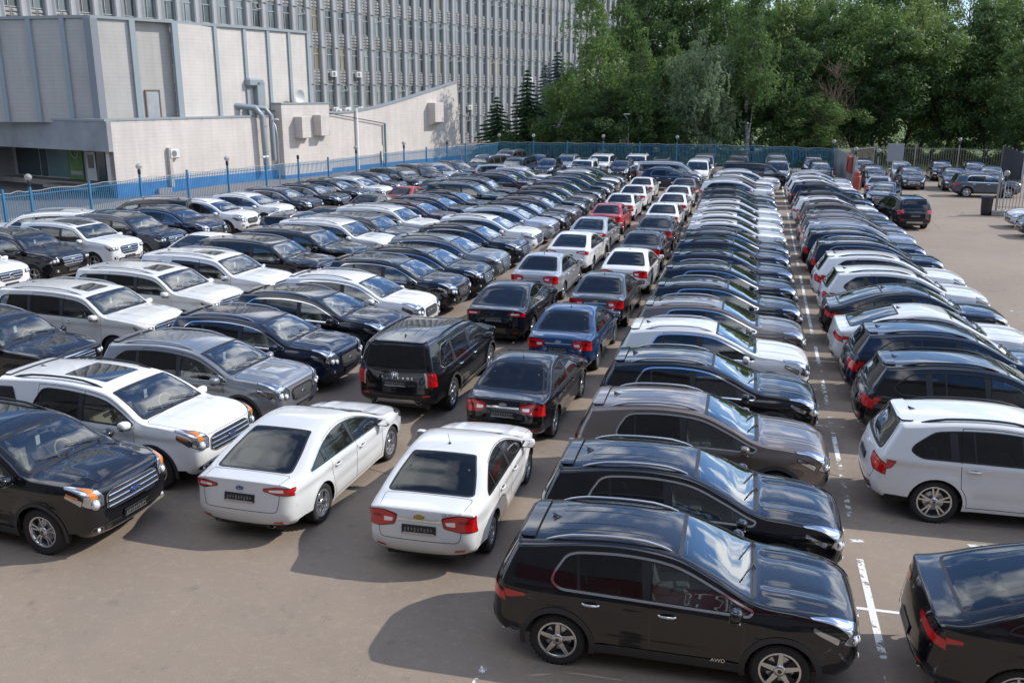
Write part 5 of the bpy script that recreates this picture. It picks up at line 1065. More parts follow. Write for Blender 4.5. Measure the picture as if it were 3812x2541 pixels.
q=MB(); [q.lathe([(.27,-.03),(.285,0),(.27,.03)],seg=18).xf() for _ in (0,)]; q.xf(loc=(.58,14.0,2.4)); q2=MB().lathe([(.27,-.03),(.285,0),(.27,.03)],seg=18).xf(loc=(.58,14.0,4.4)); q.join(q2); onwall('duct_flange',q,DUCT)
q=MB(); q.box(-1.2,-.4,14.5,15.4,5.2,7.9,bev=.05); q.box(-1.2,-.4,13.6,15.4,7.5,8.2,bev=.15); onwall('roof_hood',q,DUCT)
q=MB(); q.box(-2.2,-1.3,9.0,9.8,5.1,6.3,bev=.15); onwall('roof_fan',q,DUCT)
ACP=[]
def put_ac(x,y,z,rz,label):
    if not ACP:
        r=empty('air_conditioner'); MB().box(0.03,.36,-.42,.42,0,.62,bev=.03).build('casing',mat('ac_white',(.60,.59,.56),.45),r)
        q=MB().lathe([(0,.365),(.22,.365),(.23,.372),(.235,.36)],seg=20,axis='x'); q.xf(loc=(0,-.10,.31)); q.build('fan_grille',mat('fan_grey',(.16,.16,.16),.6),r); MB().box(0,.3,-.3,-.27,-.06,0).box(0,.3,.27,.3,-.06,0).build('bracket',GALV,r); ACP.append(r); c=r
    else: c=tree_copy(ACP[0],0,0)
    c.location=(x,y,z); c.rotation_euler=(0,0,rz); tag(c,label,'air conditioner','air conditioners on the walls'); return c
cb_,sb_=math.cos(BN-math.pi/2),math.sin(BN-math.pi/2)
def B2W(x,y): return bx+cb_*x-sb_*y, by+sb_*x+cb_*y
p=B2W(0,5.0); put_ac(p[0],p[1],2.35,BN-math.pi/2,'white air conditioner low on the pale wall above the blue plinth')
p=B2W(-1.4,25.3); put_ac(p[0],p[1],5.0,BN-math.pi/2,'white air conditioner on the low roof beside the wall box'); p=B2W(-1.4,26.6); put_ac(p[0],p[1],5.05,BN-math.pi/2,'white air conditioner on the low roof beside the white pipe')
# dish
r=empty('satellite_dish',*B2W(-.2,18.9),6.2,BN-math.pi/2); q=MB().lathe([(0,.0)]+[(a,.22*a*a/.36) for a in (.2,.4,.6)],seg=20,axis='x'); q.xf(loc=(.1,0,.5)); q.add([(.1,0,.5)],[]); q.build('dish',mat('dish_grey',(.5,.5,.48),.5),r); MB().tube([(0,0,0),(.1,0,.5)],.03,seg=6).build('dish_post',GALV,r); tag(r,'grey satellite dish on the roof of the projecting wall block','satellite dish')
# upper hall (set back), world plan points
UP=[(-55.7,58.9),(-45.66,57.45),(-44.34,60.18),(-42.97,63.13),(-40.81,67.74),(-39.26,76.44)]
ZB,ZT=4.95,12.0
U_=empty('upper_hall',0,0,0); U_.parent=B; U_.matrix_parent_inverse=mathutils.Matrix.Identity(4)
Binv=mathutils.Matrix.LocRotScale(Vector((bx,by,0)),mathutils.Euler((0,0,BN-math.pi/2)),None).inverted()
def toB(p): q=Binv@Vector((p[0],p[1],0)); return (q.x,q.y)
bpy.data.objects.remove(U_)
uq=[toB(p) for p in UP]
uq=[(uq[1][0]-13,uq[1][1]-4.0)]+uq[1:4]+[(uq[3][0]-.35,uq[3][1]+.05),(uq[3][0]+.15,uq[4][1]),(uq[3][0]+.3,uq[5][1]+.4)]
def vwall(a,b,z0,z1,mb,th=.3):
    a=np.array(a);b=np.array(b);d=(b-a)/np.linalg.norm(b-a);n=np.array([d[1],-d[0]]); v=[(*a,z0),(*b,z0),(*b,z1),(*a,z1),(*(a-n*th),z0),(*(b-n*th),z0),(*(b-n*th),z1),(*(a-n*th),z1)]
    mb.add(v,[(0,1,2,3),(5,4,7,6),(3,2,6,7),(0,4,5,1),(1,5,6,2),(4,0,3,7)]); return mb
q=MB(); vwall(uq[0],uq[1],ZB,ZT,q); vwall(uq[1],uq[2],ZB,ZT,q); q.build('hall_wall',SID_SHADE,B)
a_,b_=uq[2],uq[3]; q=MB(); rec=.45; vwall((a_[0]-rec,a_[1]),(b_[0]-rec,b_[1]),ZB,ZT,q); q.build('recessed_wall',SID_SHADE,B)
q=MB(); vwall(uq[3],uq[6],ZB,ZT,q); q.box(uq[6][0]-12,uq[6][0]-.02,uq[6][1]-.35,uq[6][1],ZB,ZT-.01); q.build('hall_side_wall',SID,B)
q=MB().box(uq[6][0]-14,uq[1][0]-1.2,uq[1][1]+.5,uq[6][1]-.4,ZT-.5,ZT-.1); q.build('hall_roof',CONC,B)
q=MB()
for a,b in zip(uq[:-1],uq[1:]):
    if a is uq[3]: continue
    a=np.array(a);b=np.array(b);d=(b-a)/np.linalg.norm(b-a);n=np.array([d[1],-d[0]]); vwall(a+n*.16-d*.05,b+n*.16+d*.05,ZT+.003,ZT+.20,q,.7)
q.build('roof_edge',TRIM,B)
def pil(a,b,t,w,m,proj_=.18,z0=ZB,z1=ZT):
    a=np.array(a);b=np.array(b);d=(b-a)/np.linalg.norm(b-a);n=np.array([d[1],-d[0]]); c=a+(b-a)*t; mb=MB(); vwall(c-d*w/2+n*proj_,c+d*w/2+n*proj_,z0,z1-.003,mb,proj_+.1); mb.build('pilaster',m,B)
L0=np.linalg.norm(np.array(uq[1])-np.array(uq[0]))
for t in (.04,.24,.44,.64,.84): pil(uq[0],uq[1],t,.36,PIL)
pil(uq[0],uq[1],.992,.55,PILD,.22); pil(uq[1],uq[2],.06,.45,PILD,.22); pil(uq[1],uq[2],.97,.42,PIL,.22); pil(uq[2],uq[3],1.0,.46,PIL,.22)
for t in (.27,.48,.66,.83,.99): pil(uq[3],uq[6],t,.30,PIL,.14)
dm=(np.array(uq[2])+(np.array(uq[3])-np.array(uq[2]))*.42); q=MB().box(-.02,.06,-.5,.5,ZB+.1,ZB+2.15); th=math.atan2(uq[3][1]-uq[2][1],uq[3][0]-uq[2][0])-math.pi/2
q.xf(M=[[math.cos(th),-math.sin(th),0],[math.sin(th),math.cos(th),0],[0,0,1]],loc=(dm[0]-rec+.02,dm[1],0)); o=q.build('door',mixnoise(mat('grey_steel_door',(.33,.35,.37),.5),(.33,.35,.37),(.27,.27,.26),1.2,lo=.4,hi=.8),B)
q=MB()
for y0,y1 in ((-.60,-.5),(.5,.60)): q.box(.0,.09,y0,y1,ZB+.1,ZB+2.2)
q.box(.0,.09,-.6,.6,ZB+2.2,ZB+2.28); q.xf(M=[[math.cos(th),-math.sin(th),0],[math.sin(th),math.cos(th),0],[0,0,1]],loc=(dm[0]-rec+.02,dm[1],0)); q.build('door_frame',mat('rusty_frame',(.16,.11,.08),.7),o)
# canopy and shop front under it
cf=[toB((-43.77,55.57)),toB((-55.6,59.13))]; q=MB(); a,b=np.array(cf[1]),np.array(cf[0]); d=(b-a)/np.linalg.norm(b-a); a=a-d*22
vwall(a,b,3.05,5.10,q,.35); q.build('canopy_fascia',FASC,B)
q=MB(); n=np.array([d[1],-d[0]]); vwall(a-d*0+n*.06,b-d*.1+n*.06,5.103,5.25,q,.6); q.build('roof_edge',TRIM,B)
q=MB(); A0=a-n*.3;B0=b-n*.3-d*.9; v=[(*A0,3.12),(*B0,3.12),(*(B0-n*10),3.12),(*(A0-n*10),3.12)]; v+= [(x,y,4.88) for x,y,z in v]; q.add(v,[(3,2,1,0),(4,5,6,7),(0,1,5,4),(2,3,7,6)]); q.build('canopy_soffit',FASC,B)
q=MB(); S0=b-n*4.95; S1=a-n*4.95; vwall(S1,S0,.25,3.1,q,.25); q.build('shop_wall',SID_SHADE,B)
W0=np.array(toB((-51.6,63.4)))
GREEN=mixnoise(mat('green_poster',(.05,.16,.03),.5),(.04,.14,.03),(.16,.26,.05),.9)
def panel(s0,s1,z0,z1,m,name,off=.03,th=.05,par=None): mb=MB(); vwall(S0-d*s1+n*off,S0-d*s0+n*off,z0,z1,mb,th); return mb.build(name,m,par or B)
SHOPG=mat('shop_glass',(.045,.065,.07),.12,0,Coat_Weight=1.0)
panel(12.45,15.3,.35,2.6,mat('curtained_glass',(.12,.19,.19),.2),'shop_window'); panel(15.4,16.3,.35,2.6,SHOPG,'shop_window'); panel(16.45,19.7,.35,2.6,SHOPG,'shop_window'); panel(12.4,19.8,2.65,3.05,mat('dark_header',(.03,.035,.04),.5),'window_header')
panel(10.45,12.3,.28,3.05,GREEN,'poster',.10); q=MB().lathe([(.42,.0),(.50,.0),(.50,.02),(.42,.02)],seg=24,axis='y'); 
ps=S0-d*11.35+n*.16; ang=math.atan2(d[1],d[0]); q.xf(M=[[math.cos(ang),-math.sin(ang),0],[math.sin(ang),math.cos(ang),0],[0,0,1]],loc=(ps[0],ps[1],2.45)); q.build('poster_ring',mat('poster_white',(.55,.55,.5),.5),B)
panel(10.6,12.15,.65,.95,mat('poster_lettering',(.35,.33,.30),.5),'poster_lettering',.13)
o=panel(8.8,10.0,.28,2.5,mat('white_upvc',(.62,.62,.60),.4),'door',.10); panel(9.05,9.75,1.25,2.3,SHOPG,'door_pane',.125,.02); panel(7.6,8.6,.28,2.7,SHOPG,'shop_window',.08)
q=MB(); vwall(S1+n*1.2,S0+n*1.2,-.19,.22,q,1.2); q.build('entrance_step',mixnoise(mat('pink_step',(.34,.28,.25),.8),(.36,.29,.26),(.27,.23,.2),1.5),B)
q=MB(); e0=S0-d*8.2+n*2.6; vwall(e0-d*4.0,e0+d*2.6,-.19,.10,q,1.5); q.build('entrance_step',CONC,B)
q=MB(); r0=S0-d*20.2; q.add([(*(r0),-.2),(*(r0+n*4.6),-.2),(*(r0+n*4.6),3.1),(*r0,3.1),(*(r0-d*.3),-.2),(*(r0+n*4.6-d*.3),-.2),(*(r0+n*4.6-d*.3),3.1),(*(r0-d*.3),3.1)],[(0,1,2,3),(5,4,7,6),(1,5,6,2)]); q.build('side_wall',SID_SHADE,B)
tag(B,'pale windowless siding building with blue plinth, blue grey pilasters and curved wall top','building')
# ---- concrete tower block -------------------------------------------
TH=math.radians(90-15.2); TK=1.12; tw=empty('office_tower',-47.0*TK,93.0*TK,6.9*(1-TK),TH-math.pi/2); tw.scale=(TK,TK,TK)
CT=mixnoise(mat('tower_concrete',(.33,.33,.335),.85),(.35,.35,.36),(.25,.25,.255),.22,lo=.3,hi=.7,bump=.2,bscale=6,c3=(.22,.215,.21),s3=.8)
CTL=mixnoise(mat('tower_pillar_concrete',(.40,.40,.41),.85),(.375,.375,.38),(.29,.29,.295),.25,lo=.3,hi=.7,bump=.15,bscale=8)
PANEL=mixnoise(mat('tower_spandrel_block',(.33,.32,.30),.9),(.36,.35,.33),(.20,.19,.175),.7,lo=.35,hi=.65)
WFR=mat('old_window_frame',(.34,.34,.33),.6); WG=[mat('window_glass_a',(.10,.125,.13),.08,0,Coat_Weight=1.0),mat('window_glass_b',(.055,.062,.065),.08,0,Coat_Weight=1.0),mat('window_glass_curtain',(.19,.22,.22),.2,0,Coat_Weight=1.0),mat('window_glass_warm',(.20,.18,.12),.2,0,Coat_Weight=1.0)]
SP=2.11; FL=3.83; NB0,NB1=-18,45; NF=7; Z0=.35
q=MB().box(-14,-.30,NB0*SP-1,NB1*SP+1,-.2,30); q.build('wall',CT,tw)
pm=MB(); prof=[(0,-.44),(.34,-.44),(.42,-.34),(.30,-.15),(.28,0),(.30,.15),(.42,.34),(.34,.44),(0,.44)]
pm.prism([(a-.3,b) for a,b in prof],-.2,30,axis='z'); 
for k in range(8): pm.box(-.3,.135,-.45,.45,Z0+k*FL-.0,Z0+k*FL+.05)
pmesh=pm.mesh('pillar',CTL)
for b in range(NB0,NB1+1):
    o=bpy.data.objects.new('pillar',pmesh); COL.objects.link(o); o.parent=tw; o.location=(0,b*SP,0)
sp=MB().box(-.303,-.294,-.64,.64,0,27.5)
for k in range(7):                                    # floor band: pillowed block panel under each window
    z=Z0+k*FL
    sp.box(-.299,-.22,-.62,.62,z+.03,z+.10); sp.box(-.299,-.20,-.03,.03,z+.1,z+1.42)
    for c in range(2):
        for r_ in range(4):
            y0=-.64+c*.68+.05; z0=z+.14+r_*.32; sp.add([(-.24,y0,z0),(-.24,y0+.54,z0),(-.24,y0+.54,z0+.28),(-.24,y0,z0+.28),(-.17,y0+.10,z0+.07),(-.17,y0+.44,z0+.07),(-.17,y0+.44,z0+.21),(-.17,y0+.10,z0+.21)],[(0,1,5,4),(1,2,6,5),(2,3,7,6),(3,0,4,7),(4,5,6,7)])
spm=sp.mesh('bay_panel',PANEL)
for b in range(NB0,NB1): o=bpy.data.objects.new('bay_panel',spm); COL.objects.link(o); o.parent=tw; o.location=(0,(b+.5)*SP,0)
def win(gi,op):
    w=MB(); z0,z1=1.46,3.80; w.box(-.299,-.27,-.62,.62,z0,z1,mat=1)
    for y0,y1,a,c in ((-.64,-.58,z0,z1),(.58,.64,z0,z1),(-.58,.58,z0,z0+.06),(-.58,.58,z1-.06,z1),(-.58,.58,z1-.75,z1-.68),(-.20,-.15,z0,z1-.75)): w.box(-.268,-.20,y0,y1,a,c,mat=0)
    if op: w.add([(-.20,-.1,z1-.1),(-.20,.5,z1-.1),(.10,.5,z1-.62),(.10,-.1,z1-.62),(-.20,-.06,z1-.14),(-.20,.46,z1-.14),(.08,.46,z1-.58),(.08,-.06,z1-.58)],[(0,1,5,4),(1,2,6,5),(2,3,7,6),(3,0,4,7)],mat=0)
    return w
WM=[(win(g_,op),g_,op) for g_ in range(4) for op in (0,1)]
wmesh={(g_,op):w.mesh('window',[WFR,WG[g_]]) for w,g_,op in WM}
cnt=0; rest=MB()
order=[(b,k) for b in range(NB0,NB1) for k in range(NF)]
vis=[(b,k) for b,k in order if (b<4 and k>=2 and b>=-1) or (-15<=b<0 and k in(2,3,4)) or (4<=b<25 and k in (2,3))][:100]; vis=set(vis)
random.seed(5)
for b,k in order:
    gi=random.choices((0,1,2,3),(5,3,3,.8))[0]; op=1 if random.random()<.16 else 0
    if (b,k) in vis:
        o=bpy.data.objects.new('window',wmesh[(gi,op)]); COL.objects.link(o); o.parent=tw; o.location=(0,(b+.5)*SP,Z0+k*FL)
    else:
        w=MB().join(WM[gi*2+op][0],{0:0,1:1+gi}); w.xf(loc=(0,(b+.5)*SP,Z0+k*FL)); rest.join(w)
o=rest.build('windows',[WFR]+WG,tw); o['kind']='stuff'
tag(tw,'tall grey concrete office block with ribbed pillars and tiers of narrow windows','building')
ct,st_=math.cos(TH-math.pi/2),math.sin(TH-math.pi/2)
def T2W(x,y): return TK*(-47.0+ct*x-st_*y), TK*(93.0+st_*x+ct*y)
acs=[(-14,4,'high on the tower above the siding hall roof'),(-1,2,'on the tower beside the hall end wall'),(1,2,'on the tower two bays from the hall end'),(3,2,'on the tower four bays from the hall end'),(1,1,'low on the tower just above the projecting block'),(2,1,'low on the tower, second above the projecting block'),(3,1,'low on the tower, third above the projecting block'),(8,1,'low on the tower above the sagging roof edge'),(10,1,'low on the tower where the wall top starts to rise'),(14,1,'low on the tower beside the wall tip'),(17,1,'low on the tower behind the first spruce gap'),(19,0,'near the foot of the tower beside the wall tip'),(20,0,'near the foot of the tower, next to another unit'),(21,1,'low on the tower between wall tip and small spruce'),(22,2,'midway up the tower above the small spruce'),(28,2,'midway up the tower left of the blue spruce'),(30,2,'midway up the tower behind the blue spruce tip')]
for b,k,lb in acs:
    x,y=T2W(-.05,(b+.5)*SP+.2); put_ac(x,y,6.9+TK*(Z0+k*FL+.75-6.9),TH-math.pi/2,'white air conditioner '+lb).scale=(TK,TK,TK)
# ---- buildings behind the camera, seen only in reflections ----------------
SHOWM=mixnoise(mat('showroom_cladding',(.10,.10,.105),.5),(.09,.09,.095),(.13,.13,.135),.4); SIGNR=mat('red_sign',(.12,.010,.012),.35)
sr_=empty('showroom',0,-3.0,0); MB().box(-60,60,-14,0,0,14.0).box(-60.2,60.2,-14,.25,14.0,14.5).build('wall',SHOWM,sr_)
MB().box(-9,12,.02,.25,3.5,4.8,bev=.1).build('sign_band',SIGNR,sr_); text_mesh('АВТОМОТО',.62,MAT[15],'lettering',sr_,(1.2,.26,4.15),(math.radians(90),0,math.radians(180)),.02); q=MB()
for k in range(18): q.box(-44+k*5,-40.6+k*5,.01,.06,.4,2.9)
q.build('shop_window',SHOPG,sr_); tag(sr_,'dark clad showroom with a red sign band','building')
# ------------------------------------------------------------------ trees
def leafmat(name,c1,c2,trans=.35,ns=.35):
    m=bpy.data.materials.new(name); m.use_nodes=True; t=m.node_tree; b=t.nodes['Principled BSDF']; L=t.links.new
    at=nd(t,'ShaderNodeAttribute',attribute_name='tone'); oi=nd(t,'ShaderNodeObjectInfo')
    ad=nd(t,'ShaderNodeMath',operation='MULTIPLY_ADD'); L(oi.outputs['Random'],ad.inputs[0]); ad.inputs[1].default_value=.35; L(at.outputs['Fac'],ad.inputs[2])
    mi=nd(t,'ShaderNodeMixRGB'); L(ad.outputs[0],mi.inputs[0]); mi.inputs[1].default_value=(*c1,1); mi.inputs[2].default_value=(*c2,1); mi.use_clamp=True
    L(mi.outputs[0],b.inputs['Base Color']); b.inputs['Roughness'].default_value=.55; b.inputs['Specular IOR Level'].default_value=.3
    tr=nd(t,'ShaderNodeBsdfTranslucent'); hs=nd(t,'ShaderNodeHueSaturation',i_Value=1.5,i_Saturation=1.1); L(mi.outputs[0],hs.inputs['Color']); L(hs.outputs[0],tr.inputs[0]); ms=nd(t,'ShaderNodeMixShader'); ms.inputs[0].default_value=trans
    L(b.outputs[0],ms.inputs[1]); L(tr.outputs[0],ms.inputs[2]); L(ms.outputs[0],t.nodes['Material Output'].inputs[0]); return m
def leaves_mesh(name,P,Nn,S,tone,m,asp=.6,rng=None):
    """one small folded leaf spray per point"""
    n=len(P); rng=rng or np.random.default_rng(3)
    r=rng.normal(size=(n,3)); t=np.cross(Nn,r); t/=np.linalg.norm(t,axis=1)[:,None]+1e-9; b=np.cross(Nn,t)
    S=S[:,None]; v=np.stack([P-t*S, P-b*S*asp*.6+t*S*.1+Nn*S*.15, P+t*S, P+b*S*asp*.6-t*S*.1+Nn*S*.15],1).reshape(-1,3)
    me=bpy.data.meshes.new(name); me.vertices.add(4*n); me.vertices.foreach_set('co',v.astype(np.float32).ravel()); me.loops.add(4*n); me.loops.foreach_set('vertex_index',np.arange(4*n,dtype=np.int32)); me.polygons.add(n); me.polygons.foreach_set('loop_start',np.arange(n,dtype=np.int32)*4)
    me.update(calc_edges=True); a=me.attributes.new('tone','FLOAT','POINT'); a.data.foreach_set('value',np.repeat(tone,4).astype(np.float32)); me.materials.append(m); return me
def bark(name,c1,c2,s=3,birch=False):
    m=mixnoise(mat(name,c1,.85),c1,c2,s,lo=.4,hi=.6,bump=.5)
    if birch:
        t,b=nodes(m); mp=nd(t,'ShaderNodeMapping'); mp.inputs['Scale'].default_value=(1,1,5); n=[x for x in t.nodes if x.type=='TEX_NOISE'][0]; tc=[x for x in t.nodes if x.type=='TEX_COORD'][0]; t.links.new(tc.outputs['Object'],mp.inputs[0]); t.links.new(mp.outputs[0],n.inputs['Vector'])
    return m
BARK=bark('grey_bark',(.075,.062,.05),(.035,.03,.025)); BIRCHB=bark('birch_bark',(.42,.40,.37),(.06,.055,.05),1.6,True); DEADB=bark('dead_bark',(.17,.11,.075),(.10,.07,.05))
LG_D=leafmat('leaf_dark_green',(0.032,0.067,0.022),(0.101,0.160,0.052)); LG_M=leafmat('leaf_mid_green',(0.052,0.098,0.028),(0.157,0.229,0.072)); LG_Y=leafmat('leaf_yellow_green',(0.091,0.143,0.042),(0.258,0.316,0.109)); LG_B=leafmat('leaf_birch',(0.055,0.106,0.032),(0.174,0.251,0.078)); LG_P=leafmat('leaf_pale_willow',(0.098,0.145,0.077),(0.216,0.274,0.153))
NEED=leafmat('needles_green',(.030,.070,.025),(.090,.165,.060),.2); NEEDB=leafmat('needles_blue',(.065,.105,.11),(.18,.24,.25),.2)
def limb_path(rng,a,b,sag=.0,k=5,wob=.12):
    a=np.array(a,float);b=np.array(b,float);L=np.linalg.norm(b-a); out=[]
    for i in range(k+1):
        t=i/k; p=a+(b-a)*t; p=p+rng.normal(size=3)*wob*L*.12*math.sin(math.pi*t); p[2]+=sag*L*math.sin(math.pi*t); out.append(p)
    return out
def make_tree(seed,h,rad,kind='broad',lean=(0,0),base_z=.22,n=9000,lm=None,bm=None,size=.17,twin=False):
    """empty with trunk and crown; crown is a cloud of leaf sprays grouped into clumps round the limb ends"""
    rng=np.random.default_rng(seed); r=empty('tree'); tk=MB(); lean=np.array([lean[0],lean[1],0.])
    top=np.array([0,0,h*.9])+lean*h; tp=limb_path(rng,(0,0,-.3),top,k=9,wob=.12 if twin else .5); rr=np.linspace(h*.013+.05,.03,10); tk.tube(tp,rr,seg=8)
    if twin: t2=limb_path(rng,tp[0],top+np.array([rad*.22,0,-h*.15]),k=8,wob=.2); tk.tube(t2,np.linspace(h*.009+.03,.03,9),seg=7)
    clumps=[]; nl={'broad':46,'birch':40,'willow':34}[kind]
    for i in range(nl):
        t=base_z+(1-base_z)*((i+rng.random())/nl); az=i*2.399+rng.normal()*.4
        env={'broad':math.sin(math.pi*min(1,(t-base_z*.6)/(1-base_z*.6))**.75)**.6,'birch':(1-t)**.55*1.25 if t>.35 else .95,'willow':math.sin(math.pi*(t*.8+.1))**.7}[kind]
        R=rad*max(.12,env)*(.55+.5*rng.random()); ti=min(9,t*.92*9); k0=int(ti); b0=tp[min(k0,9)]+(tp[min(k0+1,9)]-tp[min(k0,9)])*(ti-k0)
        up={'broad':.35,'birch':.15,'willow':.1}[kind]; e=b0+np.array([math.cos(az)*R,math.sin(az)*R,R*up*(1+rng.random())+(.3 if t>.8 else 0)])
        if e[2]>h: e[2]=h
        lp=limb_path(rng,b0,e,sag=.06,k=4); tk.tube(lp,np.linspace(max(.03,.035+.06*(1-t)),.012,5),seg=5)
        clumps.append((e,R)); 
        for q in range(2): m_=lp[2]+(e-lp[2])*rng.random()+rng.normal(size=3)*R*.22; clumps.append((m_,R*.8))
    clumps.append((tp[-1],rad*.4))
    C=np.array([c for c,_ in clumps]); RR=np.array([max(.5,min(1.7,.34*r_+.25)) for _,r_ in clumps])*(rad/3.6)**.5
    w=RR**2; idx=rng.choice(len(C),size=n,p=w/w.sum()); d=rng.normal(size=(n,3)); d/=np.linalg.norm(d,axis=1)[:,None]; rad_=rng.random(n)**.45
    P=C[idx]+d*(RR[idx]*rad_)[:,None]*np.array([1,1,.72]); Nn=d+rng.normal(size=(n,3))*.55+np.array([0,0,.35])
    if kind!='broad':
        drop=rng.random(n)**1.4*RR[idx]*(1.5 if kind=='birch' else 1.2); ang=rng.integers(0,14,n)*.449; rr_=RR[idx]*(.25+.8*rng.random(n)*.9); q=rng.integers(0,9,n)
        sx=np.sin(idx*12.9898+q*78.233)*43758.5453; sx-=np.floor(sx); sy=np.sin(idx*39.346+q*11.135)*24634.6345; sy-=np.floor(sy)
        mask=rng.random(n)<.68; st=C[idx]+np.stack([(sx-.5)*2*RR[idx],(sy-.5)*2*RR[idx],-drop],1)+rng.normal(size=(n,3))*.09; P[mask]=st[mask]; Nn[mask]=rng.normal(size=(int(mask.sum()),3))*np.array([1,1,.35])
    P=P[P[:,2]>.4*1.0] if False else P
    Nn/=np.linalg.norm(Nn,axis=1)[:,None]; P[:,2]=np.maximum(P[:,2],.3)
    tone=np.clip(rng.normal(.30,.16,n)+.22*(np.sin(idx*7.13)),0,1); S=size*(.6+.8*rng.random(n))
    me=leaves_mesh('crown',P,Nn,S,tone,lm,rng=rng); tk.build('trunk',bm,r); o=bpy.data.objects.new('crown',me); COL.objects.link(o); o.parent=r
    return r
def make_spruce(seed,h,rad,m):
    rng=np.random.default_rng(seed); r=empty('spruce'); tk=MB(); tk.tube([(0,0,-.3),(0,0,h*.5),(0,0,h)],[.18,.10,.015],seg=8); P=[];N=[];T=[];S=[]
    z=h*.04
    while z<h*.985:
        t=z/h; R=rad*(1-t)**.85*(.85+.3*rng.random())+.08; nb=max(5,int(13*(1-t)+4)); ph=rng.random()*6
        for i in range(nb):
            a=ph+i*2*math.pi/nb+rng.normal()*.12; L=R*(.8+.35*rng.random()); e=np.array([math.cos(a)*L,math.sin(a)*L,z-L*.30]); s=np.array([0,0,z]); 
            if L>.5: tk.tube([s,(s+e)/2+[0,0,-.02*L],e+[0,0,L*.06]],[.03,.02,.008],seg=4)
            k=int(30+L*60); tt=rng.random(k)**.7; side=rng.normal(size=k)*.20*L*(1.05-tt)+rng.normal(size=k)*.04; per=np.array([-math.sin(a),math.cos(a),0])
            p=s+np.outer(tt,(e-s))+np.outer(side,per); p[:,2]+=L*.06*tt**2-abs(side)*.35-rng.random(k)*.12; P.append(p); N.append(rng.normal(size=(k,3))*.5+[0,0,.9]); T.append(np.clip(.15+.55*tt+rng.normal(size=k)*.12,0,1)); S.append(np.full(k,.15)*(.6+.7*rng.random(k)))
        z+=.30+.12*rng.random()+.10*(1-t)
    P=np.vstack(P);N=np.vstack(N);N/=np.linalg.norm(N,axis=1)[:,None]; me=leaves_mesh('crown',P,N,np.concatenate(S),np.concatenate(T),m,asp=.55,rng=rng)
    tk.build('trunk',BARK,r); o=bpy.data.objects.new('crown',me); COL.objects.link(o); o.parent=r; return r
def tset(o,x,y,rz,sc,label,cat='tree',group='trees beyond the far fence',name=None):
    o.location=(x,y,-.3); o.rotation_euler=(0,0,rz); o.scale=(sc,sc,sc) if np.isscalar(sc) else sc; tag(o,label,cat,group)
    if name: o.name=name
    return o
src={'birch':[make_tree(11,17,3.6,'birch',(.03,0),.14,15000,LG_B,BIRCHB,.16),make_tree(12,17,3.4,'birch',(-.05,0),.16,15000,LG_B,BIRCHB,.16)],
 'broad':[make_tree(21,17,4.4,'broad',(.01,0),.12,16000,LG_M,BARK,.19),make_tree(22,17,4.0,'broad',(-.02,.01),.16,16000,LG_D,BARK,.19),make_tree(23,17,4.6,'broad',(.03,0),.10,16000,LG_Y,BARK,.19)],
 'fork':[make_tree(51,19,3.3,'birch',(.0,0),.42,9500,LG_B,BIRCHB,.16,twin=True)],
 'willow':[make_tree(31,14,4.0,'willow',(.02,0),.10,16000,LG_P,BARK,.18)]}
used={}
def plant(kind,v,x,y,h,wd,rz,label,name='broadleaf_tree'):
    s=src[kind][v]; h0={'fork':19,'birch':17,'broad':17,'willow':14}[kind]; r0={'fork':3.3,'birch':3.5,'broad':4.4,'willow':4.0}[kind]; sc=(wd/r0,wd/r0,h/h0*(1.09 if h>16.5 else 1.0))
    if (kind,v) in used: s=tree_copy(s,0,0)
    used[(kind,v)]=1; s.name=name; return tset(s,x,y,rz,sc,label)
def col(xp,d):   # ground point on picture column xp at depth d (source pixels of the survey)
    l=(xp-1906)/3549*d; y=math.radians(15); return l*math.cos(y)-d*math.sin(y), l*math.sin(y)+d*math.cos(y)
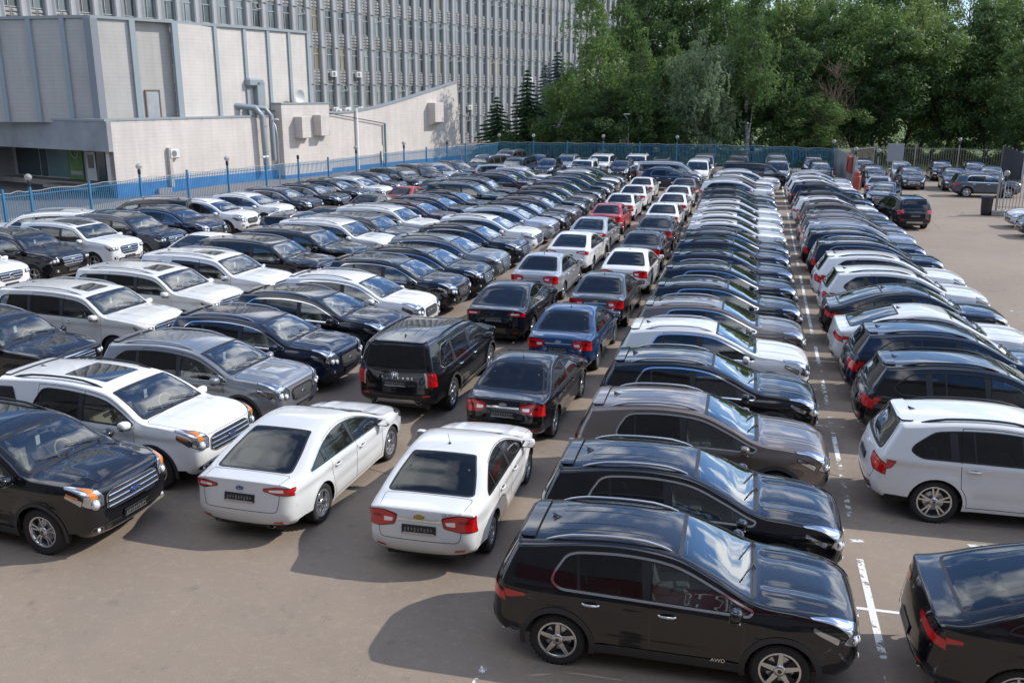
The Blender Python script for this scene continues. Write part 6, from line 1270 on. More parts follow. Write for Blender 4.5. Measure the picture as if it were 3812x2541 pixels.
TREES=[('birch',0,2205,103,20.5,4.3,.3,'tall birch at the edge of the wood next to the concrete tower'),('birch',1,2120,99,11.5,3.2,1.2,'short yellowish birch at the outer edge of the wood by the spruces'),
 ('fork',0,2385,97.5,15,3.0,2.3,'birch with a thin pale trunk leaning behind the far blue fence'),('birch',1,2300,110,21,3.6,4.0,'birch behind the leaning birch, thin feathery top'),
 ('broad',1,2440,112,20.5,4.6,.9,'dark green broadleaf tree behind the birch clump'),('willow',0,2610,98,15.0,3.7,.2,'pale green drooping tree in front of the dark wood'),
 ('broad',1,2560,112,21,4.5,2.0,'dark tree whose top shows above the pale drooping tree'),('birch',0,2680,108,21,3.8,5.2,'light topped birch between the pale drooping tree and the white trunk'),
 ('fork',0,2790,97,19,3.3,.1,'birch with a forked bright white trunk standing at the fence'),('broad',0,2740,118,19,4.4,3.1,'green broadleaf tree behind the forked white trunk'),
 ('broad',2,2890,112,19.0,4.4,1.5,'sunlit yellow green tree top beside the forked birch'),('broad',1,2935,100,14.0,4.0,4.2,'low dark leafy tree beside the forked birch'),
 ('broad',0,2990,113,20.0,4.3,2.6,'green tree above the dead brown tree'),('broad',1,3080,106,17.0,4.4,.4,'dark tree just behind the dead brown tree'),
 ('broad',2,3070,120,21.5,4.6,3.7,'yellow green tree top high behind the dead brown tree'),('broad',0,3180,104,17.5,4.5,5.5,'green tree over the grey sheet partition'),
 ('broad',2,3200,122,22,4.6,1.0,'pale yellow green tree top over the partition'),('broad',1,3290,101,15.5,4.3,2.2,'dark tree above the red cabinet'),
 ('broad',0,3310,116,21.5,4.5,3.3,'green tree behind the blank grey board'),('broad',2,3400,106,17.5,4.3,.7,'olive green tree above the blank grey board'),
 ('broad',1,3440,120,22.5,4.5,4.8,'tall dark tree behind the grey barred fence'),('broad',0,3500,102,16.5,4.4,1.9,'green tree with two dark trunks at the grey barred fence'),
 ('broad',2,3570,116,21.5,4.5,5.9,'yellow green tree top above the black minivans'),('broad',1,3610,104,17.0,4.4,2.9,'dark olive tree above the black minivans'),
 ('broad',0,3680,100,15.5,4.2,.5,'green tree over the slate crossover'),('broad',2,3700,118,20.5,4.4,4.4,'sunlit tree behind the corner of the yard'),
 ('broad',0,3780,104,18.5,4.6,3.9,'bright green tree at the edge of the picture over the sheet fence'),('broad',1,3830,92,13.5,3.8,1.1,'dark tree over the sheet fence corner'),
 ('birch',1,2470,102,15,3.2,3.3,'feathery birch between the leaning birch and the pale drooping tree'),('broad',1,2260,97,8.5,3.4,5.0,'low leafy tree under the birches at the far fence'),
 ('broad',1,2450,98,7.5,3.0,1.3,'low dark leafy tree at the fence under the feathery birch'),('broad',0,3050,97,8.0,3.0,4.9,'low green tree at the foot of the dead brown tree'),
 ('broad',1,2820,125,20,5,1.2,'dark tree deep in the wood behind the forked birch'),('broad',1,2680,122,20,5,2.2,'dark tree deep in the wood behind the light topped birch'),('broad',0,2500,128,22,5,3.2,'green tree deep in the wood behind the birch clump')]
TREES+=[('broad',0,3930,103,18,4.8,.8,'green tree past the sheet fence, first of the outer clump'),('broad',1,4060,97,16,4.6,2.8,'dark tree past the sheet fence, second of the outer clump'),('broad',2,4200,104,19,4.8,4.1,'yellow green tree past the sheet fence, third of the outer clump'),('broad',0,4360,92,17,4.6,5.1,'green tree past the sheet fence, fourth of the outer clump'),('broad',1,4560,88,17,4.6,1.6,'dark tree past the sheet fence, fifth of the outer clump'),('broad',2,4800,84,17,4.8,2.1,'yellow green tree past the sheet fence, last of the outer clump')]
for k,v,xp,d,h,w,rz,lb in TREES:
    x,y=col(xp,d); plant(k,v,x,y,h,w,rz,lb,'birch' if k in('birch','fork') else 'broadleaf_tree')
for i,(xp,d,h,rd,m,sd,lb) in enumerate([(1850,112,6.6,2.5,NEED,41,'small dark green spruce at the foot of the concrete tower'),(1962,110,9.4,2.6,NEED,42,'tall dark green spruce between the small spruce and the blue one'),(2075,112,11.4,2.9,NEEDB,43,'tall blue spruce beside the birches'),(2030,122,10.3,2.2,NEEDB,44,'slim blue spruce peeping out behind the tall blue one'),(2125,118,10.5,2.4,NEEDB,45,'blue spruce half hidden by the birches')]):
    x,y=col(xp,d); s=make_spruce(sd,h*1.08,rd*1.4,m); tset(s,x,y,i*1.3,1.0,lb,'tree','spruces by the concrete tower')
# dead brown tree
def dead_tree():
    rng=np.random.default_rng(9); r=empty('dead_tree'); tk=MB(); H_=10.5; tp=limb_path(rng,(0,0,-.3),(.1,0,H_),k=9,wob=.3); tk.tube(tp,np.linspace(.20,.02,10),seg=8); tw_=MB()
    for i in range(46):
        t=.22+.75*(i/46); b=tp[int(t*9)]; az=i*2.4; L=(1-t)*3.6+.9; e=b+np.array([math.cos(az)*L*.75,math.sin(az)*L*.75,L*(.8 if t>.35 else .15)]); lp=limb_path(rng,b,e,k=4,wob=.5); tw_.tube(lp,np.linspace(.05,.012,5),seg=4)
        for q in range(9):
            s=lp[1+q%4]; u=rng.normal(size=3)*.5+np.array([math.cos(az)*.5,math.sin(az)*.5,.8]); e2=s+u*L*.34; tw_.tube([s,(s+e2)/2+rng.normal(size=3)*.05,e2],[.018,.012,.006],seg=3)
    tk.build('trunk',DEADB,r); tw_.build('crown',DEADB,r); return r
r=dead_tree(); x,y=col(3106,96.5); tset(r,x,y,0,1,'dead brown tree with bare twigs at the end of the blue fence','tree',None); 
if 'group' in r: del r['group']
# undergrowth and hedge mass behind the fences
def mass(name,pts,n,m,seed,hz,label=None):
    rng=np.random.default_rng(seed); P=[]; 
    for k in range(n):
        i=rng.integers(0,len(pts)-1); t=rng.random(); a=np.array(pts[i]);b=np.array(pts[i+1]); c=a+(b-a)*t+rng.normal(size=2)*1.2; P.append((*c,-.3+hz*rng.random()**1.3*(.6+.4*math.sin(c[0]*1.3)+.3*math.sin(c[1]*2.1+c[0]))))
    P=np.array(P); P[:,2]=np.maximum(P[:,2],-.25); N=rng.normal(size=(n,3))+[0,0,.5]; N/=np.linalg.norm(N,axis=1)[:,None]; me=leaves_mesh(name,P,N,.15*(.6+.8*rng.random(n)),np.clip(rng.normal(.3,.2,n),0,1),m,rng=rng); o=bpy.data.objects.new(name,me); COL.objects.link(o); tag(o,kind='stuff'); return o
mass('undergrowth',[col(2100,97),col(2300,95.5),col(2600,96),col(2900,96.5),col(3100,97)],26000,LG_D,71,2.6)
mass('undergrowth',[col(1830,108),col(1930,103),col(2060,101),col(2150,100)],16000,LG_D,72,3.0)
mass('undergrowth',[col(3150,101),col(3350,104),col(3600,104),col(3800,98)],20000,LG_Y,73,1.5)
mass('undergrowth',[col(2100,132),col(2500,136),col(3000,134),col(3500,132),col(3900,128)],34000,LG_D,74,9.0)
mass('weeds',[(-36,33),(-35,38),(-34.4,44),(-33,53)],2600,LG_Y,75,.35); mass('weeds',[(6.6,86),(7.2,80),(7.3,76)],700,LG_Y,76,.4); mass('weeds',[(13.2,59.9),(16,60.0),(20,60.0)],900,LG_Y,77,.3)
# ------------------------------------------------------------------ the man on the phone
def person():
    r=empty('person',7.35,73.9,0,math.radians(-75)); J={}
    V=[(0,0,.95),(0,0,1.12),(0,0,1.32),(0,0,1.46),(0,0,1.54),  # pelvis..neck
       (0,.19,1.42),(0,.27,1.16),(.14,.25,.98),               # left arm resting on hip (+y)
       (0,-.19,1.42),(.08,-.30,1.18),(.12,-.15,1.42),           # right arm raised to the ear
       (0,.10,.90),(.05,.13,.50),(.0,.15,.09),(.16,.17,.04),
       (0,-.10,.90),(-.02,-.13,.50),(-.05,-.15,.09),(.11,-.17,.04)]
    E=[(0,1),(1,2),(2,3),(3,4),(3,5),(5,6),(6,7),(3,8),(8,9),(9,10),(0,11),(11,12),(12,13),(13,14),(0,15),(15,16),(16,17),(17,18)]
    R=[.135,.125,.15,.085,.055,.065,.045,.03,.065,.045,.032,.095,.065,.045,.04,.095,.065,.045,.04]
    me=bpy.data.meshes.new('body'); me.from_pydata(V,E,[]); o=bpy.data.objects.new('body',me); COL.objects.link(o); o.parent=r
    sk=o.modifiers.new('skin','SKIN'); sk.use_smooth_shade=True; su=o.modifiers.new('sub','SUBSURF'); su.levels=2; su.render_levels=2
    for i,q in enumerate(R): me.skin_vertices[0].data[i].radius=(q*(1.0),q*(.78 if i<4 else 1))
    me.skin_vertices[0].data[0].use_root=True
    m=bpy.data.materials.new('person_clothes'); m.use_nodes=True; t,b=nodes(m); tc=nd(t,'ShaderNodeTexCoord'); sp=nd(t,'ShaderNodeSeparateXYZ'); t.links.new(tc.outputs['Object'],sp.inputs[0]); cr=nd(t,'ShaderNodeValToRGB'); cr.color_ramp.interpolation='CONSTANT'
    e=cr.color_ramp.elements; e[0].position=0; e[0].color=(.12,.10,.09,1); e[1].position=.06; e[1].color=(.05,.055,.075,1); x=e.new(.53); x.color=(.012,.014,.022,1); x=e.new(.845); x.color=(.45,.26,.18,1)
    dv=nd(t,'ShaderNodeMath',operation='DIVIDE'); t.links.new(sp.outputs['Z'],dv.inputs[0]); dv.inputs[1].default_value=1.8; t.links.new(dv.outputs[0],cr.inputs[0]); t.links.new(cr.outputs[0],b.inputs['Base Color']); b.inputs['Roughness'].default_value=.8; me.materials.append(m)
    SK=mat('skin',(.45,.26,.18),.5); HR=mat('dark_hair',(.02,.016,.013),.7)
    # head with brow, nose, chin and ears
    v=[];f=[];nu,nv=16,12
    for i in range(nv+1):
        a=math.pi*i/nv
        for j in range(nu):
            b_=2*math.pi*j/nu; x=math.sin(a)*math.cos(b_)*.098; y=math.sin(a)*math.sin(b_)*.076*(1-.18*max(0,-math.cos(a))); z=math.cos(a)*.122
            if math.cos(b_)>.9 and -.03<z<.02: x+=.022
            v.append((x,y,z))
    for i in range(nv):
        for j in range(nu): f.append((i*nu+j,(i+1)*nu+j,(i+1)*nu+(j+1)%nu,i*nu+(j+1)%nu))
    h=MB().add(v,f,smooth=True); h.box(-.015,.015,-.086,-.070,-.03,.03,bev=.006).box(-.015,.015,.070,.086,-.03,.03,bev=.006).box(.088,.102,-.03,.03,-.062,-.054,bev=.002)
    for s in (-1,1): h.lathe([(.012,0),(.008,.006),(0,.008)],seg=8,mat=1,axis='x').xf() if False else h.box(.086,.096,s*.032-.012,s*.032+.012,.008,.018,mat=1)
    h.xf(loc=(.02,0,1.66)); h.build('head',[SK,HR],r)
    hv=[(x*1.07-.008,y*1.08,z*1.06+.012) for x,y,z in v]; hf=[q for q in f if np.mean([hv[i][2] for i in q])>.035 or (np.mean([hv[i][0] for i in q])<-.02 and np.mean([hv[i][2] for i in q])>-.07)]
    MB().add(hv,hf,smooth=True).xf(loc=(.02,0,1.66)).build('hair',HR,r)
    def hand(loc,M,nm='hand'):
        q=MB().box(-.04,.04,-.014,.014,0,.09,bev=.012)
        for k,(x,l) in enumerate(((-.03,.065),(-.01,.078),(.011,.073),(.031,.058))): q.tube([(x,0,.085),(x,.012,.085+l*.5),(x,.035,.085+l*.85)],[.009,.0085,.007],seg=6)
        q.tube([(-.04,0,.03),(-.065,.012,.055),(-.068,.03,.078)],[.011,.010,.008],seg=6); q.xf(M=M,loc=loc); q.build(nm,SK,r)
    hand((.12,-.145,1.43),[[0,-1,0],[1,0,0],[0,0,1]] if False else [[0,0,-.6],[.3,1,.5],[0,0,.9]] if False else [[.5,0,-.35],[0,1,.35],[.35,0,.85]])
    hand((.14,.25,.985),[[0,0,.6],[1,0,-.3],[0,1,-.7]] if False else [[1,0,0],[0,1,0],[0,0,-1]])
    MB().box(-.006,.006,-.035,.035,0,.14,bev=.004).xf(M=[[0,1,0],[-1,0,0],[0,0,1]],loc=(.05,-.115,1.56)).build('phone',MAT[13],r)
    return tag(r,'man in dark t-shirt and jeans holding a phone to his ear','person')
person()
# ------------------------------------------------------------------ every car on the lot: kind, x, y, heading, colour, label, category, group, full detail
CARS=[
('crossover',-0.75,10.84,0.9,'black','black compact crossover, nearest in the crossover row beside the sedans','car','cars in the crossover row beside the sedans',1),
('crossover',-0.75,13.26,1.0,'black','black compact crossover, second in the crossover row beside the sedans','car','cars in the crossover row beside the sedans',1),
('crossover',-0.77,16.12,1.0,'brown','brown compact crossover, third in the crossover row beside the sedans','car','cars in the crossover row beside the sedans',1),
('crossover',-0.82,19.02,1.0,'black','black compact crossover, fourth in the crossover row beside the sedans','car','cars in the crossover row beside the sedans',1),
('crossover',-0.87,21.85,0.9,'white','white compact crossover, fifth in the crossover row beside the sedans','car','cars in the crossover row beside the sedans',1),
('crossover',-0.86,24.50,1.3,'brown','brown compact crossover, sixth in the crossover row beside the sedans','car','cars in the crossover row beside the sedans',1),
('crossover',-0.84,27.23,1.5,'black','black compact crossover, seventh in the crossover row beside the sedans','car','cars in the crossover row beside the sedans',0),
('crossover',-0.88,30.15,1.5,'black','black compact crossover, eighth in the crossover row beside the sedans','car','cars in the crossover row beside the sedans',0),
('crossover_b',-0.91,32.90,1.4,'navy','dark navy rounded crossover, ninth in the crossover row beside the sedans','car','cars in the crossover row beside the sedans',0),
('crossover_b',-0.97,35.84,1.5,'navy','dark navy rounded crossover, tenth in the crossover row beside the sedans','car','cars in the crossover row beside the sedans',0),
('crossover',-0.93,38.10,1.4,'black','black compact crossover, eleventh in the crossover row beside the sedans','car','cars in the crossover row beside the sedans',0),
('crossover_b',-0.98,41.24,1.6,'white','white rounded crossover, twelfth in the crossover row beside the sedans','car','cars in the crossover row beside the sedans',0),
('crossover_b',-1.07,44.05,1.3,'white','white rounded crossover, thirteenth in the crossover row beside the sedans','car','cars in the crossover row beside the sedans',0),
('crossover_b',-1.03,46.94,1.3,'white','white rounded crossover, fourteenth in the crossover row beside the sedans','car','cars in the crossover row beside the sedans',0),
('crossover_b',-1.08,49.82,0.5,'white','white rounded crossover, fifteenth in the crossover row beside the sedans','car','cars in the crossover row beside the sedans',0),
('crossover_b',-1.22,52.58,0.4,'dgrey','dark grey rounded crossover, sixteenth in the crossover row beside the sedans','car','cars in the crossover row beside the sedans',0),
('crossover_b',-1.32,56.20,1.8,'dgrey','dark grey rounded crossover, seventeenth in the crossover row beside the sedans','car','cars in the crossover row beside the sedans',0),
('mid_suv',-1.43,61.16,0.5,'white','white family SUV, eighteenth in the crossover row beside the sedans','car','cars in the crossover row beside the sedans',0),
('crossover',-1.41,64.18,0.3,'brown','brown compact crossover, nineteenth in the crossover row beside the sedans','car','cars in the crossover row beside the sedans',0),
('crossover_b',-1.34,66.47,0.5,'white','white rounded crossover, twentieth in the crossover row beside the sedans','car','cars in the crossover row beside the sedans',0),
('mid_suv',-1.01,69.65,0.9,'white','white family SUV, twenty-first in the crossover row beside the sedans','car','cars in the crossover row beside the sedans',0),
('panel_van',-0.40,73.83,-0.3,'black','long black panel van parked crosswise behind the white crossovers','van','vehicles parked crosswise at the far end',0),
('van',-6.87,73.73,0.3,'silver','silver white minibus parked crosswise before the white van','van','vehicles parked crosswise at the far end',0),
('crossover',-6.59,70.85,-0.7,'navy','dark navy crossover parked crosswise in front of the silver minibus','car','vehicles parked crosswise at the far end',0),
('bench_suv',-31.30,34.44,-152.5,'white','white long SUV with black rear roof, nose out, against the blue fence','car','cars nosing out from the blue fence',0),
('bench_suv',-30.13,40.06,-155.8,'black','black boxy SUV standing nose out right against the blue side fence','car','cars nosing out from the blue fence',0),
('big_suv',-23.08,76.92,-105.7,'navy','dark navy SUV, first in the back row by the fence corner','car','vehicles along the far fence',0),
('big_suv',-23.30,85.49,-100.0,'dgrey','tall dark grey SUV with roof bars by the fence corner','car','vehicles along the far fence',0),
('van',-19.57,74.98,-95.2,'navy','dark blue van between the fence corner SUVs and the navy SUV','van','vehicles along the far fence',0),
('mid_suv_b',-19.64,82.81,-89.8,'navy','dark SUV close to the far fence behind the dark blue van','car','vehicles along the far fence',0),
('mid_suv_b',-17.63,77.85,-89.4,'navy','dark navy SUV facing out beside the dark blue van','car','vehicles along the far fence',0),
('mid_suv',-17.07,82.98,-89.5,'silver','silver SUV close to the far fence behind the white one','car','vehicles along the far fence',0),
('escalade',-14.08,75.14,-89.7,'white','white large SUV with sunroof facing out in the back row','car','vehicles along the far fence',0),
('big_suv',-13.74,81.54,-90.5,'white','white boxy SUV close to the far fence behind the sunroof one','car','vehicles along the far fence',0),
('mid_suv',-11.40,78.06,-89.2,'black','black SUV with a load under dark cover on its roof','car','vehicles along the far fence',0),
('big_suv',-10.70,82.41,-89.7,'white','white boxy SUV close to the far fence behind the roof load','car','vehicles along the far fence',0),
('mid_suv',-8.36,80.11,-90.3,'dgrey','dark SUV half hidden behind the silver minibus','car','vehicles along the far fence',0),
('van',-4.96,76.37,-89.8,'white','white van facing out beside the silver minibus','van','vehicles along the far fence',0),
('van',-4.92,83.09,-90.1,'grey','grey van at the far fence behind the white van','van','vehicles along the far fence',0),
('van',-2.10,76.71,-89.8,'dgrey','dark grey van behind the long black panel van','van','vehicles along the far fence',0),
('van',-2.02,83.89,-89.5,'dgrey','dark grey van at the far fence, second behind the panel van','van','vehicles along the far fence',0),
('van',1.15,77.63,-89.5,'grey','grey van facing out beside the long panel van','van','vehicles along the far fence',0),
('van',1.12,84.80,-90.3,'grey','grey van at the far fence behind another grey van','van','vehicles along the far fence',0),
('mid_suv',4.33,87.52,-90.4,'black','black SUV close to the last blue fence post','car','vehicles along the far fence',0),
('minivan',4.62,81.93,-89.3,'dgrey','dark grey minivan facing out by the grey sheet partition','van','vehicles along the far fence',0),
('mid_suv_b',8.27,84.84,-89.3,'slate','slate blue SUV just beyond the grey sheet partition','car','vehicles beyond the partition and driveway',0),
('minivan',8.39,78.37,-89.9,'dgrey','dark grey minivan behind the man on the phone','van','vehicles beyond the partition and driveway',0),
('minivan',11.05,83.24,-89.6,'silver','silver minivan under the blank grey board','van','vehicles beyond the partition and driveway',0),
('minivan',11.05,77.43,-89.7,'dgrey','dark grey minivan facing out in front of the silver one','van','vehicles beyond the partition and driveway',0),
('minivan',14.55,85.72,-92.5,'black','black minivan at the grey barred fence','van','vehicles beyond the partition and driveway',0),
('minivan',14.05,76.98,-94.3,'dgrey','dark grey minivan facing out before the black one','van','vehicles beyond the partition and driveway',0),
('minivan',17.08,85.29,-95.7,'black','black minivan at the grey barred fence by the sheet corner','van','vehicles beyond the partition and driveway',0),
('minivan',17.02,78.85,-100.0,'grey','grey minivan behind the slate blue crossover','van','vehicles beyond the partition and driveway',0),
('crossover',15.23,71.91,2.1,'slate','slate blue crossover standing sideways on the open driveway','car','vehicles beyond the partition and driveway',0),
('sedan',8.08,69.89,79.4,'silver','silver sedan seen from behind beside the man','car','vehicles beyond the partition and driveway',0),
('hatch',7.79,64.67,-104.3,'navy','dark navy hatchback with number plate facing out','car','vehicles beyond the partition and driveway',0),
('mid_suv',7.52,54.66,100.2,'black','black SUV seen from behind on the open driveway','car','vehicles beyond the partition and driveway',0),
('fastback',15.36,55.49,189.6,'white','white sedan nosing in at the edge by the bin','car','vehicles beyond the partition and driveway',0),
('fastback',15.05,51.80,188.7,'black','black sedan nosing in beside the white one','car','vehicles beyond the partition and driveway',0),
('coupe_suv',4.64,11.05,0.9,'black','black coupe-roofed SUV, nearest in the row beside the open driveway','car','cars in the row beside the open driveway',1),
('lux_suv',4.58,16.39,1.2,'white','white premium estate-like SUV, second in the row beside the open driveway','car','cars in the row beside the open driveway',1),
('lux_suv',4.72,19.85,1.3,'black','black premium estate-like SUV, third in the row beside the open driveway','car','cars in the row beside the open driveway',1),
('lux_suv',4.67,22.48,0.9,'navy','dark navy premium estate-like SUV, fourth in the row beside the open driveway','car','cars in the row beside the open driveway',1),
('coupe_suv',4.54,24.89,0.8,'white','white coupe-roofed SUV, fifth in the row beside the open driveway','car','cars in the row beside the open driveway',1),
('coupe_suv',4.45,27.58,1.2,'black','black coupe-roofed SUV, sixth in the row beside the open driveway','car','cars in the row beside the open driveway',0),
('lux_suv',4.51,30.23,1.7,'white','white premium estate-like SUV, seventh in the row beside the open driveway','car','cars in the row beside the open driveway',0),
('lux_suv',4.42,33.16,0.6,'white','white premium estate-like SUV, eighth in the row beside the open driveway','car','cars in the row beside the open driveway',0),
('blade_suv',4.33,36.41,0.6,'black','black family SUV with upright tail lamps, ninth in the row beside the open driveway','car','cars in the row beside the open driveway',0),
('blade_suv',4.16,39.21,0.6,'black','black family SUV with upright tail lamps, tenth in the row beside the open driveway','car','cars in the row beside the open driveway',0),
('mid_suv',4.21,42.06,0.7,'silver','silver family SUV, eleventh in the row beside the open driveway','car','cars in the row beside the open driveway',0),
('mid_suv',4.18,44.76,1.0,'brown','brown family SUV, twelfth in the row beside the open driveway','car','cars in the row beside the open driveway',0),
('crossover_b',4.20,47.06,0.9,'black','black rounded crossover, thirteenth in the row beside the open driveway','car','cars in the row beside the open driveway',0),
('crossover_b',4.12,50.13,1.8,'brown','brown rounded crossover, fourteenth in the row beside the open driveway','car','cars in the row beside the open driveway',0),
('crossover_b',3.95,52.79,0.5,'white','white rounded crossover, fifteenth in the row beside the open driveway','car','cars in the row beside the open driveway',0),
('crossover_b',4.05,56.26,1.3,'black','black rounded crossover, sixteenth in the row beside the open driveway','car','cars in the row beside the open driveway',0),
('crossover_b',3.95,61.28,1.3,'navy','dark navy rounded crossover, seventeenth in the row beside the open driveway','car','cars in the row beside the open driveway',0),
('crossover_b',3.84,63.82,1.3,'white','white rounded crossover, eighteenth in the row beside the open driveway','car','cars in the row beside the open driveway',0),
('crossover_b',3.83,67.26,0.9,'white','white rounded crossover, nineteenth in the row beside the open driveway','car','cars in the row beside the open driveway',0),
('crossover',3.98,70.39,1.4,'silver','silver compact crossover, twentieth in the row beside the open driveway','car','cars in the row beside the open driveway',0),
('fastback',-7.57,14.28,89.1,'white','white fastback sedan, nearest in the sedan column beside the SUV fronts','car','cars in the sedan column beside the SUV fronts',1),
('palisade',-7.37,20.33,89.7,'black','black large SUV, second in the sedan column beside the SUV fronts','car','cars in the sedan column beside the SUV fronts',1),
('fastback',-7.05,26.80,89.8,'black','black fastback sedan, third in the sedan column beside the SUV fronts','car','cars in the sedan column beside the SUV fronts',1),
('sedan',-7.25,32.28,89.2,'silver','silver sedan, fourth in the sedan column beside the SUV fronts','car','cars in the sedan column beside the SUV fronts',0),
('fastback',-7.22,37.67,89.7,'white','white fastback sedan, fifth in the sedan column beside the SUV fronts','car','cars in the sedan column beside the SUV fronts',0),
('fastback',-7.36,42.66,89.5,'silver','silver fastback sedan, sixth in the sedan column beside the SUV fronts','car','cars in the sedan column beside the SUV fronts',0),
('sedan',-7.55,48.40,90.4,'red','red sedan, seventh in the sedan column beside the SUV fronts','car','cars in the sedan column beside the SUV fronts',0),
('sedan',-7.64,53.66,89.9,'white','white sedan, eighth in the sedan column beside the SUV fronts','car','cars in the sedan column beside the SUV fronts',0),
('sedan',-7.65,58.95,90.7,'white','white sedan, ninth in the sedan column beside the SUV fronts','car','cars in the sedan column beside the SUV fronts',0),
('sedan',-7.85,64.60,90.6,'white','white sedan, tenth in the sedan column beside the SUV fronts','car','cars in the sedan column beside the SUV fronts',0),
('sedan',-4.60,13.94,91.9,'white','white sedan, nearest in the sedan column beside the crossover tails','car','cars in the sedan column beside the crossovers',1),
('sedan',-4.65,19.15,88.8,'black','black sedan, second in the sedan column beside the crossover tails','car','cars in the sedan column beside the crossovers',1),
('sedan',-4.64,24.19,89.5,'blue','blue sedan, third in the sedan column beside the crossover tails','car','cars in the sedan column beside the crossovers',1),
('sedan',-4.56,29.03,89.8,'dgrey','dark grey sedan, fourth in the sedan column beside the crossover tails','car','cars in the sedan column beside the crossovers',1),
('sedan',-4.46,34.03,89.7,'white','white sedan, fifth in the sedan column beside the crossover tails','car','cars in the sedan column beside the crossovers',0),
('sedan',-4.51,38.75,89.3,'black','black sedan, sixth in the sedan column beside the crossover tails','car','cars in the sedan column beside the crossovers',0),
('sedan',-4.53,43.84,89.2,'black','black sedan, seventh in the sedan column beside the crossover tails','car','cars in the sedan column beside the crossovers',0),
('sedan',-4.79,49.30,90.2,'white','white sedan, eighth in the sedan column beside the crossover tails','car','cars in the sedan column beside the crossovers',0),
('sedan',-4.80,54.63,89.6,'white','white sedan, ninth in the sedan column beside the crossover tails','car','cars in the sedan column beside the crossovers',0),
('sedan',-4.91,59.27,89.8,'white','white sedan, tenth in the sedan column beside the crossover tails','car','cars in the sedan column beside the crossovers',0),
('sedan',-4.99,64.76,89.6,'brown','brown sedan, eleventh in the sedan column beside the crossover tails','car','cars in the sedan column beside the crossovers',0),
('explorer',-11.71,11.70,-3.7,'black','black big family SUV, nearest in the SUV row facing the sedans','car','cars in the SUV row facing the sedans',1),
('explorer',-11.54,14.29,-4.1,'white','white big family SUV, second in the SUV row facing the sedans','car','cars in the SUV row facing the sedans',1),
('mid_suv',-11.58,17.25,-3.1,'lgrey','light grey family SUV, third in the SUV row facing the sedans','car','cars in the SUV row facing the sedans',1),
('mid_suv',-11.70,19.92,-3.1,'navy','dark navy family SUV, fourth in the SUV row facing the sedans','car','cars in the SUV row facing the sedans',1),
('mid_suv',-11.58,22.68,-3.1,'black','black family SUV, fifth in the SUV row facing the sedans','car','cars in the SUV row facing the sedans',1),
('mid_suv',-11.49,25.19,-3.2,'white','white family SUV, sixth in the SUV row facing the sedans','car','cars in the SUV row facing the sedans',1),
('mid_suv',-11.47,28.25,-3.7,'black','black family SUV, seventh in the SUV row facing the sedans','car','cars in the SUV row facing the sedans',0),
('mid_suv_b',-11.32,30.55,-2.6,'black','black chrome-trimmed family SUV, eighth in the SUV row facing the sedans','car','cars in the SUV row facing the sedans',0),
('mid_suv_b',-11.47,33.43,-2.6,'grey','mid grey chrome-trimmed family SUV, ninth in the SUV row facing the sedans','car','cars in the SUV row facing the sedans',0),
('mid_suv_b',-11.49,36.60,-3.8,'black','black chrome-trimmed family SUV, tenth in the SUV row facing the sedans','car','cars in the SUV row facing the sedans',0),
('mid_suv_b',-11.65,39.77,-3.0,'white','white chrome-trimmed family SUV, eleventh in the SUV row facing the sedans','car','cars in the SUV row facing the sedans',0),
('mid_suv_b',-11.64,43.23,-2.7,'silver','silver chrome-trimmed family SUV, twelfth in the SUV row facing the sedans','car','cars in the SUV row facing the sedans',0),
('mid_suv_b',-11.55,45.45,-2.5,'black','black chrome-trimmed family SUV, thirteenth in the SUV row facing the sedans','car','cars in the SUV row facing the sedans',0),
('mid_suv_b',-11.51,48.29,-3.6,'brown','brown chrome-trimmed family SUV, fourteenth in the SUV row facing the sedans','car','cars in the SUV row facing the sedans',0),
('mid_suv_b',-11.64,51.43,-3.0,'black','black chrome-trimmed family SUV, fifteenth in the SUV row facing the sedans','car','cars in the SUV row facing the sedans',0),
('mid_suv_b',-11.74,54.47,-2.2,'brown','brown chrome-trimmed family SUV, sixteenth in the SUV row facing the sedans','car','cars in the SUV row facing the sedans',0),
('mid_suv',-11.73,57.38,-3.3,'black','black family SUV, seventeenth in the SUV row facing the sedans','car','cars in the SUV row facing the sedans',0),
('mid_suv',-11.78,60.82,-2.4,'black','black family SUV, eighteenth in the SUV row facing the sedans','car','cars in the SUV row facing the sedans',0),
('mid_suv',-11.94,64.01,-3.8,'black','black family SUV, nineteenth in the SUV row facing the sedans','car','cars in the SUV row facing the sedans',0),
('mid_suv',-12.11,66.06,-3.1,'white','white family SUV, twentieth in the SUV row facing the sedans','car','cars in the SUV row facing the sedans',0),
('mid_suv',-11.99,68.68,-2.6,'dgrey','dark grey family SUV, twenty-first in the SUV row facing the sedans','car','cars in the SUV row facing the sedans',0),
('big_suv',-17.60,17.52,-3.0,'black','black large boxy SUV, nearest in the row of big SUVs','car','cars in the row of big SUVs',1),
('sunroof_suv',-17.52,20.85,-2.9,'pearl','pearl white large SUV with sunroof, second in the row of big SUVs','car','cars in the row of big SUVs',1),
('sunroof_suv',-17.49,23.88,-3.0,'pearl','pearl white large SUV with sunroof, third in the row of big SUVs','car','cars in the row of big SUVs',1),
('escalade',-17.25,26.67,-3.1,'white','white large boxy SUV, fourth in the row of big SUVs','car','cars in the row of big SUVs',0),
('big_suv',-17.17,29.88,-2.6,'black','black large boxy SUV, fifth in the row of big SUVs','car','cars in the row of big SUVs',0),
('big_suv',-17.07,32.61,-2.8,'black','black large boxy SUV, sixth in the row of big SUVs','car','cars in the row of big SUVs',0),
('big_suv',-16.95,35.32,-3.0,'white','white large boxy SUV, seventh in the row of big SUVs','car','cars in the row of big SUVs',0),
('big_suv',-16.54,37.25,-3.5,'dgrey','dark grey large boxy SUV, eighth in the row of big SUVs','car','cars in the row of big SUVs',0),
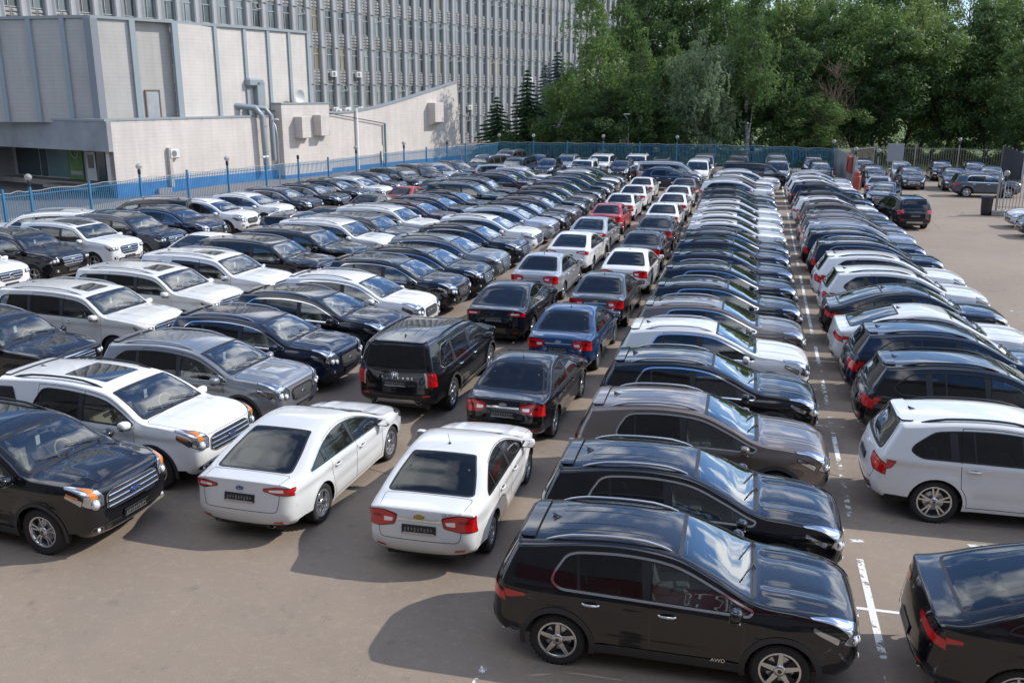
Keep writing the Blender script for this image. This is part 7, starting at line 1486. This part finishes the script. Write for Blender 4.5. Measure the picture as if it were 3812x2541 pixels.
('big_suv',-16.74,40.39,-3.8,'white','white large boxy SUV, ninth in the row of big SUVs','car','cars in the row of big SUVs',0),
('mid_suv_b',-16.93,44.21,-3.4,'maroon','maroon chrome-trimmed family SUV, tenth in the row of big SUVs','car','cars in the row of big SUVs',0),
('mid_suv',-16.83,46.90,-2.2,'black','black family SUV, eleventh in the row of big SUVs','car','cars in the row of big SUVs',0),
('mid_suv_b',-16.67,49.65,-3.8,'black','black chrome-trimmed family SUV, twelfth in the row of big SUVs','car','cars in the row of big SUVs',0),
('big_suv',-16.76,52.78,-3.6,'teal','dark teal large boxy SUV, thirteenth in the row of big SUVs','car','cars in the row of big SUVs',0),
('big_suv',-17.01,55.93,-2.9,'black','black large boxy SUV, fourteenth in the row of big SUVs','car','cars in the row of big SUVs',0),
('mid_suv',-17.20,62.54,-2.2,'maroon','maroon family SUV, fifteenth in the row of big SUVs','car','cars in the row of big SUVs',0),
('mid_suv',-17.22,65.34,-3.1,'navy','dark navy family SUV, sixteenth in the row of big SUVs','car','cars in the row of big SUVs',0),
('mid_suv',-17.12,67.66,-3.6,'white','white family SUV, seventeenth in the row of big SUVs','car','cars in the row of big SUVs',0),
('minivan',-19.71,71.12,-3.4,'silver','silver minivan, eighteenth in the row of big SUVs','van','cars in the row of big SUVs',0),
('bench_suv',-27.11,25.86,-5.9,'white','white large long SUV, nearest in the row along the blue side fence','car','cars in the row along the blue side fence',0),
('bench_suv',-27.20,29.00,-6.1,'black','black large long SUV, second in the row along the blue side fence','car','cars in the row along the blue side fence',1),
('bench_suv',-26.98,31.98,-5.9,'white','white large long SUV, third in the row along the blue side fence','car','cars in the row along the blue side fence',1),
('bench_suv',-26.51,34.47,-6.0,'navy','dark navy large long SUV, fourth in the row along the blue side fence','car','cars in the row along the blue side fence',0),
('mid_suv',-26.93,38.51,-6.6,'navy','dark navy family SUV, fifth in the row along the blue side fence','car','cars in the row along the blue side fence',0),
('mid_suv',-27.15,42.04,-5.7,'white','white family SUV, sixth in the row along the blue side fence','car','cars in the row along the blue side fence',0),
('mid_suv',-26.81,45.25,-6.3,'white','white family SUV, seventh in the row along the blue side fence','car','cars in the row along the blue side fence',0),
('mid_suv',-26.81,48.56,-6.1,'navy','dark navy family SUV, eighth in the row along the blue side fence','car','cars in the row along the blue side fence',0),
('mid_suv_b',-26.26,51.25,-6.8,'black','black chrome-trimmed family SUV, ninth in the row along the blue side fence','car','cars in the row along the blue side fence',0),
('mid_suv_b',-26.20,54.25,-6.4,'black','black chrome-trimmed family SUV, tenth in the row along the blue side fence','car','cars in the row along the blue side fence',0),
('mid_suv',-25.59,56.45,-7.6,'white','white family SUV, eleventh in the row along the blue side fence','car','cars in the row along the blue side fence',0),
('mid_suv_b',-25.74,59.89,-10.6,'dgrey','dark grey chrome-trimmed family SUV, twelfth in the row along the blue side fence','car','cars in the row along the blue side fence',0),
('big_suv',-24.73,61.81,-25.7,'black','black large boxy SUV, thirteenth in the row along the blue side fence','car','cars in the row along the blue side fence',0),
('big_suv',-24.52,65.64,-35.1,'black','black large boxy SUV, fourteenth in the row along the blue side fence','car','cars in the row along the blue side fence',0),
('mid_suv',-24.41,69.26,-40.6,'silver','silver family SUV, fifteenth in the row along the blue side fence','car','cars in the row along the blue side fence',0),
('mid_suv',-23.90,72.08,-40.2,'navy','dark navy family SUV, sixteenth in the row along the blue side fence','car','cars in the row along the blue side fence',0),
('fastback',-21.61,33.36,84.7,'white','white fastback sedan, nearest in the tail-on column behind the big SUVs','car','cars turned away behind the big SUVs',0),
('mid_suv',-20.60,39.12,80.6,'navy','dark navy family SUV, second in the tail-on column behind the big SUVs','car','cars turned away behind the big SUVs',0),
('coupe_suv',-19.99,41.33,80.6,'black','black coupe-roofed SUV, third in the tail-on column behind the big SUVs','car','cars turned away behind the big SUVs',0),
('sedan',-21.26,49.30,85.2,'dgrey','dark grey sedan, fourth in the tail-on column behind the big SUVs','car','cars turned away behind the big SUVs',0),
('sedan',-21.07,54.19,85.8,'red','red sedan, fifth in the tail-on column behind the big SUVs','car','cars turned away behind the big SUVs',0),
('sedan',-20.99,59.38,85.7,'teal','dark teal sedan, sixth in the tail-on column behind the big SUVs','car','cars turned away behind the big SUVs',0),
('sedan',-20.85,64.77,85.6,'teal','dark teal sedan, seventh in the tail-on column behind the big SUVs','car','cars turned away behind the big SUVs',0),
]
for k_,x_,y_,h_,c_,l_,ct_,g_,d_ in CARS: put_car(k_,x_,y_,h_,c_,l_,ct_,g_,bool(d_))
# ------------------------------------------------------------------ lettering and badges on the nearest cars
def root_of(lb): return next(o for o in bpy.data.objects if o.get('label')==lb)
def on_car(root,kind,mk,s,f,off=.012,face='rear',name='badge',m=None,side=None):
    """mk: MB in its own x-y plane, or text; laid on the shell of a car"""
    D=M_[kind]; sh=Shell(D); 
    if side is not None: p,n=sh.side(np.array([side]),off); p=p[0]*[1,-1,1]; n=n[0]*[1,-1,1]; x_=np.array([1.,0,0])
    else: p,n=sh.top(np.array([(s(sh),f*D['hw'])]),off); p=p[0]; n=n[0]; x_=np.array([0,-1.,0]) if face=='rear' else np.array([0,1.,0])
    y_=np.cross(n,x_); y_/=np.linalg.norm(y_); x_=np.cross(y_,n); M=np.stack([x_,y_,n],1)
    par=next(c for c in root.children if c.name.split('.')[0]==('tailgate' if any(c.name.split('.')[0]=='tailgate' for c in root.children) else 'boot_lid')) if face=='rear' and side is None else next(c for c in root.children if c.name.split('.')[0] in ('body',))
    if isinstance(mk,tuple):
        R=mathutils.Matrix(M.tolist()); o=text_mesh(mk[0],mk[1],m,name,par,Vector(p),R.to_euler(),.003)
    else:
        q=MB().join(mk).xf(M=M,loc=p); o=q.build(name,m,par)
    return o
CHR=MAT[4]; GOLD=mat('gold_badge',(.62,.42,.12),.25,.7)
bow=MB().prism([(-.085,-.022),(-.040,-.022),(-.040,-.038),(.040,-.038),(.040,-.022),(.075,-.022),(.092,.022),(.040,.022),(.040,.038),(-.040,.038),(-.040,.022),(-.075,.022)],0,.008,axis='z')
def oval(a,b): return MB().lathe([(1,0),(1,.006),(.85,.010),(0,.010)],seg=22).xf(scale=(a,b,1))
for lb,mm in (('white sedan, nearest in the sedan column beside the crossover tails',GOLD),('black sedan, second in the sedan column beside the crossover tails',CHR),('blue sedan, third in the sedan column beside the crossover tails',CHR),('dark grey sedan, fourth in the sedan column beside the crossover tails',GOLD)):
    r=root_of(lb); on_car(r,'sedan',bow,lambda sh: sh.sr(.915),0,m=mm); on_car(r,'sedan',('CRUZE',.05),lambda sh: sh.sr(.975),-.27,name='lettering',m=CHR)
r=root_of('white fastback sedan, nearest in the sedan column beside the SUV fronts'); on_car(r,'fastback',oval(.07,.03),lambda sh: sh.sr(.93),0,m=MAT[21]); on_car(r,'fastback',('Ford',.036),lambda sh: sh.sr(.93),0,off=.024,name='lettering',m=CHR)
r=root_of('black large SUV, second in the sedan column beside the SUV fronts')
ring=MB().lathe([(.082,0),(.082,.008),(.066,.008),(.066,0)],seg=24).xf(scale=(1,.62,1)); ring.box(-.040,-.024,-.032,.032,0,.008).box(.024,.040,-.032,.032,0,.008).box(-.03,.03,-.008,.008,0,.008)
on_car(r,'palisade',ring,lambda sh: sh.sr(1.06),0,m=CHR)
for i,c in enumerate('PALISADE'): on_car(r,'palisade',(c,.07),lambda sh: sh.sr(.985),.20-.058*i,name='lettering',m=CHR)
on_car(root_of('black compact crossover, nearest in the crossover row beside the sedans'),'crossover',('AWD',.07),None,0,side=(.62,.40),name='lettering',m=CHR)
for lb in ('black big family SUV, nearest in the SUV row facing the sedans','white big family SUV, second in the SUV row facing the sedans'):
    r=root_of(lb); g=next(c for c in r.children if c.name.startswith('grille')); D=M_['explorer']; sh=Shell(D); p,n=sh.top(np.array([(sh.sf(.86),0.)]),.034); n=n[0]; x_=np.array([0,1.,0]); y_=np.cross(n,x_); R=mathutils.Matrix(np.stack([x_,y_,n],1).tolist())
    text_mesh('Ford',.085,CHR,'lettering',g,Vector(p[0]),R.to_euler(),.003)
r=root_of('white big family SUV, second in the SUV row facing the sedans'); c=next(c for c in r.children if c.name.startswith('info_card'))
hx=max(v.co.x for v in c.data.vertices); zz_=[v.co.z for v in c.data.vertices if v.co.x>hx-.01]; text_mesh('164',.05,MAT[13],'lettering',c,Vector((hx+.002,.062,min(zz_)+.06)),(math.radians(90),0,math.radians(90)),.001)
